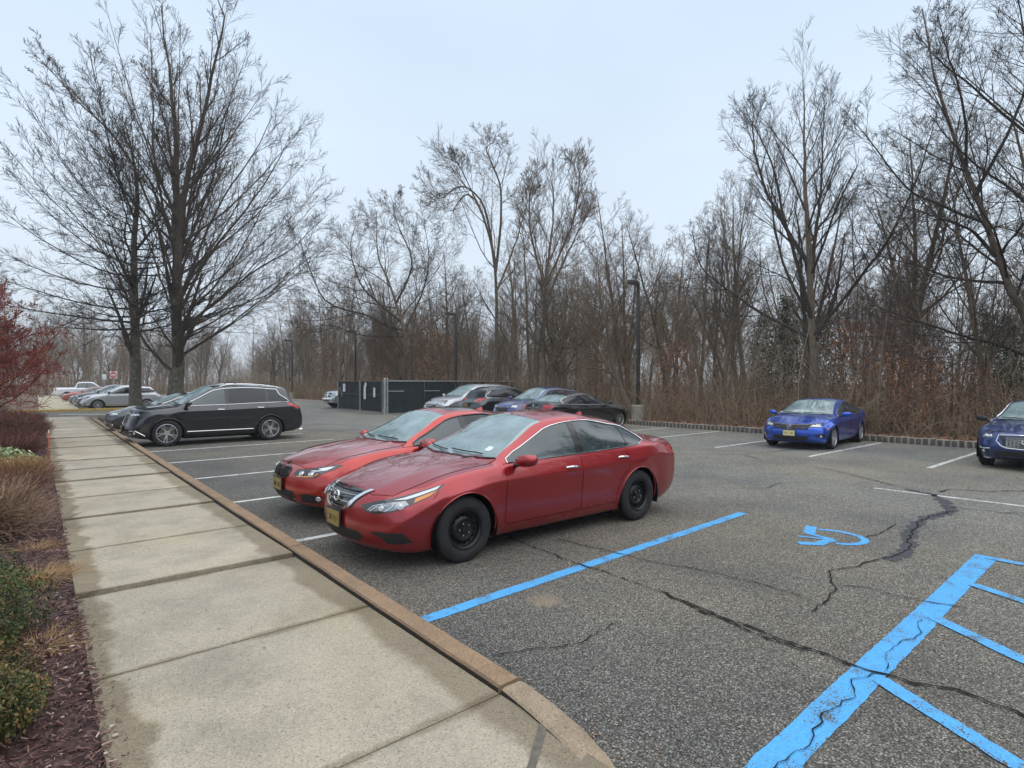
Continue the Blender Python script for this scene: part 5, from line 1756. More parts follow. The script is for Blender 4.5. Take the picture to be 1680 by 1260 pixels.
# --- trees with limbs of their own, each limb a 3-D path
RT = np.array([math.cos(rad(40.1)), -math.sin(rad(40.1)), 0]); FW = np.array([math.sin(rad(40.1)), math.cos(rad(40.1)), 0])
def limb_tree(name, base, limbs, label, seed, spec, bark, twig, rmin=0.007, scale_spec=1.0, group=None, trunk_n=1):
    """limbs: list of ([(u right, z up, w away)], r0, r1, leaf) in metres from the base"""
    g = np.random.default_rng(seed)
    root = empty(name, base); tag(root, label, 'tree', group)
    trunk, crown = [], []
    for k, (pts, r0, r1, sp) in enumerate(limbs):
        Q = np.array([RT * p[0] + FW * p[2] + np.array([0, 0, p[1]]) for p in pts])
        n = 16
        # Catmull-Rom through the given points
        E_ = np.concatenate([[2 * Q[0] - Q[1]], Q, [2 * Q[-1] - Q[-2]]])
        tt = np.linspace(0, len(Q) - 1 - 1e-6, n + 1); ii = tt.astype(int); u = (tt - ii)[:, None]
        p0, p1, p2, p3 = E_[ii], E_[ii + 1], E_[ii + 2], E_[ii + 3]
        P = 0.5 * (2 * p1 + (p2 - p0) * u + (2 * p0 - 5 * p1 + 4 * p2 - p3) * u ** 2 + (3 * p1 - p0 - 3 * p2 + p3) * u ** 3)
        Ln = np.array([np.linalg.norm(np.diff(P, axis=0), axis=1).sum()])
        P[1:-1] += g.normal(0, 0.012 * Ln[0] / 4, (n - 1, 3)) * 0.6
        t = np.linspace(0, 1, n + 1)
        R = r0 + (r1 - r0) * t ** 0.85
        if k == 0: R = R * (1 + 0.35 * np.exp(-t * 14))
        (trunk if k < trunk_n else crown).append((P[None], R[None], 10 if r0 > 0.12 else 7))
        if sp: crown += crown_from(g, P[None], R[None], Ln, sp, rmin)
    add('trunk', npmesh('trunk', *tubes(trunk)), bark, root)
    add('crown', npmesh('crown', *tubes(crown)), twig, root)
    return root

def dX(px, X): return X / (FW[0] + (px - 840) / 926 * RT[0])
def pxl(d, x0, z_ground=0.0):
    k = d / 926.0
    return lambda x, y, w=0.0: ((x - x0) * k, 1.82 + (628 - y) * k, w)

# fan crowned tree on the island, several leaders
F2 = [lv(15, 0.12, 0.98, 16, 38, 0.27, 0.5, 8, 0.055, 0.035, 5, tip=0.45), lv(7, 0.12, 0.98, 16, 42, 0.42, 0.55, 6, 0.08, 0.03, 4), lv(6, 0.12, 0.98, 20, 50, 0.45, 0.6, 4, 0.12, 0.02, 3), lv(4, 0.1, 1.0, 16, 42, 0.7, 0.65, 2, 0.13, 0.02, 3, tip=0.7)]
F1 = [lv(12, 0.18, 0.98, 14, 40, 0.30, 0.45, 6, 0.06, 0.025, 4, tip=0.5), lv(7, 0.12, 0.98, 18, 46, 0.46, 0.55, 4, 0.09, 0.02, 3, tip=0.5), lv(5, 0.12, 1.0, 16, 42, 0.68, 0.65, 2, 0.12, 0.02, 3, tip=0.7)]
q = pxl(28.5, 288)
vase = [
 ([(0, -0.2, 0), q(288, 625), q(290, 585), q(287, 488, .1), q(281, 366, .3), q(279, 285, .5), q(276, 203, .6), q(262, 100, .6), q(256, 4, .4)], 0.42, 0.03, F2),
 ([q(289, 500, .1), q(305, 386, -.6), q(325, 305, -1.0), q(350, 224, -1.2), q(366, 163, -1.3), q(388, 76, -1.4), q(376, 26, -1.3)], 0.24, 0.025, F2),
 ([q(282, 385, .3), q(264, 275, 1.0), q(246, 203, 1.4), q(218, 130, 1.8), q(178, 62, 2.2)], 0.11, 0.02, F2),
 ([q(287, 480, .1), q(262, 340, -1.0), q(232, 260, -1.8), q(185, 205, -2.6), q(150, 160, -3.0)], 0.09, 0.018, F2),
 ([q(290, 612), q(279, 606, -.3), q(252, 563, -.9), q(238, 522, -1.1), q(228, 470, -1.4), q(200, 410, -2.0), q(160, 350, -2.6)], 0.12, 0.02, F1),
 ([q(292, 600), q(302, 590, -.3), q(312, 562, -.6), q(338, 538, -.9), q(390, 520, -1.6), q(450, 480, -2.4)], 0.12, 0.018, F1),
 ([q(290, 545), q(318, 490, -1.0), q(356, 430, -1.8), q(400, 362, -2.4), q(452, 300, -2.8), q(487, 240, -3.0)], 0.11, 0.018, F1),
 ([q(290, 555), q(330, 500, .9), q(382, 440, 1.9), q(440, 392, 2.7), q(500, 322, 3.4)], 0.11, 0.018, F1),
 ([q(291, 565), q(340, 520, -1.6), q(400, 492, -3.0), q(455, 445, -4.0), q(510, 380, -5.0)], 0.10, 0.016, F1),
 ([q(291, 520), q(330, 420, .6), q(380, 330, 1.5), q(420, 250, 2.2), q(440, 190, 2.6)], 0.11, 0.016, F1),
 ([q(288, 450), q(300, 330, 1.6), q(318, 240, 2.2), q(330, 150, 2.5), q(338, 110, 2.6)], 0.10, 0.016, F1),
 ([q(287, 505), q(258, 420, 1.8), q(215, 330, 2.8), q(170, 270, 3.6), q(120, 215, 4.3)], 0.10, 0.016, F1),
 ([q(286, 430), q(285, 300, -1.5), q(295, 190, -2.2), q(300, 110, -2.6)], 0.09, 0.016, F1),
]
r_ = random.Random(15)
for (pts, r0, r1, sp) in vase[:0]: pass
vase = [(p_, r0 * (0.80 if i else 0.88), r1 * 0.7, sp) for i, (p_, r0, r1, sp) in enumerate(vase)]
ends = [(520, 352), (508, 300), (492, 250), (476, 212), (458, 170), (440, 128), (425, 96), (406, 60), (350, 95), (318, 70), (300, 120), (228, 70), (200, 110), (165, 175), (500, 420), (520, 395), (470, 440), (420, 280), (395, 210), (180, 230), (240, 150), (210, 180), (465, 300), (480, 360), (300, 40), (272, 60)]
for k, (ex, ey) in enumerate(ends):
    w = r_.uniform(-4.2, 4.2)
    y0 = 590 - 200 * (k % 7) / 7.0 - max(0, (330 - ey)) * 0.45
    x0 = 288 + (ex - 288) * 0.05 * (1 if y0 < 500 else 0)
    vase.append(([q(x0, y0), q(x0 + (ex - x0) * .30, y0 + (ey - y0) * .24, w * .3), q(x0 + (ex - x0) * .64, y0 + (ey - y0) * .58, w * .65), q(ex, ey, w)], r_.uniform(0.045, 0.070), 0.008, F1))
limb_tree('vase_tree', (5.4, 32.7, 0.1), vase, 'tall leafless fan-crowned tree with several leaders on the island behind the black crossover', 501, F2, M_BARKL, M_TWIGD)

q = pxl(29.0, 222)
F3 = [lv(11, 0.14, 0.98, 15, 42, 0.30, 0.5, 8, 0.06, 0.02, 4, tip=0.45), lv(7, 0.12, 0.98, 18, 45, 0.42, 0.55, 5, 0.09, 0.015, 3), lv(6, 0.12, 0.98, 20, 50, 0.46, 0.65, 3, 0.14, 0.01, 3), lv(3, 0.1, 1.0, 16, 42, 0.7, 0.7, 2, 0.13, 0.01, 3, tip=0.7)]
lin = [([(0, -0.2, 0), q(222, 640), q(221, 560), q(219, 480), q(221, 390), q(224, 320), q(218, 260), q(205, 205)], 0.32, 0.02, F3)]
r_ = random.Random(5)
for k in range(44):
    y0 = 548 - k * 5.2
    sgn = -1 if k % 2 else 1
    az = r_.uniform(0.35, 1.0)
    reach = (232 - k * 3.0) * r_.uniform(0.8, 1.1) * az
    if sgn > 0: reach *= 0.85
    w = sgn * math.sqrt(max(0, 1 - az * az)) * 5.5 * r_.choice([-1, 1])
    rise = 8 + k * 4.0
    lin.append(([q(221, y0), q(221 + sgn * reach * 0.30, y0 - rise * 0.10, w * .3), q(221 + sgn * reach * 0.66, y0 - rise * 0.48, w * .66), q(221 + sgn * reach, y0 - rise * 1.05, w)], 0.068 - k * 0.0011, 0.009, F1))
limb_tree('linden_tree', (3.9, 34.7, 0.1), lin, 'leafless tree with straight dark trunk and spreading limbs left of the fan-crowned tree', 502, F3, M_BARKL, M_TWIGD)

# big trees of the wood edge at the right
q = pxl(22.8, 1333)
R1 = [
 ([(0, -0.3, 0), q(1335, 610), q(1331, 500), q(1326, 400), q(1321, 300), q(1321, 225), q(1318, 135)], 0.21, 0.012, BRUSHY),
 ([q(1332, 530), q(1300, 450, -.5), q(1268, 380, -1.0), q(1238, 290, -1.4), q(1196, 222, -1.7)], 0.10, 0.012, TALL),
 ([q(1330, 470), q(1355, 380, .8), q(1375, 300, 1.3), q(1385, 220, 1.6), q(1392, 130, 1.8)], 0.10, 0.012, BRUSHY),
 ([q(1328, 440), q(1296, 350, .9), q(1272, 270, 1.4), q(1262, 190, 1.6), q(1268, 150, 1.7)], 0.09, 0.012, BRUSHY),
 ([q(1334, 560), q(1280, 520, 1.0), q(1225, 470, 1.8), q(1182, 420, 2.4), q(1170, 350, 2.7)], 0.08, 0.012, BROAD),
 ([q(1334, 555), q(1375, 480, -1.0), q(1410, 420, -1.6), q(1440, 330, -2.2), q(1452, 260, -2.6)], 0.08, 0.012, BROAD),
]
P0 = 22.8
limb_tree('edge_tree', tuple((FW * 22.8 + RT * ((1333 - 840) / 926 * 22.8)) + np.array([0, 0, 0.1])), R1, 'tall dense leafless tree rising behind the bright blue sedan', 503, BRUSHY, M_BARK, M_TWIGD, rmin=0.0045)
q = pxl(19.0, 1716)
R2 = [
 ([(0, -0.4, 0), q(1712, 620), q(1682, 525), q(1645, 455), q(1612, 350), q(1570, 245), q(1535, 140), q(1512, 20)], 0.19, 0.015, TALL),
 ([q(1632, 425), q(1575, 395, -.6), q(1520, 388, -1.2), q(1468, 380, -1.6), q(1415, 372, -2.0)], 0.065, 0.010, BROAD),
 ([q(1652, 470), q(1600, 455, .8), q(1545, 425, 1.4), q(1490, 400, 2.0)], 0.06, 0.010, BROAD),
 ([q(1690, 590, 0), q(1610, 572, -.6), q(1540, 560, -1.0), q(1450, 535, -1.3), q(1385, 515, -1.5)], 0.075, 0.010, BROAD),
 ([q(1618, 372), q(1575, 330, .8), q(1530, 290, 1.3), q(1480, 200, 1.7), q(1450, 150, 2.0)], 0.06, 0.010, TALL),
 ([q(1600, 320), q(1625, 240, -.6), q(1640, 160, -1.0), q(1620, 60, -1.2), q(1590, -10, -1.3)], 0.06, 0.010, TALL),
 ([q(1585, 280), q(1545, 200, -.9), q(1500, 130, -1.4), q(1478, 80, -1.6)], 0.05, 0.010, TALL),
]
limb_tree('leaning_tree', tuple((FW * 19.0 + RT * ((1716 - 840) / 926 * 19.0)) + np.array([0, 0, 0.1])), R2, 'leafless tree leaning left over the dark blue sedan at the wood edge', 504, TALL, M_BARK, M_TWIGD, rmin=0.0045)
q = pxl(18.2, 1800)
R3 = [
 ([(0, -0.4, 0), q(1800, 600), q(1790, 480), q(1775, 360), q(1755, 240), q(1735, 120), q(1720, -40), q(1700, -160)], 0.20, 0.02, TALL),
 ([q(1788, 460), q(1730, 360, .3), q(1670, 300, .5), q(1600, 235, .7), q(1555, 175, .8)], 0.075, 0.012, TALL),
 ([q(1775, 380), q(1720, 270, -.6), q(1668, 180, -.9), q(1640, 80, -1.1), q(1600, -20, -1.2)], 0.07, 0.012, TALL),
 ([q(1760, 280), q(1700, 190, .8), q(1650, 120, 1.2), q(1595, 60, 1.5), q(1560, 0, 1.7)], 0.06, 0.012, TALL),
]
limb_tree('spreading_tree', tuple((FW * 18.2 + RT * ((1800 - 840) / 926 * 18.2)) + np.array([0, 0, 0.1])), R3, 'leafless tree beside the leaning one sending branches in over the dark blue sedan', 505, TALL, M_BARK, M_TWIGD, rmin=0.0045)

# mid edge trees with shapes of their own
q = pxl(34.5, 815)
R4 = [
 ([(0, -0.3, 0), q(815, 620), q(814, 520), q(812, 430), q(790, 350), q(765, 320), q(745, 345), q(728, 352)], 0.15, 0.012, TALL),
 ([q(812, 440), q(795, 340, .5), q(755, 300, .9), q(715, 318, 1.2), q(680, 275, 1.5)], 0.09, 0.012, TALL),
 ([q(813, 450), q(822, 370, -.4), q(820, 310, -.7), q(800, 260, -.9), q(812, 246, -1.0)], 0.10, 0.012, TALL),
 ([q(815, 480), q(845, 400, .6), q(862, 340, 1.0), q(878, 300, 1.2)], 0.07, 0.012, TALL),
 ([q(790, 350), q(760, 290, -.5), q(740, 262, -.8)], 0.05, 0.010, TALL),
]
limb_tree('crooked_tree', tuple((FW * 34.5 + RT * ((815 - 840) / 926 * 34.5)) + np.array([0, 0, 0.1])), R4, 'tall leafless tree with crooked arching limbs behind the slate blue crossover', 506, TALL, M_BARK, M_TWIG, rmin=0.007)
q = pxl(43.0, 660)
R5 = [
 ([(0, -0.3, 0), q(664, 600), q(662, 540), q(640, 470), q(620, 420), q(618, 350)], 0.22, 0.014, BROAD),
 ([q(662, 545), q(600, 520, -.8), q(545, 500, -1.5), q(520, 440, -2.2), q(508, 385, -2.6)], 0.11, 0.012, BROAD),
 ([q(662, 550), q(690, 480, .7), q(700, 420, 1.2), q(690, 350, 1.6)], 0.10, 0.012, BROAD),
 ([q(650, 500), q(680, 440, -1.0), q(660, 380, -1.6), q(650, 335, -2.0)], 0.09, 0.012, BROAD),
 ([q(658, 530), q(590, 470, 1.0), q(565, 400, 1.7), q(575, 350, 2.1)], 0.10, 0.012, BROAD),
 ([q(663, 555), q(590, 550, 1.2), q(520, 530, 2.4), q(470, 540, 3.0)], 0.08, 0.012, BROAD),
]
limb_tree('round_crowned_tree', tuple((FW * 43 + RT * ((660 - 840) / 926 * 43)) + np.array([0, 0, 0.1])), R5, 'broad round-crowned leafless tree standing behind the green screened enclosure', 507, BROAD, M_BARK, M_TWIGD, rmin=0.008)
q = pxl(31.5, 893)
R6 = [
 ([(0, -0.3, 0), q(893, 620), q(893, 540), q(897, 460), q(903, 400), q(908, 340), q(905, 285)], 0.15, 0.012, BRUSHY),
 ([q(895, 500), q(930, 420, .5), q(955, 370, .9), q(975, 330, 1.2)], 0.08, 0.012, BRUSHY),
 ([q(896, 480), q(872, 400, -.6), q(868, 340, -1.0), q(880, 295, -1.2)], 0.08, 0.012, BRUSHY),
 ([q(896, 470), q(935, 380, -1.0), q(945, 320, -1.5), q(940, 290, -1.8)], 0.07, 0.012, BRUSHY),
]
limb_tree('upright_tree', tuple((FW * 31.5 + RT * ((893 - 840) / 926 * 31.5)) + np.array([0, 0, 0.1])), R6, 'leafless tree with dense brush-like crown between the crooked tree and the tall lamp post', 508, BRUSHY, M_BARK, M_TWIG, rmin=0.007)
# ------------------------------------------------------------------ the wood beyond the block kerb: every tree its own object
def w2px(X, Y):
    d = X * FW[0] + Y * FW[1]
    return 840 + 926 * (X * RT[0] + Y * RT[1]) / max(d, 0.1), d
tr_ = random.Random(77)
LB = {'tall': 'tall slender leafless woodland tree with high crown beyond the block kerb', 'fork': 'leafless woodland tree with forked trunk beyond the block kerb',
      'broad': 'low spreading leafless woodland tree beyond the block kerb', 'brushy': 'leafless woodland tree with upright brushy crown beyond the block kerb', 'sapling': 'thin leafless sapling in the undergrowth beyond the block kerb'}
placed = []
SPOT = [(-999, 330, 'past the black crossover'), (330, 500, 'behind the black crossover'), (500, 640, 'behind the screened gates'), (640, 740, 'behind the green screened fence'), (740, 860, 'behind the silver minivan'), (860, 1000, 'behind the black saloon'), (1000, 1110, 'close round the lamp post'), (1110, 1250, 'left of the bright blue sedan'), (1250, 1430, 'behind the bright blue sedan'), (1430, 1590, 'between the two blue sedans'), (1590, 9999, 'behind the dark blue sedan')]
LK = {'tall': 'slender high-crowned leafless tree', 'fork': 'fork-trunked leafless tree', 'broad': 'low spreading leafless tree', 'brushy': 'upright brushy leafless tree', 'sapling': 'thin leafless sapling'}
def place_label(k, px, d, x):
    w = [t for (a, b_, t) in SPOT if a <= px < b_][0]
    deep_ = 'at the wood edge' if x < 25.5 else ('inside the wood' if x < 38 else 'deep in the wood')
    return '%s %s, %s' % (LK[k], deep_, w)
def try_place(x, y, kinds_, smin, smax, mind):
    px, d = w2px(x, y)
    if d < 8 or px < -120 or px > 1800: return False
    for (a, b_) in placed:
        if (a - x) ** 2 + (b_ - y) ** 2 < mind ** 2: return False
    placed.append((x, y))
    k = tr_.choice(kinds_)
    i = tr_.randrange({'tall': 4, 'fork': 2, 'broad': 2, 'brushy': 3, 'sapling': 4}[k])
    s = tr_.uniform(smin, smax)
    # the wood's top line is lower between the big trees
    tree(k, i, x, y, (s * tr_.uniform(.9, 1.1), s * tr_.uniform(.9, 1.1), s), place_label(k, px, d, x), 'leafless trees of the wood beyond the lot' if k != 'sapling' else 'saplings of the wood beyond the lot', tr_.uniform(0, 6.28), tilt=(tr_.gauss(0, .04), tr_.gauss(0, .04)), name='sapling' if k == 'sapling' else 'tree')
    return True
n = 0
for _ in range(900):          # front rank
    if n >= 66: break
    y = tr_.uniform(-8, 84); x = tr_.uniform(22.0, 29)
    if try_place(x, y, ['tall', 'tall', 'fork', 'brushy', 'broad'], 0.58, 0.90, 1.7): n += 1
n = 0
for _ in range(2500):         # saplings at the edge
    if n >= 80: break
    y = tr_.uniform(-3, 75); x = tr_.uniform(21.0, 30)
    if try_place(x, y, ['sapling'], 0.55, 1.15, 0.7): n += 1
n = 0
for _ in range(2500):         # middle and far ranks
    if n >= 130: break
    y = tr_.uniform(-25, 128); x = tr_.uniform(27, 62)
    if try_place(x, y, ['tall', 'brushy', 'brushy', 'fork', 'broad', 'tall'], 0.62, 0.95, 1.7): n += 1
n = 0
for _ in range(2500):         # wood closing the far end of the lot and the drive
    if n >= 60: break
    x = tr_.uniform(-50, 28); y = tr_.uniform(101, 145)
    px, d = w2px(x, y)
    for (a, b_) in placed:
        if (a - x) ** 2 + (b_ - y) ** 2 < 4: break
    else:
        if -60 < px < 620:
            placed.append((x, y))
            k = tr_.choice(['tall', 'brushy', 'tall', 'fork', 'broad'])
            tree(k, tr_.randrange(2), x, y, tr_.uniform(0.7, 1.0), '%s closing the far end of the lot, %s' % (LK[k], 'behind the white pickup' if px < 120 else ('behind the two big trees' if px < 330 else 'right of the fan-crowned tree')), 'leafless trees at the far end of the lot', tr_.uniform(0, 6.28), z=0); n += 1
# trees left of the far walk
for (x, y, k, i, s) in [(-1.6, 50, 'broad', 0, .75), (-4.5, 54, 'tall', 1, .85), (-2.2, 60, 'brushy', 0, .8), (-5.0, 66, 'fork', 0, .9), (-1.5, 70, 'tall', 2, .85), (-7.5, 60, 'brushy', 1, .9), (-3.4, 78, 'tall', 3, .95), (-9, 72, 'fork', 1, .95), (0.4, 86, 'broad', 1, .95), (6.0, 99, 'tall', 0, .95), (9.5, 98, 'brushy', 2, .85)]:
    tree(k, i, x, y, s, LB[k].replace('beyond the block kerb', 'on the verge by the far walk'), 'leafless trees by the far walk', tr_.uniform(0, 6.28), z=0.05)

# pinkish budding trees and withered-leaf beeches
for (px, d, s, k, i) in [(1470, 25.5, 0.62, 'brushy', 0), (1425, 30, 0.72, 'broad', 1), (1385, 34, 0.72, 'brushy', 2)]:
    p = FW * d + RT * ((px - 840) / 926 * d)
    tree(k, i, p[0], p[1], s, 'leafless tree with reddish budding twigs right of the bright blue sedan', 'red budding trees', tr_.uniform(0, 6), twig=M_TWIGR)

def leaf_cloud(seed, n, zs, rf, size, droop=0.3):
    g = np.random.default_rng(seed)
    z = g.uniform(zs[0], zs[1], n)
    rr = rf((z - zs[0]) / (zs[1] - zs[0])) * np.sqrt(g.uniform(0.02, 1, n)); a = g.uniform(0, 6.283, n)
    # clumped
    cl = g.integers(0, max(8, n // 40), n); off = g.normal(0, 0.35, (max(8, n // 40), 3))
    C_ = np.stack([rr * np.cos(a), rr * np.sin(a), z], -1) + off[cl] * 0.6
    u = norm(g.normal(0, 1, (n, 3))); v = norm(np.cross(u, g.normal(0, 1, (n, 3))))
    s = (size * g.uniform(0.5, 1.3, n))[:, None]
    V = np.stack([C_ - u * s, C_ + v * s * 0.5, C_ + u * s, C_ - v * s * 0.5], 1).reshape(-1, 3)
    F = np.arange(4 * n).reshape(-1, 4)
    return npmesh('foliage', V, F, False)

beech_leaves = [leaf_cloud(300 + i, 950, (0.6, 4.6), lambda t: 1.35 * np.sin(np.clip(t, 0.03, 1) * 2.7) + 0.15, 0.070) for i in range(2)]
for (px, XX, s) in [(718, 23, 1.25), (735, 26, 1.2), (1487, 23.5, 0.70), (1520, 27, 0.8), (640, 24, 1.3), (1110, 24, 0.75), (1400, 25, 0.9), (690, 26, 1.5), (550, 25, 1.4), (1560, 25.5, 0.6), (660, 28, 1.5), (985, 26, 0.8), (1460, 22.6, 0.55), (1505, 22.2, 0.55), (1600, 23.5, 0.5)]:
    d = dX(px, XX)
    p = FW * d + RT * ((px - 840) / 926 * d)
    ro = tree('sapling', tr_.randrange(4), p[0], p[1], s, 'young beech holding withered orange leaves %s' % [t for (a, b_, t) in SPOT if a <= px < b_][0], 'young beeches with withered leaves', tr_.uniform(0, 6), name='beech_sapling')
    add('foliage', beech_leaves[tr_.randrange(2)], M_OAKLEAF, ro)
ever = [leaf_cloud(320 + i, 3600, (0.3, 7.0), lambda t: 1.9 * (1 - t) ** 0.7 * (0.75 + 0.25 * np.sin(t * 26)) + 0.05, 0.085) for i in range(2)]
for (px, d, s, lab) in [(1290, 27.0, 0.85, 'dark evergreen tree in the wood behind the bright blue sedan'), (1350, 29, 0.80, 'dark evergreen tree in the wood behind the bright blue sedan'), (1655, 22, 0.62, 'small dark evergreen at the wood edge by the leaning tree'), (1620, 27, 0.78, 'small dark evergreen at the wood edge by the leaning tree'), (1255, 33, 0.9, 'dark evergreen tree in the wood behind the bright blue sedan')]:
    p = FW * d + RT * ((px - 840) / 926 * d)
    ro = tree('sapling', tr_.randrange(4), p[0], p[1], s, lab, 'evergreens in the wood', tr_.uniform(0, 6), name='evergreen_tree')
    add('foliage', ever[tr_.randrange(2)], M_EVERGREEN, ro)

# undergrowth: thousands of bare stems and vines along the edge of the wood
def brush(name, seed, n, xr, yr, h, lean, r, kids=3, dens=None):
    g = np.random.default_rng(seed)
    X = g.uniform(*xr, n); Y = g.uniform(*yr, n)
    if dens == 'edge': X = xr[0] + (xr[1] - xr[0]) * g.uniform(0, 1, n) ** 1.6
    px = 840 + 926 * (X * RT[0] + Y * RT[1]) / np.maximum(X * FW[0] + Y * FW[1], 0.5)
    ok = (px > -150) & (px < 1830) & (X * FW[0] + Y * FW[1] > 6)
    X, Y = X[ok], Y[ok]; n = len(X)
    Z = forest_z(X, Y) if xr[0] > 20 else np.full(n, 0.05)
    patch = 0.5 + 0.5 * np.sin(X * 1.1 + Y * 0.9) * np.sin(Y * 0.53 + 1.3 + 0.6 * np.sin(X * 0.7))
    kp = g.uniform(0, 1, n) < 0.35 + 0.65 * patch
    X, Y, Z, patch = X[kp], Y[kp], Z[kp], patch[kp]; n = len(X)
    S = np.stack([X, Y, Z - 0.05], -1)
    D = np.stack([g.normal(0, lean, n), g.normal(0, lean, n), np.ones(n)], -1)
    Ln = h * g.uniform(0.35, 1.2, n) * (0.30 + 1.05 * patch)
    P, R = grow(g, S, D, Ln, np.full(n, r) * g.uniform(0.6, 1.6, n), 6, 0.20, -0.03, 0.35)
    gr = [(P, R, 3)]
    S2, D2, L2, r2 = sprout(g, P, R, Ln, kids, 0.15, 0.95, 25, 70, 0.42, 0.7)
    P2, R2 = grow(g, S2, D2, L2, np.maximum(r2, 0.004), 4, 0.22, 0.0, 0.5)
    gr.append((P2, R2, 3))
    V, F = tubes(gr)
    return V, F
V1, F1_ = brush('undergrowth', 61, 10500, (20.7, 27), (-6, 78), 2.3, 0.34, 0.0085, 5, 'edge')
V2, F2_ = brush('undergrowth', 62, 2600, (26, 48), (-14, 95), 3.4, 0.25, 0.012, 4)
o_ = add('undergrowth', npmesh('undergrowth', np.concatenate([V1, V2]), np.concatenate([F1_, F2_ + len(V1)])), M_BRUSH)
tag(o_, 'tangled tan undergrowth of bare stems and vines along the wood edge', 'undergrowth', kind='stuff')
def thicket(name, seed, n, xr, yr, h, r, label, z0=None):
    g = np.random.default_rng(seed)
    X = g.uniform(*xr, n); Y = g.uniform(*yr, n)
    d = X * FW[0] + Y * FW[1]
    px = 840 + 926 * (X * RT[0] + Y * RT[1]) / np.maximum(d, 0.5)
    ok = (px > -150) & (px < 1830) & (d > 10)
    X, Y = X[ok], Y[ok]; n = len(X)
    Z = forest_z(X, Y) if z0 is None else np.full(n, z0)
    S = np.stack([X, Y, Z - 0.1], -1)
    D = np.stack([g.normal(0, .10, n), g.normal(0, .10, n), np.ones(n)], -1)
    Ln = h * g.uniform(0.45, 1.15, n)
    P, R = grow(g, S, D, Ln, np.full(n, r) * g.uniform(0.5, 1.8, n), 6, 0.08, 0.01, 0.25)
    gr = [(P, R, 4)]
    S2, D2, L2, r2 = sprout(g, P, R, Ln, 9, 0.12, 0.97, 25, 65, 0.30, 0.55)
    P2, R2 = grow(g, S2, D2, L2, np.maximum(r2, 0.008), 3, 0.16, 0.03, 0.4); gr.append((P2, R2, 3))
    S3, D3, L3, r3 = sprout(g, P2, R2, L2, 3, 0.2, 1.0, 25, 60, 0.5, 0.8)
    P3, R3 = grow(g, S3, D3, L3, np.maximum(r3, 0.007), 2, 0.16, 0.03, 0.5); gr.append((P3, R3, 3))
    V, F = tubes(gr)
    o_ = add(name, npmesh(name, V, F), M_BRUSHG)
    tag(o_, label, 'thicket', kind='stuff')
M_BRUSHG = mk_leaf('thicket_stems', [(0.0, (0.14, 0.104, 0.074)), (0.5, (0.285, 0.215, 0.155)), (1.0, (0.46, 0.365, 0.275))])
thicket('wood_thicket', 71, 2300, (22.5, 42), (-16, 130), 6.2, 0.022, 'dense brown thicket of young leafless growth inside the wood')
thicket('back_thicket', 72, 1300, (40, 110), (-40, 150), 8.0, 0.05, 'far dense leafless wood reading as one mass behind the nearer trees')
thicket('end_thicket', 73, 1300, (-70, 26), (102, 150), 8.0, 0.05, 'far dense leafless wood beyond the end of the lot', z0=-0.05)
V3, F3_ = brush('undergrowth', 63, 1500, (-40, 19), (98, 125), 3.2, 0.25, 0.018, 4)
o_ = add('far_undergrowth', npmesh('far_undergrowth', V3, F3_), M_BRUSH)
tag(o_, 'thicket of bare stems at the far end of the lot', 'undergrowth', kind='stuff')
# fallen leaves along the edge
g = np.random.default_rng(64)
n = 16000
X = 20.2 + 9 * g.uniform(0, 1, n) ** 1.7; Y = g.uniform(-5, 60, n); Z = forest_z(X, Y) + g.uniform(0.0, 0.06, n)
C_ = np.stack([X, Y, Z], -1); u = norm(g.normal(0, 1, (n, 3)) * np.array([1, 1, .35])); v = norm(np.cross(u, g.normal(0, .3, (n, 3)) + np.array([0, 0, 1])))
s = (0.05 * g.uniform(0.5, 1.3, n))[:, None]
o_ = add('leaf_litter', npmesh('leaf_litter', np.stack([C_ - u * s, C_ + v * s * .6, C_ + u * s, C_ - v * s * .6], 1).reshape(-1, 3), np.arange(4 * n).reshape(-1, 4), False), M_OAKLEAF)
tag(o_, 'brown fallen leaves along the wood edge', 'leaf litter', kind='stuff')

# the wood goes on round the lot behind the camera
def thicket_all(name, seed, n, xr, yr, h, r, label):
    g = np.random.default_rng(seed)
    X = g.uniform(*xr, n); Y = g.uniform(*yr, n)
    S = np.stack([X, Y, np.full(n, -0.1)], -1)
    D = np.stack([g.normal(0, .1, n), g.normal(0, .1, n), np.ones(n)], -1)
    Ln = h * g.uniform(0.5, 1.15, n)
    P, R = grow(g, S, D, Ln, np.full(n, r) * g.uniform(0.5, 1.8, n), 5, 0.08, 0.01, 0.25)
    S2, D2, L2, r2 = sprout(g, P, R, Ln, 9, 0.12, 0.97, 25, 65, 0.32, 0.6)
    P2, R2 = grow(g, S2, D2, L2, np.maximum(r2, 0.02), 3, 0.16, 0.03, 0.5)
    o_ = add(name, npmesh(name, *tubes([(P, R, 4), (P2, R2, 3)])), M_BRUSHG); tag(o_, label, 'thicket', kind='stuff')
thicket_all('rear_thicket', 81, 900, (21.5, 48), (-75, -9), 8.5, 0.07, 'leafless wood going on along the lot past the right edge of the view')
thicket_all('rear_end_thicket', 82, 700, (-30, 24), (-85, -55), 9.5, 0.08, 'leafless wood closing the near end of the lot behind the viewpoint')
thicket_all('reflection_thicket', 83, 700, (-75, -45), (-60, 110), 10.0, 0.09, 'leafless wood added out of view beyond the planting bed to darken reflections')  # unseen stand, added to darken the horizon mirrored in the cars
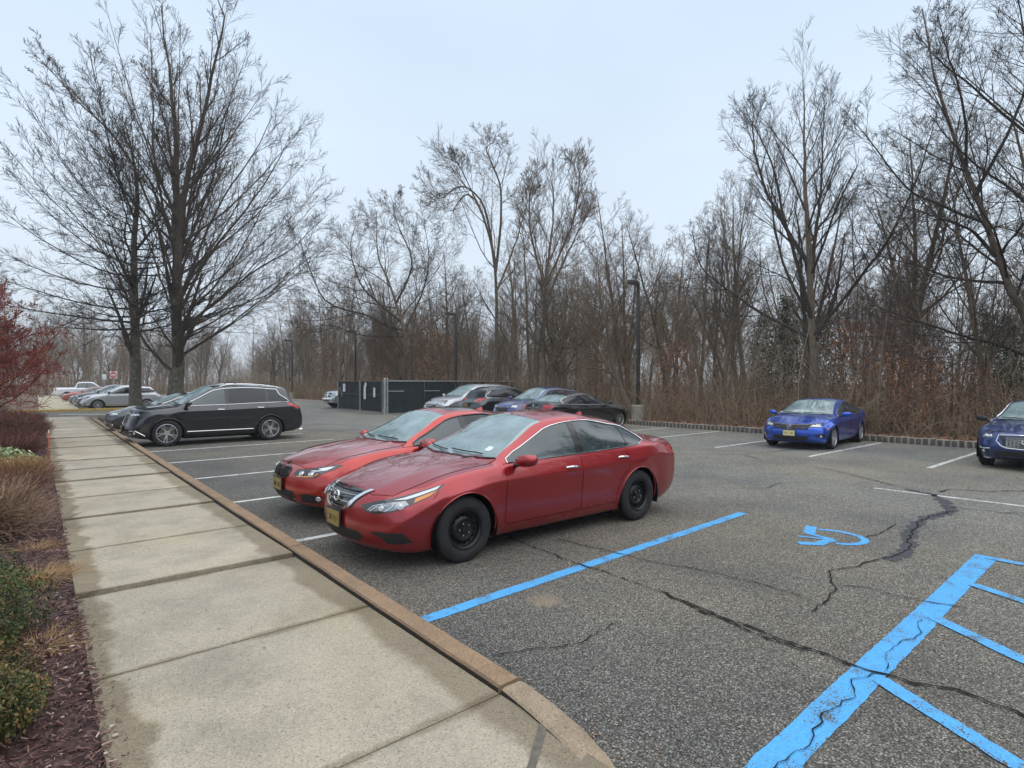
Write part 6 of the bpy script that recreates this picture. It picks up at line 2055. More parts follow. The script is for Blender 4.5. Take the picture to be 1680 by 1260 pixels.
# ------------------------------------------------------------------ the other parked vehicles
def front_kit(c, root, z=0.66, h=0.11, y_in=0.46, back=0.42, grille=None, intake=None, fog=None, plate_z=None, plate_mat=None, up=0.05, lens=M_LAMPCLEAR, gmat=M_BLACKTRIM):
    V = rad(42)
    W = c.f_hw(c.xf)
    yo = W - 0.08
    xs = c.xf - 0.30
    ol = fpts(c, V, [('f', y_in, z), ('f', y_in + 0.04, z + h * 0.62), ('f', yo, z + h * 0.9 + up * .3), ('s', xs, z + h * 0.95 + up * .6), ('s', c.xf - back, z + h + up), ('s', c.xf - back + 0.06, z + h * 0.55 + up), ('s', xs, z + h * 0.12), ('f', yo, z - 0.005)])
    i1 = fpts(c, V, [('f', y_in + 0.05, z + 0.02), ('f', y_in + 0.07, z + h * 0.55), ('f', yo, z + h * 0.72), ('s', xs - 0.02, z + h * 0.75), ('s', xs - 0.03, z + h * 0.3), ('f', yo, z + 0.018)])
    lp = lamp_set(c, root, 'headlight', ol, V, M_LAMPDARK, [('reflector', i1, lens, 0.003)])
    for sd in (0, 1):
        for f in (0.35, 0.75):
            p, n_ = c.hit('front', y_in + (yo - y_in) * f, z + h * 0.42)
            if sd: p, n_ = mir([p])[0], mir([n_])[0]
            g = MB(); qq = p + n_ * 0.010; r = h * 0.27
            g.tube([qq, qq + n_ * 0.008, qq + n_ * 0.013], [r, r * 0.8, r * 0.2], 12); g.build('projector', M_LAMPCHROME, lp[sd])
    gr = None
    if grille:
        (yb, yt, z0, z1) = grille
        gr = c.panel('grille', [(-0.001, z0), (yb, z0), (yb + 0.03, (z0 + z1) / 2), (yt, z1), (-0.001, z1 + 0.01)], 'front', gmat, root, None, off=0.004, thick=0.015, sp=0.05)
    if intake:
        (yb, yt, z0, z1) = intake
        c.panel('lower_intake', [(-0.001, z0), (yb, z0), (yt, z1), (-0.001, z1)], 'front', M_BLACKTRIM, root, None, off=0.003, thick=0.01, sp=0.05)
    if fog:
        (y0, y1, z0, z1) = fog
        fp = c.panel('fog_lamp_recess', [(y0, z0 + 0.02), (y0 + 0.06, z1), (y1, z1 + 0.01), (y1, z0)], 'front', M_BLACKTRIM, root, 'pair', off=0.003, thick=0.01, sp=0.05)
        for sd in (0, 1):
            p, n_ = c.hit('front', y0 * 0.4 + y1 * 0.6, (z0 + z1) / 2)
            if sd: p, n_ = mir([p])[0], mir([n_])[0]
            g = MB(); g.tube([p + n_ * 0.006, p + n_ * 0.016], [0.034, 0.028], 12); g.build('fog_lamp', M_LAMPCLEAR, fp[sd])
    if plate_z: plate(c, root, True, plate_z, plate_mat or M_PLATE)
    return gr, lp

def rear_kit(c, root, z=0.85, h=0.16, y_in=0.52, back=0.28, plate_z=None, up=0.0, chrome=None, plate_mat=None, xo=0.17):
    V3 = rad(180 - 42)
    e_ = Vector((math.sin(V3), -math.cos(V3), 0))
    W = c.f_hw(c.xr)
    yo = W - 0.07
    def rp(pts):
        out = []
        for (w, a, b_) in pts:
            p, n_ = c.hit({'r': 'rear', 's': 'side'}[w], a, b_)
            if p is not None: out.append(c.to_view(V3, p))
        return out
    xs = c.xr + xo
    ol = rp([('r', y_in, z), ('r', y_in + 0.02, z + h), ('r', yo, z + h), ('s', xs, z + h + up * .5), ('s', c.xr + back, z + h * 0.85 + up), ('s', c.xr + back - 0.04, z + h * 0.45 + up), ('s', xs, z + 0.01), ('r', yo, z)])
    i1 = rp([('r', y_in + 0.04, z + 0.03), ('r', y_in + 0.05, z + h * 0.5), ('r', yo, z + h * 0.5), ('r', yo, z + 0.03)])
    lp = lamp_set(c, root, 'taillight', ol, V3, M_REDLENS, [('inner_lens', i1, M_DARKRED, 0.003)])
    if plate_z: plate(c, root, False, plate_z, plate_mat or M_PLATE)
    c.panel('rear_diffuser', [(-0.001, 0.27), (0.60, 0.28), (0.66, 0.40), (-0.001, 0.40)], 'rear', M_BLACKTRIM, root, None, off=0.003, thick=0.01, sp=0.07)
    for sd in (1, -1):
        g = MB(); g.tube([(c.xr + 0.14, sd * 0.52, 0.27), (c.xr + 0.03, sd * 0.52, 0.27)], [0.035, 0.037], 10); g.build('exhaust_tip', M_CHROME, root)
    return lp

def roof_rails(c, root, x0, x1, mat_, yb=0.06, zb=0.05):
    for sd in (1, -1):
        pts = []
        for t in np.linspace(0, 1, 9):
            x = x0 + (x1 - x0) * t
            p, n_ = c.hit('top', x, c.f_rail(x) - yb)
            lift = zb * min(1, 6 * t, 6 * (1 - t))
            pts.append(Vector((x, sd * p.y, p.z + lift - 0.004)))
        g = MB(); g.tube(pts, 0.017, 6); g.build('roof_rail', mat_, root)

def line_on(c, root, name, pts, view, r, mat_, both=True, off=0.006):
    pl = c.line3(pts, view, off, 0.05)
    for sd in ((1, -1) if both else (1,)):
        g = MB(); g.tube(pl if sd > 0 else mir(pl), r, 6); g.build(name, mat_, root)

# --- red sport sedan beside it
def sport_sedan():
    c = sedan(2.81, 0.80, 1.04, 1.81, 1.43, 0.70, 0.975, 0.80, -0.02, -0.60, -1.36, 1.325, -1.95, 1.09, 1.085, 0.185, ds=0.05, tr=0.332, ar=0.372, rim_r=0.235, tw=0.225,
              bow_f=0.30, pow_f=2.4, cpil=(-1.33, -1.28), bpil=(-0.36, -0.26), doors=(0.78, -0.31, -1.18), handles=((-0.10, 0.80), (-1.0, 0.83)), mirror=(0.50, 0.97), trim_r=0.010, fg_mat=M_SIDEGLASS, rg_mat=M_DARKGLASS)
    c.win_tail = [(-1.58, 1.175), (-1.70, 1.11), (-1.72, 1.055)]; c.win_tail_x = -1.0
    root = build_car(c, 'parked_car', 'bright red sport sedan with black double kidney grille on the dark red sedan\'s far side', 'car', (4.70, 7.83, 0), PI, None, P_BRED, 'ten', M_BLACKGLOSS)
    V = rad(42)
    ol = fpts(c, V, [('f', 0.36, 0.625), ('f', 0.38, 0.685), ('f', 0.60, 0.705), ('s', 1.92, 0.72), ('s', 1.72, 0.755), ('s', 1.66, 0.755), ('s', 1.76, 0.70), ('s', 1.92, 0.645), ('f', 0.70, 0.598), ('f', 0.46, 0.588)])
    i1 = fpts(c, V, [('f', 0.58, 0.684), ('f', 0.70, 0.690), ('s', 1.92, 0.705), ('s', 1.74, 0.735), ('s', 1.84, 0.69), ('s', 1.98, 0.668), ('f', 0.68, 0.662)])
    i2 = fpts(c, V, [('f', 0.42, 0.612), ('f', 0.46, 0.600), ('f', 0.66, 0.608), ('s', 1.94, 0.645), ('s', 1.94, 0.655), ('f', 0.66, 0.620)])
    lp = lamp_set(c, root, 'headlight', ol, V, M_LAMPDARK, [('upper_lens', i1, M_LAMPCLEAR, 0.003), ('light_strip', i2, M_AMBER, 0.003)])
    for sd in (0, 1):
        for yy in (0.50, 0.63):
            p, n_ = c.hit('front', yy, 0.643)
            if sd: p, n_ = mir([p])[0], mir([n_])[0]
            g = MB(); qq = p + n_ * 0.012; g.tube(ring3(qq, n_, 0.032), 0.005, 6); g.tube([qq - n_ * .004, qq + n_ * 0.006], [0.026, 0.012], 12); g.build('projector', M_LAMPCHROME, lp[sd])
    kd = c.panel('grille', [(0.022, 0.575), (0.10, 0.560), (0.225, 0.575), (0.265, 0.63), (0.255, 0.685), (0.16, 0.715), (0.05, 0.710), (0.022, 0.68)], 'front', M_BLACKGLOSS, root, 'pair', off=0.012, thick=0.03, sp=0.035)
    for sd in (0, 1):
        for k in range(7):
            y = 0.05 + k * 0.030
            pl = c.line3([(y, 0.575), (y + 0.006, 0.695)], 'front', 0.016, 0.04)
            g = MB(); g.tube(pl if not sd else mir(pl), 0.004, 4); g.build('grille_slat', M_BLACKTRIM, kd[sd])
    c.panel('lower_intake', [(-0.001, 0.255), (0.36, 0.265), (0.42, 0.33), (0.38, 0.41), (-0.001, 0.42)], 'front', M_BLACKTRIM, root, None, off=0.003, thick=0.01, sp=0.05)
    fp = c.panel('side_intake', [(0.50, 0.285), (0.50, 0.385), (0.62, 0.395), (0.76, 0.375), (0.78, 0.30), (0.70, 0.275)], 'front', M_BLACKTRIM, root, 'pair', off=0.003, thick=0.01, sp=0.05)
    for sd in (0, 1):
        p, n_ = c.hit('front', 0.73, 0.335)
        if sd: p, n_ = mir([p])[0], mir([n_])[0]
        g = MB(); g.tube([p + n_ * 0.006, p + n_ * 0.014], [0.035, 0.030], 12); g.build('fog_lamp', M_LAMPCLEAR, fp[sd])
    plate(c, root, True, 0.475, M_PLATE)
    p, n_ = c.hit('top', 2.06, 0.002)
    g = MB(); g.tube([p + n_ * 0.001, p + n_ * 0.006], [0.040, 0.038], 20); bd = g.build('badge', M_BLACKGLOSS, root)
    rear_kit(c, root, 0.86, 0.15, 0.50, 0.30)
    g = MB(); p, n_ = c.hit('top', -1.15, 0.002)
    g.put([(p.x + 0.10, 0, p.z - 0.002), (p.x - 0.06, 0.022, p.z - 0.01), (p.x - 0.06, -0.022, p.z - 0.01), (p.x - 0.055, 0, p.z + 0.05), (p.x - 0.02, 0, p.z + 0.045)], [(0, 1, 4), (1, 3, 4), (0, 4, 2), (4, 3, 2), (1, 2, 3)])
    g.build('roof_antenna', P_BRED, root)
    sr = c.panel('sunroof', [(-0.24, -0.001), (-0.24, 0.40), (-0.28, 0.43), (-0.78, 0.43), (-0.82, 0.40), (-0.82, -0.001)], 'top', M_DARKGLASS, root, None, off=0.002, thick=0.006, sp=0.06)
sport_sedan()

# --- black crossover with chrome trim
def black_crossover():
    c = suv(2.82, 0.99, 1.17, 1.96, 1.785, 0.99, 1.185, 1.17, 0.22, -0.60, -2.03, 1.69, 1.20, 0.235, 0.32, ds=0.06, tr=0.38, ar=0.425, rim_r=0.265, tw=0.245,
            bow_f=0.30, handle_mat=M_CHROME, trim_r=0.010, rg_mat=M_DARKGLASS, rw_mat=M_DARKGLASS, fg_mat=M_SIDEGLASS, steer=rad(-9),
            lowtrim=lambda x: 0.34 if -0.95 < x < 0.95 else 0.30, mirror=(0.92, 1.22))
    c.win_tail = [(-1.72, 1.44), (-1.92, 1.31), (-1.99, 1.235)]; c.win_tail_x = -1.2
    root = build_car(c, 'parked_car', 'black crossover with chrome window trim and ten-spoke alloys parked over the sidewalk end', 'suv', (4.26, 19.55, 0), PI, None, P_NAVYBLACK, 'v5', M_CHROME)
    gr, lp = front_kit(c, root, 0.87, 0.10, 0.36, 0.50, (0.26, 0.32, 0.66, 0.92), (0.5, 0.56, 0.34, 0.44), (0.66, 0.84, 0.36, 0.46), 0.52, None, 0.05, M_LAMPCHROME)
    line_on(c, gr, 'grille_frame', [(0.001, 0.64), (0.26, 0.64), (0.31, 0.78), (0.34, 0.935), (0.001, 0.95)], 'front', 0.012, M_CHROME)
    line_on(c, root, 'bumper_trim', [(0.60, 0.47), (0.80, 0.475), (0.86, 0.40), (0.87, 0.33)], 'front', 0.012, M_CHROME)
    line_on(c, root, 'sill_trim', [(0.92, 0.40), (-0.90, 0.40)], 'side', 0.016, M_SATIN)
    rear_kit(c, root, 0.99, 0.20, 0.56, 0.66, None, 0.03, xo=0.30)
    roof_rails(c, root, 0.0, -1.75, M_SATIN, 0.05, 0.06)
    for x in (-0.45, -1.35):
        g = MB(); p, n_ = c.hit('top', x, 0.002)
        g.tube([(x, -0.66, p.z + 0.028), (x, -0.3, p.z + 0.055), (x, 0.3, p.z + 0.055), (x, 0.66, p.z + 0.028)], 0.020, 6, squash=0.6); g.build('cross_bar', M_BLACKTRIM, root)
black_crossover()

# --- bright blue compact sedan
def blue_sedan():
    c = sedan(2.70, 0.92, 1.01, 1.80, 1.416, 0.69, 0.965, 1.02, 0.08, -0.50, -1.48, 1.285, -2.16, 1.085, 1.07, 0.18, ds=0.06, win_fr=0.82, tr=0.325, ar=0.365, rim_r=0.225,
              bow_f=0.34, trim_r=0.010, rg_mat=M_SIDEGLASS, bpil=(-0.26, -0.17), cpil=(-1.30, -1.26), mirror=(0.72, 0.975))
    c.win_tail = [(-1.66, 1.17), (-1.82, 1.09), (-1.86, 1.045)]; c.win_tail_x = -0.9
    root = build_car(c, 'parked_car', 'bright blue compact sedan with yellow plate parked alone against the wood', 'car', (17.95, 7.10, 0), PI + rad(5), None, P_BLUE, 'v5', M_CHROME, scale=(1, 1, 0.965))
    gr, lp = front_kit(c, root, 0.640, 0.115, 0.44, 0.52, (0.44, 0.46, 0.575, 0.70), (0.40, 0.48, 0.27, 0.40), (0.60, 0.80, 0.36, 0.44), 0.475, M_PLATEPALE, 0.06)
    V_, F_ = c.panel_geo([(-0.001, 0.688), (0.20, 0.688), (0.42, 0.690), (0.58, 0.715), (0.58, 0.735), (0.40, 0.722), (0.20, 0.716), (-0.001, 0.716)], 'front', off=0.014, thick=0.02, sp=0.04, center=True)
    n = len(V_); vm = [Vector((v.x, -v.y, v.z)) for v in V_]
    add('grille_wing', pymesh('grille_wing', V_ + vm, F_ + [[i + n for i in reversed(f)] for f in F_], True, 40), M_BLACKGLOSS, gr)
    p, n_ = c.hit('front', 0.002, 0.64)
    g = MB(); x = p.x + 0.022; g.tube([(x, -0.062, 0.60), (x, -0.075, 0.685), (x, 0.075, 0.685), (x, 0.062, 0.60), (x, -0.062, 0.60)], 0.006, 6)
    for sg in (-1, 1): g.tube([(x, sg * 0.034, 0.612), (x, sg * 0.042, 0.672)], 0.008, 6)
    g.tube([(x, -0.036, 0.643), (x, 0.036, 0.643)], 0.007, 6)
    g.build('badge', M_CHROME, gr)
    line_on(c, root, 'bumper_trim', [(0.56, 0.465), (0.70, 0.47), (0.80, 0.455)], 'front', 0.008, M_BLACKGLOSS)
    for sd, nm in ((1, 0), (-1, 1)):
        p, n_ = c.hit('side', 1.78, 0.60)
        g = MB(); g.box((0, 0, 0), (0.12, 0.012, 0.035), bev=0.004)
        o = g.build('side_marker', M_AMBER, root); o.location = (p.x, sd * (p.y + 0.002), p.z); o.rotation_euler = (0, 0, -sd * 0.2)
    rear_kit(c, root, 0.86, 0.15, 0.5, 0.25)
blue_sedan()

# --- dark blue sedan at the right edge
def dark_blue_sedan():
    c = sedan(2.85, 0.86, 1.11, 1.83, 1.445, 0.73, 1.0, 0.95, 0.02, -0.5, -1.3, 1.335, -1.95, 1.10, 1.095, 0.19, ds=0.06, tr=0.335, ar=0.38, rim_r=0.24, bow_f=0.32, mirror_mat=M_BLACKTRIM,
              mirror=(0.66, 1.0), trim_r=0.011)
    c.win_tail = [(-1.56, 1.18), (-1.70, 1.11), (-1.72, 1.06)]; c.win_tail_x = -1.0
    root = build_car(c, 'parked_car', 'dark blue luxury sedan with chrome framed mesh grille cut off by the frame edge', 'car', (17.60, 2.02, 0), PI, None, P_INDIGO, 'ten', M_CHROME)
    gr, lp = front_kit(c, root, 0.655, 0.10, 0.52, 0.40, (0.36, 0.46, 0.47, 0.70), (0.48, 0.56, 0.235, 0.40), (0.60, 0.80, 0.31, 0.43), None, None, 0.07)
    line_on(c, gr, 'grille_frame', [(0.001, 0.455), (0.32, 0.470), (0.40, 0.50), (0.49, 0.60), (0.47, 0.66), (0.46, 0.715), (0.25, 0.728), (0.001, 0.735)], 'front', 0.014, M_CHROME, off=0.010)
    for k in range(6):
        zz = 0.50 + k * 0.035
        pts = [(0.001 + i * 0.03, zz + (0.010 if i % 2 else -0.010)) for i in range(int(0.38 / 0.03))]
        pl = c.line3(pts, 'front', 0.010, 0.1)
        g = MB(); g.tube(pl, 0.004, 4); g.tube(mir(pl), 0.004, 4); g.build('grille_mesh', M_SATIN, gr)
    p, n_ = c.hit('front', 0.002, 0.60)
    g = MB(); x = p.x + 0.03
    g.tube([(x, 0.078 * math.cos(a), 0.605 + 0.045 * math.sin(a)) for a in np.linspace(-PI / 2 + 0.35, 1.5 * PI - 0.35, 26)], 0.008, 6)
    g.tube([(x, -0.027, 0.563), (x, -0.010, 0.60), (x, 0, 0.638)], [0.008, 0.007, 0.004], 6); g.tube([(x, 0.027, 0.563), (x, 0.010, 0.60), (x, 0, 0.638)], [0.008, 0.007, 0.004], 6)
    g.build('badge', M_CHROME, gr)
    line_on(c, root, 'bumper_trim', [(0.60, 0.225), (0.72, 0.228), (0.80, 0.24)], 'front', 0.009, M_CHROME)
    line_on(c, root, 'fog_trim', [(0.60, 0.44), (0.70, 0.425), (0.82, 0.445)], 'front', 0.010, M_CHROME)
    rear_kit(c, root, 0.86, 0.15, 0.5, 0.28)
dark_blue_sedan()

# --- black saloon seen from behind
def black_saloon():
    c = sedan(2.89, 0.85, 1.11, 1.85, 1.47, 0.74, 1.02, 0.92, 0.02, -0.5, -1.38, 1.37, -2.0, 1.12, 1.115, 0.19, ds=0.08, tr=0.335, ar=0.38, rim_r=0.235, fg_mat=M_DARKGLASS, rg_mat=M_DARKGLASS, rw_mat=M_WINDSCREEN, trim_r=0.011)
    c.win_tail = [(-1.62, 1.21), (-1.75, 1.13), (-1.77, 1.08)]; c.win_tail_x = -1.1
    root = build_car(c, 'parked_car', 'black saloon parked nose to the block kerb with its trunk toward the aisle', 'car', (16.62, 15.55, 0), 0, None, P_BLACK, 'ten', M_CHROME)
    front_kit(c, root, 0.66, 0.11, 0.42, 0.40, (0.24, 0.24, 0.58, 0.72), (0.5, 0.5, 0.26, 0.38))
    rear_kit(c, root, 0.84, 0.17, 0.46, 0.30, 0.72)
    p, n_ = c.hit('rear', 0.002, 0.98)
    g = MB(); g.tube([p, p + Vector((-0.012, 0, 0.004))], [0.042, 0.040], 18); g.build('badge', M_SATIN, root)
    line_on(c, root, 'trunk_strip', [(0.001, 0.90), (0.30, 0.90)], 'rear', 0.010, M_CHROME)
black_saloon()

# --- slate blue crossover
def slate_crossover():
    c = suv(2.62, 0.90, 1.02, 1.82, 1.655, 0.84, 1.12, 1.02, 0.12, -0.5, -1.70, 1.53, 1.10, 0.22, 0.38, ds=0.08, tr=0.345, ar=0.39, rim_r=0.22, trim_r=0.010, rg_mat=M_DARKGLASS)
    c.win_tail = [(-1.60, 1.40), (-1.78, 1.29), (-1.84, 1.20)]; c.win_tail_x = -1.1
    root = build_car(c, 'parked_car', 'slate blue crossover facing the aisle between the black saloon and the dark wagon', 'suv', (16.75, 18.05, 0), PI, None, P_SLATE, 'ten', M_SATIN)
    gr, lp = front_kit(c, root, 0.80, 0.15, 0.42, 0.52, (0.36, 0.42, 0.66, 0.82), (0.46, 0.52, 0.34, 0.50), (0.62, 0.78, 0.42, 0.52), 0.56, None, 0.07)
    line_on(c, gr, 'grille_bar', [(0.001, 0.80), (0.42, 0.82)], 'front', 0.014, M_SATIN)
    rear_kit(c, root, 0.95, 0.30, 0.60, 0.26)
slate_crossover()

# --- dark wagon seen from behind, between van and slate crossover
def dark_wagon():
    c = suv(2.80, 0.95, 1.05, 1.90, 1.66, 0.85, 1.13, 1.0, 0.1, -0.55, -1.75, 1.54, 1.12, 0.22, 0.42, ds=0.08, tr=0.36, ar=0.405, rim_r=0.24, trim_r=0.010, rg_mat=M_DARKGLASS, fg_mat=M_DARKGLASS)
    c.win_tail = [(-1.66, 1.40), (-1.84, 1.29), (-1.90, 1.21)]; c.win_tail_x = -1.1
    root = build_car(c, 'parked_car', 'dark grey crossover showing a red tail lamp between silver minivan and slate blue crossover', 'suv', (17.05, 20.55, 0), 0, None, P_GRAPHITE, 'ten', M_CHROME)
    rear_kit(c, root, 0.98, 0.16, 0.42, 0.42, 0.84, 0.03)
    front_kit(c, root, 0.80, 0.12, 0.42, 0.42, (0.3, 0.36, 0.62, 0.82))
dark_wagon()

# --- silver minivan
def minivan():
    c = suv(3.03, 0.96, 1.12, 2.0, 1.76, 0.82, 1.17, 1.22, 0.22, -0.8, -2.25, 1.66, 1.15, 0.20, 0.26, ds=0.08, tr=0.345, ar=0.39, rim_r=0.22, trim_r=0.010, rg_mat=M_DARKGLASS, fg_mat=M_DARKGLASS, mirror=(0.92, 1.20))
    c.win_tail = [(-2.12, 1.60), (-2.26, 1.45), (-2.30, 1.22)]; c.win_tail_x = -1.2
    root = build_car(c, 'parked_van', 'silver minivan with black grille facing the aisle beside the screened enclosure', 'van', (16.85, 23.25, 0), PI, None, P_SILVER, 'ten', None)
    gr, lp = front_kit(c, root, 0.76, 0.15, 0.46, 0.56, (0.40, 0.44, 0.66, 0.78), (0.46, 0.54, 0.30, 0.50), (0.64, 0.80, 0.36, 0.46), None, None, 0.08)
    line_on(c, gr, 'grille_bar', [(0.001, 0.72), (0.42, 0.725)], 'front', 0.012, M_CHROME)
    rear_kit(c, root, 0.95, 0.30, 0.66, 0.24)
    roof_rails(c, root, 0.0, -1.9, M_SATIN, 0.08, 0.03)
minivan()

# --- grey sedan beyond the black crossover
def grey_sedan():
    c = sedan(2.74, 0.95, 1.12, 1.82, 1.46, 0.74, 1.02, 1.02, 0.1, -0.45, -1.3, 1.36, -1.98, 1.11, 1.10, 0.19, ds=0.09, trim_r=0.010)
    c.win_tail = [(-1.58, 1.18), (-1.70, 1.12), (-1.73, 1.07)]; c.win_tail_x = -1.0
    root = build_car(c, 'parked_car', 'dark grey sedan whose nose shows past the black crossover', 'car', (4.15, 24.55, 0), PI, None, P_GRAPHITE, 'ten', M_CHROME)
    front_kit(c, root, 0.68, 0.13, 0.46, 0.50, (0.38, 0.42, 0.50, 0.72), (0.46, 0.54, 0.27, 0.40), (0.62, 0.78, 0.32, 0.40), None, None, 0.06)
    rear_kit(c, root, 0.86, 0.15, 0.5, 0.25)
grey_sedan()

# --- the row across the drive
def silver_crossover():
    c = suv(2.72, 0.92, 1.02, 1.84, 1.66, 0.85, 1.12, 1.0, 0.1, -0.5, -1.72, 1.53, 1.12, 0.22, 0.40, ds=0.10, tr=0.355, ar=0.40, rim_r=0.235, trim_r=0.010, rg_mat=M_DARKGLASS, mirror_mat=M_BLACKTRIM, lowtrim=lambda x: 0.30)
    c.win_tail = [(-1.62, 1.40), (-1.82, 1.29), (-1.92, 1.21)]; c.win_tail_x = -1.1
    root = build_car(c, 'parked_car', 'silver white crossover nearest the yellow kerb across the drive', 'suv', (4.45, 47.0, 0), PI, None, P_SILVER, 'ten', M_CHROME)
    front_kit(c, root, 0.76, 0.10, 0.40, 0.55, (0.4, 0.44, 0.60, 0.80), (0.5, 0.56, 0.30, 0.44), (0.64, 0.8, 0.4, 0.5), None, None, 0.06)
    rear_kit(c, root, 0.95, 0.20, 0.5, 0.3)
silver_crossover()
def far_sedan(label, x, y, paint, rz=PI, H=1.46):
    c = sedan(2.74, 0.95, 1.12, 1.82, H, 0.74, 1.02, 1.02, 0.1, -0.45, -1.3, H - .1, -1.98, 1.11, 1.10, 0.19, ds=0.16)
    c.win_tail = [(-1.58, 1.18), (-1.70, 1.12), (-1.73, 1.07)]; c.win_tail_x = -1.0
    root = build_car(c, 'parked_car', label, 'car', (x, y, 0), rz, 'cars in the row across the drive', paint, 'ten', None)
    front_kit(c, root, 0.68, 0.13, 0.46, 0.48, (0.38, 0.42, 0.50, 0.72)); rear_kit(c, root, 0.86, 0.15, 0.5, 0.25)
def far_suv(label, x, y, paint, rz=PI, H=1.68):
    c = suv(2.72, 0.92, 1.02, 1.86, H, 0.87, 1.14, 1.0, 0.1, -0.5, -1.72, H - .12, 1.12, 0.22, 0.36, ds=0.16)
    c.win_tail = [(-1.62, 1.40), (-1.82, 1.29), (-1.88, 1.21)]; c.win_tail_x = -1.1
    root = build_car(c, 'parked_car', label, 'suv', (x, y, 0), rz, 'cars in the row across the drive', paint, 'ten', None)
    front_kit(c, root, 0.78, 0.12, 0.44, 0.48, (0.38, 0.42, 0.62, 0.82)); rear_kit(c, root, 0.95, 0.2, 0.5, 0.25)
far_sedan('black sedan next beyond the silver white crossover across the drive', 4.35, 50.0, P_GRAPHITE)
far_suv('dark crossover third in the row across the drive', 4.3, 53.2, P_BLACK)
far_sedan('grey sedan fourth in the row across the drive', 4.2, 56.6, P_GREY)
far_sedan('rusty red sedan in the row across the drive', 4.0, 66.0, P_MAROON)

def pickup(name, label, loc, rz, paint, length_bed=1.75, zoff=0.0, grille_mat=M_CHROME):
    wb, fo, ro, W, H = 3.56, 0.98, 1.25, 2.02, 1.95
    h = W / 2; xf, xr = wb / 2 + fo, -wb / 2 - ro
    d = base_spec(xf=xf, xr=xr, wb=wb, xcowl=1.30, xhead=0.62,
        top=[(xf, 1.05), (xf - 0.08, 1.17), (xf - 0.5, 1.25), (1.8, 1.29), (1.42, 1.31), (1.30, 1.325), (1.1, 1.50), (0.85, 1.72), (0.62, 1.88), (0.3, 1.945), (-0.3, 1.95), (-0.80, 1.90), (-0.93, 1.80), (-1.08, 1.38), (-1.14, 1.335), (-1.4, 1.33), (xr + 0.05, 1.33), (xr, 1.27)],
        belt=[(xf, 0.98), (xf - 0.4, 1.14), (1.3, 1.22), (0, 1.23), (-1.1, 1.24), (xr, 1.20)],
        hw=[(xf, h - 0.05), (xf - 0.4, h - 0.01), (0, h), (xr + .3, h), (xr, h - 0.03)], rail=[(xf, h - 0.16), (1.3, h - 0.16), (0.6, h - 0.27), (-0.8, h - 0.27), (-1.12, h - 0.12), (xr, h - 0.12)],
        crown=[(xf, 0.05), (1.3, 0.06), (0.9, 0.10), (0.5, 0.06), (-0.8, 0.06), (-1.1, 0.03), (xr, 0.03)], bot=[(xf, 0.42), (xf - 0.3, 0.36), (0, 0.36), (xr, 0.45)],
        bow_f=0.14, tr=0.40, ar=0.46, rim_r=0.255, tw=0.27, ds=0.12, win_x0=-1.0, win_x1=1.35, rw=None, bpil=(-0.10, 0.0), cpil=None, doors=(1.28, -0.05, -1.02), handles=((0.15, 1.08), (-0.85, 1.08)), mirror=(1.0, 1.30), hood_x=xf - 0.15, sill_h=0.12)
    c = Car(**d)
    c.win_tail = [(-0.78, 1.78), (-0.92, 1.60), (-0.98, 1.27)]; c.win_tail_x = -0.4
    root = build_car(c, name, label, 'pickup', loc, rz, None, paint, 'ten', None)
    gr, lp = front_kit(c, root, 0.92, 0.17, 0.62, 0.34, (0.52, 0.56, 0.80, 1.10), (0.5, 0.6, 0.50, 0.58), (0.66, 0.84, 0.56, 0.66), None, None, 0.02)
    line_on(c, gr, 'grille_bar', [(0.001, 0.95), (0.56, 0.95)], 'front', 0.03, M_CHROME); line_on(c, gr, 'grille_bar', [(0.04, 0.82), (0.04, 1.08)], 'front', 0.03, M_CHROME)
    g = MB(); g.tube(c.line3([(0.001, 0.66), (0.5, 0.66), (0.9, 0.66)], 'front', 0.03, 0.1), 0.085, 8, squash=0.9); g.tube(mir(c.line3([(0.001, 0.66), (0.5, 0.66), (0.9, 0.66)], 'front', 0.03, 0.1)), 0.085, 8, squash=0.9)
    g.build('bumper', grille_mat, root)
    tl = c.panel('taillight', [(0.84, 0.92), (0.84, 1.22), (0.965, 1.22), (0.965, 0.92)], 'rear', M_REDLENS, root, 'pair', off=0.01, thick=0.03, sp=0.06)
    g = MB(); g.box((xr - 0.04, 0, 0.62), (0.16, 1.8, 0.18), bev=0.03); g.build('rear_bumper', M_CHROME, root)
    g = MB(); g.box((-2.05, 0, 1.34), (1.75, 1.5, 0.02)); g.build('bed_floor', M_BLACKTRIM, root)
pickup('parked_pickup', 'silver pickup nosing out beyond the dark screened gates', (18.55, 39.4, 0), PI, P_SILVER)
pickup('parked_pickup', 'white pickup with its tail toward the far walk, last of the row across the drive', (4.35, 80, 0), 0, P_WHITE)
# ------------------------------------------------------------------ screened enclosure
M_SCREEN = simple('screen_fabric', (0.012, 0.016, 0.020), 0.75, var=0.45, vscale=3.0)
M_SCREENG = simple('green_screen_fabric', (0.012, 0.020, 0.022), 0.7, var=0.45, vscale=2.0)
M_GALV = simple('galvanised_steel', (0.42, 0.45, 0.46), 0.45, metal=0.7, var=0.2)
M_PAPER = simple('white_notice', (0.75, 0.75, 0.74), 0.6)
M_BRONZE = simple('dark_bronze_paint', (0.035, 0.030, 0.028), 0.45, var=0.2)
M_LAMPGLASS = simple('lamp_lens_flat', (0.30, 0.30, 0.29), 0.25)

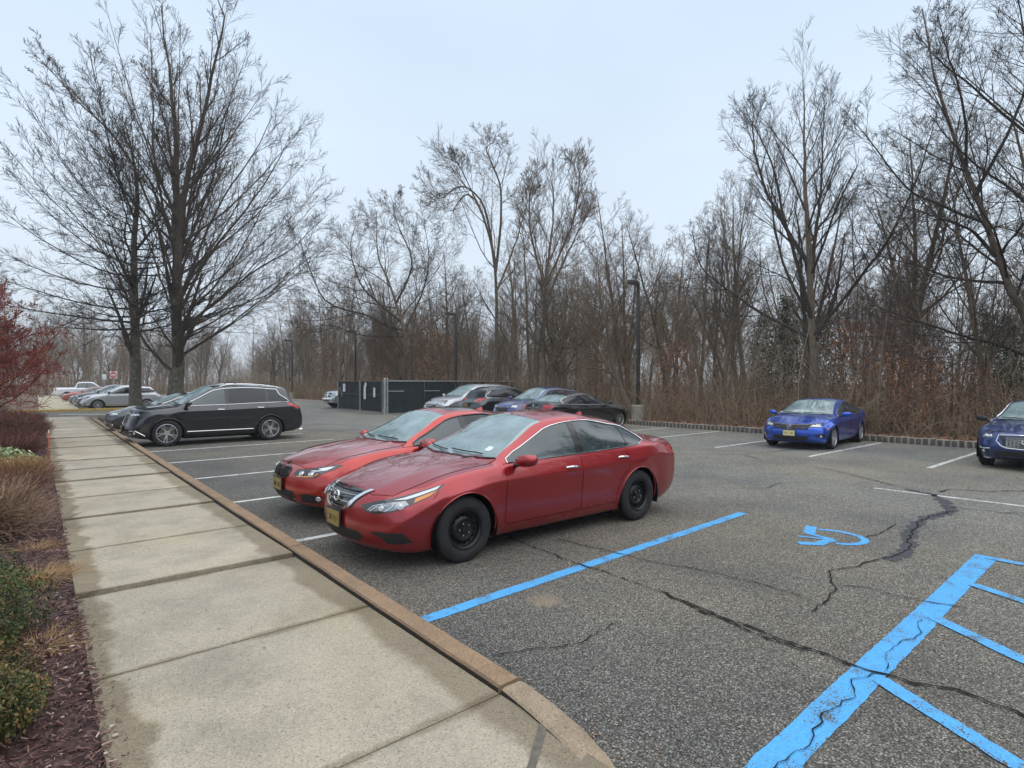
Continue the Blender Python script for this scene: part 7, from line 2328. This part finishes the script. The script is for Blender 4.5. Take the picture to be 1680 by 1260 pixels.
def screen_panel(name, a, b_, z0, z1, material, parent, waves=0.02, seed=0):
    """sagging fabric hung between posts"""
    r_ = random.Random(seed)
    a, b_ = Vector(a), Vector(b_)
    n = max(6, int((b_ - a).length / 0.18)); m = 8
    nrm = Vector((-(b_ - a).y, (b_ - a).x)).normalized()
    vs, fs = [], []
    ph = r_.uniform(0, 6)
    for i in range(n + 1):
        t = i / n; p = a.lerp(b_, t)
        for j in range(m + 1):
            s_ = j / m
            o = waves * math.sin(t * 17 + ph + s_ * 2) * math.sin(s_ * PI) + waves * 0.6 * math.sin(t * 41 + s_ * 5)
            vs.append((p.x + nrm.x * o, p.y + nrm.y * o, z0 + (z1 - z0) * s_ - (0.012 * math.sin(t * 60) if j == m else 0)))
    k = m + 1
    for i in range(n):
        for j in range(m): fs.append((i * k + j, (i + 1) * k + j, (i + 1) * k + j + 1, i * k + j + 1))
    return add(name, pymesh(name, vs, fs, True), material, parent)

gate = empty('enclosure_gate', (15.42, 29.7, 0)); tag(gate, 'pair of dark screened gates with white paper notices, facing the aisle', 'gate')
loc = Matrix.Translation((-15.42, -29.7, 0))
def gput(mb, name, mat_, parent=None, smooth=True):
    mb.v = [loc @ p for p in mb.v]
    return mb.build(name, mat_, parent or gate, smooth)
for (a, b_, sd) in (((15.35, 29.85), (15.50, 33.05), 1), ((15.50, 33.2), (15.66, 36.85), 2)):
    p = screen_panel('screen', a, b_, 0.10, 1.88, M_SCREEN, gate, 0.02, sd)
    p.data.transform(loc)
    for (q0, q1) in (((*a, 1.90), (*b_, 1.90)), ((*a, 0.12), (*b_, 0.12)), ((*a, 0.10), (*a, 1.92)), ((*b_, 0.10), (*b_, 1.92)), ((*a, 1.1), (*b_, 1.1))):
        g = MB(); g.tube([Vector(q0) + Vector((-0.035, 0, 0)), Vector(q1) + Vector((-0.035, 0, 0))], 0.024, 7); gput(g, 'gate_frame', M_GALV if q0[2] == 0.10 else M_BRONZE)
def notice(name, y, z, w, h, rot=0.0):
    g = MB(); g.box((0, 0, 0), (0.012, w, h))
    o = g.build(name, M_PAPER, gate, False)
    x = 15.35 + (y - 29.85) * 0.046 - 0.07
    o.location = loc @ Vector((x, y, z)); o.rotation_euler = (rot, 0, 0.045)
notice('notice', 35.7, 1.50, 0.34, 0.52)
notice('notice', 32.3, 1.22, 0.26, 0.80); notice('notice', 32.2, 1.68, 0.24, 0.30, 0.5)
notice('notice', 30.9, 1.25, 0.22, 0.56)
for k in range(7):
    g = MB(); zz = 1.25 + 0.22 * math.sin(k * 1.3); y = 36.55 - k * 0.13
    g.box((15.56, y, zz), (0.012, 0.035, 0.30 + 0.12 * math.cos(k * 2.1)), Matrix.Identity(4)); gput(g, 'torn_strip', M_GALV, None, False)
fence = empty('screened_fence', (15.30, 29.55, 0)); tag(fence, 'dark green screened chain-link fence with heavy steel corner post, running to the wood', 'fence')
loc = Matrix.Translation((-15.30, -29.55, 0))
def fput(mb, name, mat_): 
    mb.v = [loc @ p for p in mb.v]; return mb.build(name, mat_, fence)
for k in range(4):
    xa, xb = 15.45 + k * 2.5, 15.45 + (k + 1) * 2.5
    p = screen_panel('screen', (xa, 29.6), (xb, 29.55), 0.06, 1.90, M_SCREENG, fence, 0.02, 10 + k); p.data.transform(loc)
    g = MB(); g.tube([(xb, 29.60, 0), (xb, 29.60, 1.98)], 0.035, 8); fput(g, 'post', M_GALV)
    g = MB(); g.tube([(xa, 29.55, 1.92), (xb, 29.52, 1.92)], 0.024, 7); fput(g, 'top_rail', M_GALV)
    g = MB(); g.tube([(xa, 29.53, 1.33), (xa + 1.1, 29.53, 1.33)], 0.02, 6); fput(g, 'mid_rail', M_GALV)
for dx, r in ((0, 0.075), (0.17, 0.05)):
    g = MB(); g.tube([(15.30 + dx, 29.52, 0), (15.30 + dx, 29.52, 2.06), (15.30 + dx, 29.52, 2.09)], [r, r, r * 0.5], 12); fput(g, 'corner_post', M_GALV)
g = MB()
for zz in (0.4, 0.9, 1.4, 1.85): g.tube([(15.28, 29.44, zz), (15.49, 29.44, zz)], 0.016, 6)
fput(g, 'hinge_band', M_GALV)
back = empty('screened_fence', (15.7, 37.0, 0)); tag(back, 'north side of the screened enclosure running from the gates to the wood', 'fence')
for k in range(3):
    p = screen_panel('screen', (k * 2.6, 0), ((k + 1) * 2.6, 0.03), 0.06, 1.88, M_SCREENG, back, 0.02, 20 + k)
    g = MB(); g.tube([(k * 2.6, 0.03, 0), (k * 2.6, 0.03, 1.96)], 0.035, 8); g.build('post', M_GALV, back)

# ------------------------------------------------------------------ lamp posts
def lamp_post(label, x, y, H=6.25, rz=0.0, z=0.1):
    root = empty('lamp_post', (x, y, z), rz); tag(root, label, 'lamp post', 'lamp posts along the wood')
    g = MB(); g.lathe([(0.001, 0.72), (0.27, 0.72), (0.29, 0.70), (0.30, -0.3)], 20, Matrix.Rotation(PI / 2, 4, 'X') @ Matrix.Scale(1, 4)); 
    g.v = [Vector((p.x, p.y, abs(p.z) if p.z > -0.5 else p.z)) for p in g.v]
    g2 = MB(); g2.tube([(0, 0, -0.3), (0, 0, 0.70), (0, 0, 0.73)], [0.30, 0.29, 0.265], 20); g2.build('footing', M_LAMPBASE, root)
    g = MB(); g.box((0, 0, 0.73 + (H - 0.73) / 2), (0.135, 0.135, H - 0.73), bev=0.012); g.build('pole', M_BRONZE, root)
    g = MB(); g.box((0, 0, 0.745), (0.30, 0.30, 0.03)); g.build('base_plate', M_BRONZE, root)
    g = MB(); g.box((-0.16, 0, H - 0.10), (0.22, 0.07, 0.09)); g.build('arm', M_BRONZE, root)
    g = MB(); g.box((-0.52, 0, H - 0.08), (0.56, 0.40, 0.17), bev=0.02, taper=0.93); hd = g.build('lamp_head', M_BRONZE, root)
    g = MB(); g.box((-0.52, 0, H - 0.168), (0.46, 0.32, 0.012)); g.build('lens', M_LAMPGLASS, hd)
def lp_at(px, X): d = dX(px, X); p = FW * d + RT * ((px - 840) / 926 * d); return p[0], p[1]
lamp_post('dark square lamp post on a concrete footing beside the black saloon', *lp_at(1047, 20.75), rz=0.25)
lamp_post('dark lamp post rising behind the green screened fence', *lp_at(748, 20.9), rz=0.1)
lamp_post('thin far lamp post behind the left gate of the enclosure', *lp_at(583, 21.2))
lamp_post('farthest lamp post, on its footing past the black crossover\'s tail', *lp_at(479, 20.6))

# ------------------------------------------------------------------ signs across the drive
M_SIGNRED = simple('sign_red', (0.50, 0.02, 0.03), 0.4)
M_SIGNWHITE = simple('sign_white', (0.75, 0.75, 0.74), 0.4)
def text_mesh(body, size, ext=0.002):
    tx = bpy.data.curves.new('lettering', 'FONT'); tx.body = body; tx.size = size; tx.extrude = ext; tx.align_x = 'CENTER'; tx.align_y = 'CENTER'
    to = bpy.data.objects.new('lettering', tx); COL.objects.link(to)
    me = bpy.data.meshes.new_from_object(to.evaluated_get(bpy.context.evaluated_depsgraph_get())); bpy.data.objects.remove(to)
    return me
def sign(label, px, X, z, kind):
    x, y = lp_at(px, X)
    root = empty('road_sign', (x, y, 0), rad(-40)); tag(root, label, 'sign')
    g = MB(); g.tube([(0, 0.03, 0), (0, 0.03, z + 0.3)], 0.03, 8); g.build('post', M_GALV, root)
    if kind == 'dne':
        g = MB(); g.box((0, 0, z), (0.76, 0.02, 0.76), bev=0.005); f = g.build('sign_face', M_SIGNWHITE, root)
        g = MB(); g.tube([(0, -0.011, z), (0, -0.016, z)], 0.36, 28); g.build('red_disc', M_SIGNRED, f)
        g = MB(); g.box((0, -0.018, z), (0.56, 0.006, 0.13)); g.build('white_bar', M_SIGNWHITE, f, False)
        for (t, zz) in (('DO NOT', 0.20), ('ENTER', -0.20)):
            o = add('lettering', text_mesh(t, 0.15), M_SIGNWHITE, f); o.location = (0, -0.018, z + zz); o.rotation_euler = (PI / 2, 0, 0)
    else:
        g = MB(); g.box((0, 0, z), (0.46, 0.02, 0.60), bev=0.005); g.build('sign_face', M_SIGNWHITE, root)
sign('red and white do-not-enter sign on a steel post among the trees across the drive', 186, 6.2, 2.65, 'dne')
sign('small plain white sign on a post left of the do-not-enter sign', 171, 5.6, 2.45, 'w')

# orange marker stake by the walk
M_ORANGE = simple('orange_fibreglass', (0.75, 0.13, 0.03), 0.4)
g = MB(); g.tube([(0, 0, 0), (0.01, 0, 0.32), (0.02, 0.01, 0.62)], [0.009, 0.009, 0.008], 8); o_ = g.build('marker_stake', M_ORANGE); o_.location = (0.20, 17.6, 0.08)
tag(o_, 'thin orange marker stake at the edge of the walk', 'stake')
g = MB(); g.tube([(0.0182, 0.009, 0.53), (0.020, 0.010, 0.60)], 0.0115, 8); g.build('reflector_band', M_SIGNWHITE, o_)

# ------------------------------------------------------------------ planting bed
M_BOX = mk_leaf('boxwood_leaves', [(0.0, (0.018, 0.038, 0.012)), (0.45, (0.045, 0.080, 0.022)), (0.8, (0.10, 0.125, 0.035)), (1.0, (0.19, 0.17, 0.05))])
M_BOXB = mk_leaf('bronzed_boxwood_leaves', [(0.0, (0.03, 0.045, 0.015)), (0.35, (0.085, 0.095, 0.03)), (0.7, (0.17, 0.12, 0.04)), (1.0, (0.27, 0.15, 0.06))])
M_SPIREA = mk_leaf('spirea_stems', [(0.0, (0.13, 0.072, 0.045)), (0.5, (0.28, 0.175, 0.11)), (1.0, (0.46, 0.32, 0.21))])
M_GOLD = mk_leaf('dry_gold_stems', [(0.0, (0.18, 0.09, 0.04)), (0.5, (0.36, 0.20, 0.085)), (1.0, (0.50, 0.33, 0.17))])
M_BARB = mk_leaf('barberry_stems', [(0.0, (0.070, 0.028, 0.020)), (0.5, (0.145, 0.060, 0.044)), (1.0, (0.25, 0.125, 0.09))])
M_REDTWIG = mk_leaf('red_maple_stems', [(0.0, (0.10, 0.022, 0.016)), (0.5, (0.22, 0.045, 0.030)), (1.0, (0.36, 0.095, 0.06))])
M_STRAW = mk_leaf('straw_blades', [(0.0, (0.25, 0.13, 0.05)), (0.5, (0.45, 0.27, 0.11)), (1.0, (0.60, 0.42, 0.22))])
M_VARIEG = mk_leaf('variegated_leaves', [(0.0, (0.10, 0.17, 0.05)), (0.5, (0.24, 0.30, 0.12)), (1.0, (0.55, 0.55, 0.38))])
M_JUNI = mk_leaf('juniper_needles', [(0.0, (0.03, 0.06, 0.015)), (0.6, (0.08, 0.13, 0.03)), (1.0, (0.15, 0.19, 0.06))])
M_CHIP = mk_leaf('mulch_chips', [(0.0, (0.026, 0.012, 0.011)), (0.35, (0.085, 0.038, 0.034)), (0.7, (0.17, 0.085, 0.072)), (0.92, (0.28, 0.165, 0.135)), (1.0, (0.48, 0.35, 0.29))])

def leaf_shell(seed, n, rx, ry, h, size, lump=0.14, mat2=None):
    g = np.random.default_rng(seed)
    d = norm(g.normal(0, 1, (n, 3))); d[:, 2] = np.abs(d[:, 2]) * 1.0
    lm = 1 + lump * np.sin(d[:, 0] * 7 + seed) * np.sin(d[:, 1] * 8 + 1.3 * seed) + lump * 0.8 * np.sin(d[:, 2] * 9 + d[:, 0] * 5)
    depth = 1 - 0.28 * g.uniform(0, 1, n) ** 2
    C_ = d * np.array([rx, ry, h]) * (lm * depth)[:, None]
    C_[:, 2] = np.maximum(C_[:, 2], 0.02 + 0.1 * g.uniform(0, 1, n))
    nn = norm(d + g.normal(0, 0.55, (n, 3)))
    u = norm(np.cross(nn, g.normal(0, 1, (n, 3)))); v = np.cross(nn, u)
    s = (size * g.uniform(0.6, 1.3, n))[:, None]
    V = np.stack([C_ - u * s, C_ + v * s * 0.55, C_ + u * s, C_ - v * s * 0.55], 1).reshape(-1, 3)
    return npmesh('foliage', V, np.arange(4 * n).reshape(-1, 4), False)

def stem_bush(seed, n, r, h, rad_, kids=4, lean=0.7, klen=0.4, spread=0.12, wob=0.16):
    g = np.random.default_rng(seed)
    a = g.uniform(0, 6.283, n); q = np.sqrt(g.uniform(0, 1, n))
    S = np.stack([np.cos(a) * q * spread, np.sin(a) * q * spread, np.zeros(n)], -1)
    le = q * lean
    D = np.stack([np.cos(a) * le, np.sin(a) * le, np.ones(n)], -1)
    Ln = h * g.uniform(0.7, 1.12, n) * np.sqrt(1 + (le * r / max(h, .01)) ** 2 * 0.5)
    P, R = grow(g, S, D, Ln, np.full(n, rad_) * g.uniform(0.7, 1.4, n), 5, wob, 0.0, 0.45)
    gr = [(P, R, 3)]
    S2, D2, L2, r2 = sprout(g, P, R, Ln, kids, 0.3, 1.0, 18, 50, klen, 0.7)
    P2, R2 = grow(g, S2, D2, L2, r2, 3, wob, 0.03, 0.5); gr.append((P2, R2, 3))
    V, F = tubes(gr)
    V[:, 2] = np.maximum(V[:, 2], 0.0)
    return npmesh('stems', V, F)

def bush(name, label, cat, loc, parts, group=None):
    root = empty(name, loc); tag(root, label, cat, group)
    for nm, me, mt in parts: add(nm, me, mt, root)
    return root
ZM = 0.12
bush('boxwood', 'low clipped green boxwood by the walk, larger and greener of the two', 'shrub', (-0.47, 5.05, ZM), [('foliage', leaf_shell(1, 15000, 0.50, 0.55, 0.68, 0.0115), M_BOX), ('stems', stem_bush(2, 120, 0.3, 0.5, 0.006), M_SPIREA)])
bush('boxwood', 'low bronzed boxwood nearest the camera with yellowing leaves', 'shrub', (-0.39, 3.72, ZM), [('foliage', leaf_shell(3, 13000, 0.42, 0.46, 0.46, 0.0105), M_BOXB), ('inner_foliage', leaf_shell(5, 9000, 0.385, 0.425, 0.42, 0.011), M_BOX), ('stems', stem_bush(4, 120, 0.3, 0.35, 0.006), M_SPIREA)])
bush('spirea', 'broad leafless tan spirea mound behind the green boxwood', 'shrub', (-0.56, 8.6, ZM), [('stems', stem_bush(6, 700, 0.6, 0.60, 0.0042, 8, 0.95, 0.42, 0.30, 0.26), M_SPIREA)])
bush('spirea', 'smaller leafless spirea at the inner side of the tan mound', 'shrub', (-1.35, 9.4, ZM), [('stems', stem_bush(7, 500, 0.6, 0.66, 0.0042, 7, 0.9, 0.42, 0.25, 0.26), M_SPIREA)])
bush('barberry', 'low dark red barberry between the tan spirea and the golden bush', 'shrub', (-0.55, 11.3, ZM), [('stems', stem_bush(8, 500, 0.5, 0.34, 0.004, 5, 1.3, 0.5, 0.5), M_BARB)])
bush('golden_bush', 'small golden brown leafless bush beside the walk', 'shrub', (-0.28, 13.0, ZM), [('stems', stem_bush(9, 500, 0.4, 0.42, 0.0045, 7, 1.0, 0.42, 0.22, 0.24), M_GOLD)])
bush('variegated_plant', 'low pale green and cream variegated plant behind the golden bush', 'plant', (-0.45, 15.3, ZM), [('foliage', leaf_shell(10, 1500, 0.50, 0.42, 0.36, 0.035), M_VARIEG)])
bush('juniper', 'small bright green juniper at the back of the bed', 'shrub', (-1.35, 20.0, ZM), [('foliage', leaf_shell(11, 3000, 0.7, 0.6, 0.9, 0.035), M_JUNI)])
r_ = random.Random(9)
bl = ['dark red leafless barberry nearest the orange stake', 'dark red leafless barberry at the corner of the bed by the drive']
for k, (x, y, h) in enumerate([(-0.45, 17.3, .62), (-1.3, 17.6, .75), (-0.5, 19.6, .72), (-1.7, 22, .9), (-0.30, 22.0, .75), (-0.9, 24.2, .9), (-2.4, 19.5, .9), (-0.25, 24.8, .6), (-0.6, 27.2, .85), (-1.6, 28.5, .9), (-0.35, 30.2, .7), (-1.2, 31.8, .8)]):
    bush('barberry', 'dark red leafless barberry in the hedge row along the walk', 'shrub', (x, y, ZM), [('stems', stem_bush(30 + k, 380, 0.6, h * 0.74, 0.0055, 5, 0.75, 0.5, 0.35), M_BARB)], 'barberries along the walk')
# red twigged ornamental tree at the frame's left edge
ORN = [lv(15, 0.18, 0.98, 30, 70, 0.62, 0.5, 7, 0.14, 0.03, 4), lv(9, 0.12, 0.98, 25, 60, 0.45, 0.55, 5, 0.16, 0.03, 3), lv(8, 0.15, 1.0, 20, 55, 0.50, 0.65, 3, 0.18, 0.03, 3), lv(4, 0.1, 1.0, 20, 50, 0.7, 0.75, 2, 0.16, 0.02, 3)]
a_, b_ = wood_mesh(901, 4.3, 0.07, ORN, 0.08, 4, 0.12, rmin=0.0065, nseg=9, wob=0.10)
ro = empty('ornamental_maple', (-1.35, 19.6, 0.08)); tag(ro, 'small ornamental tree with fiery red twigs at the bed by the frame\'s edge', 'tree')
add('trunk', a_, M_BARKL, ro); add('crown', b_, M_REDTWIG, ro)
a_, b_ = wood_mesh(902, 4.4, 0.08, ORN, 0.08, 3, 0.14, rmin=0.006, nseg=9, wob=0.10)
ro = empty('ornamental_tree', (-1.9, 29.5, 0.08)); tag(ro, 'brown leafless ornamental tree behind the red twigged one', 'tree')
add('trunk', a_, M_BARK, ro); add('crown', b_, M_BARB, ro)

# straw tufts
def tuft(seed, n, r, h):
    me = stem_bush(seed, n, r, h * 0.9, 0.0018, 1, 3.6, 0.4, 0.07, 0.25)
    me.transform(Matrix.Diagonal((1, 1, 0.42, 1)))
    return me
bush('straw_tuft', 'flattened straw coloured grass tuft between the two boxwoods and the walk', 'grass tuft', (0.02, 6.40, 0.115), [('blades', tuft(61, 420, .2, 0.15), M_STRAW)])
bush('straw_tuft', 'small withered straw tuft at the foot of the bronzed boxwood', 'grass tuft', (0.0, 4.75, 0.115), [('blades', tuft(62, 160, .14, 0.11), M_STRAW)])
bush('straw_tuft', 'thin straw tuft under the broad tan spirea', 'grass tuft', (-0.02, 7.6, 0.115), [('blades', tuft(63, 120, .14, 0.10), M_STRAW)])

# tall trees of the wood edge past the right side of the view, seen in the car windows
r_ = random.Random(4)
for k in range(12):
    x, y = 21.3 + r_.uniform(0, 4.5), -3.2 - k * 1.35 + r_.uniform(-.4, .4)
    kd = ['fork', 'brushy', 'tall', 'broad'][k % 4]
    tree(kd, k % 2, x, y, r_.uniform(0.95, 1.2), 'tall leafless tree of the wood edge, past the right side of the view', 'tall trees of the wood edge beside the viewpoint', r_.uniform(0, 6))
# loose mulch chips and shells
g = np.random.default_rng(70)
def chips(n, x0, x1, y0, y1, s0, s1, pw=1.0):
    X = g.uniform(x0, x1, n); Y = y0 + (y1 - y0) * g.uniform(0, 1, n) ** pw
    Z = mulch_z(X, Y) + g.uniform(0.0, 0.022, n)
    Z = np.where(X > 0.235, 0.127 + g.uniform(0, .004, n), Z)
    C_ = np.stack([X, Y, Z], -1)
    a = g.uniform(0, 6.283, n)
    tlt = np.where(X > 0.235, 0.05, 0.35)
    u = norm(np.stack([np.cos(a), np.sin(a), g.normal(0, 1, n) * tlt], -1)); v = norm(np.cross(np.array([0, 0, 1.0]) + g.normal(0, 1, (n, 3)) * tlt[:, None], u)); w = np.cross(u, v)
    L_ = g.uniform(s0, s1, n)[:, None]; W_ = L_ * g.uniform(0.14, 0.34, n)[:, None]; T_ = W_ * 0.35
    k = [C_ - u * L_ - v * W_ * .6, C_ + u * L_ * .8 - v * W_, C_ + u * L_ + v * W_ * .5, C_ - u * L_ * .9 + v * W_]
    V = np.stack([q - w * T_ for q in k] + [q + w * T_ for q in k], 1).reshape(-1, 3)
    b_ = (np.arange(n) * 8)[:, None, None]
    F = (b_ + np.array([[4, 5, 6, 7], [0, 1, 5, 4], [1, 2, 6, 5], [2, 3, 7, 6], [3, 0, 4, 7]])[None]).reshape(-1, 4)
    return V, F
parts = [chips(13000, -1.0, 0.265, 1.6, 5.2, 0.006, 0.021), chips(12000, -1.4, 0.26, 4.5, 11, 0.008, 0.026), chips(6000, -2.0, 0.26, 10, 24, 0.018, 0.045), chips(190, 0.25, 0.33, 2.0, 6.5, 0.004, 0.013, 1.5), chips(60, 0.28, 1.2, 2.0, 8, 0.004, 0.010)]
Vs, Fs, base = [], [], 0
for V, F in parts: Vs.append(V); Fs.append(F + base); base += len(V)
o_ = add('mulch_chips', npmesh('mulch_chips', np.concatenate(Vs), np.concatenate(Fs), False), M_CHIP)
tag(o_, 'loose reddish brown shredded bark covering the planting bed', 'mulch', kind='stuff')
M_PEB = simple('pale_pebble', (0.46, 0.38, 0.31), 0.6, var=0.3, vscale=40)
bm = bmesh.new()
r_ = random.Random(12)
for k in range(46):
    t = r_.random()
    x, y = (r_.uniform(-0.05, 0.30), r_.uniform(1.9, 4.8)) if t < 0.6 else (r_.uniform(-0.6, 0.3), r_.uniform(2, 7))
    s = r_.uniform(0.004, 0.013)
    bmesh.ops.create_icosphere(bm, subdivisions=1, radius=s, matrix=Matrix.Translation((x, y, 0.138 + (0.0 if x < .24 else -0.008))) @ Matrix.Diagonal((1.3, 1, 0.6, 1)))
me = bpy.data.meshes.new('pebbles'); bm.to_mesh(me); bm.free()
o_ = add('pebbles', me, M_PEB); tag(o_, 'scattered pale pebbles along the mulch edge', 'pebbles', kind='stuff')
# grit and leaf bits by the kerb and on the lot
n = 2600
X = np.concatenate([g.uniform(2.15, 2.5, 900), g.uniform(2.2, 19.5, 1700)]); Y = np.concatenate([g.uniform(1.2, 14, 900), g.uniform(-3, 25, 1700)])
C_ = np.stack([X, Y, 0.006 + g.uniform(0, .004, n)], -1); a = g.uniform(0, 6.28, n)
u = np.stack([np.cos(a), np.sin(a), 0 * a + .1], -1); v = np.stack([-np.sin(a), np.cos(a), 0 * a + .05], -1); s = (0.009 * g.uniform(0.4, 1.7, n))[:, None]
o_ = add('leaf_bits', npmesh('leaf_bits', np.stack([C_ - u * s, C_ + v * s * .5, C_ + u * s, C_ - v * s * .5], 1).reshape(-1, 3), np.arange(4 * n).reshape(-1, 4), False), M_SPIREA)
tag(o_, 'bits of leaf and grit scattered over the lot', 'litter', kind='stuff')
# ------------------------------------------------------------------ damp winter air
m_hz = bpy.data.materials.new('haze_air'); m_hz.use_nodes = True
nt = m_hz.node_tree; nt.nodes.clear()
pv = nt.nodes.new('ShaderNodeVolumePrincipled'); pv.inputs['Density'].default_value = 0.0008; pv.inputs['Color'].default_value = (0.95, 0.965, 0.98, 1)
ou = nt.nodes.new('ShaderNodeOutputMaterial'); nt.links.new(pv.outputs[0], ou.inputs['Volume'])
mb = MB(); mb.box((0, 0, 16), (3100, 3100, 42)); hz = mb.build('haze', m_hz, None, False); tag(hz, kind='stuff')
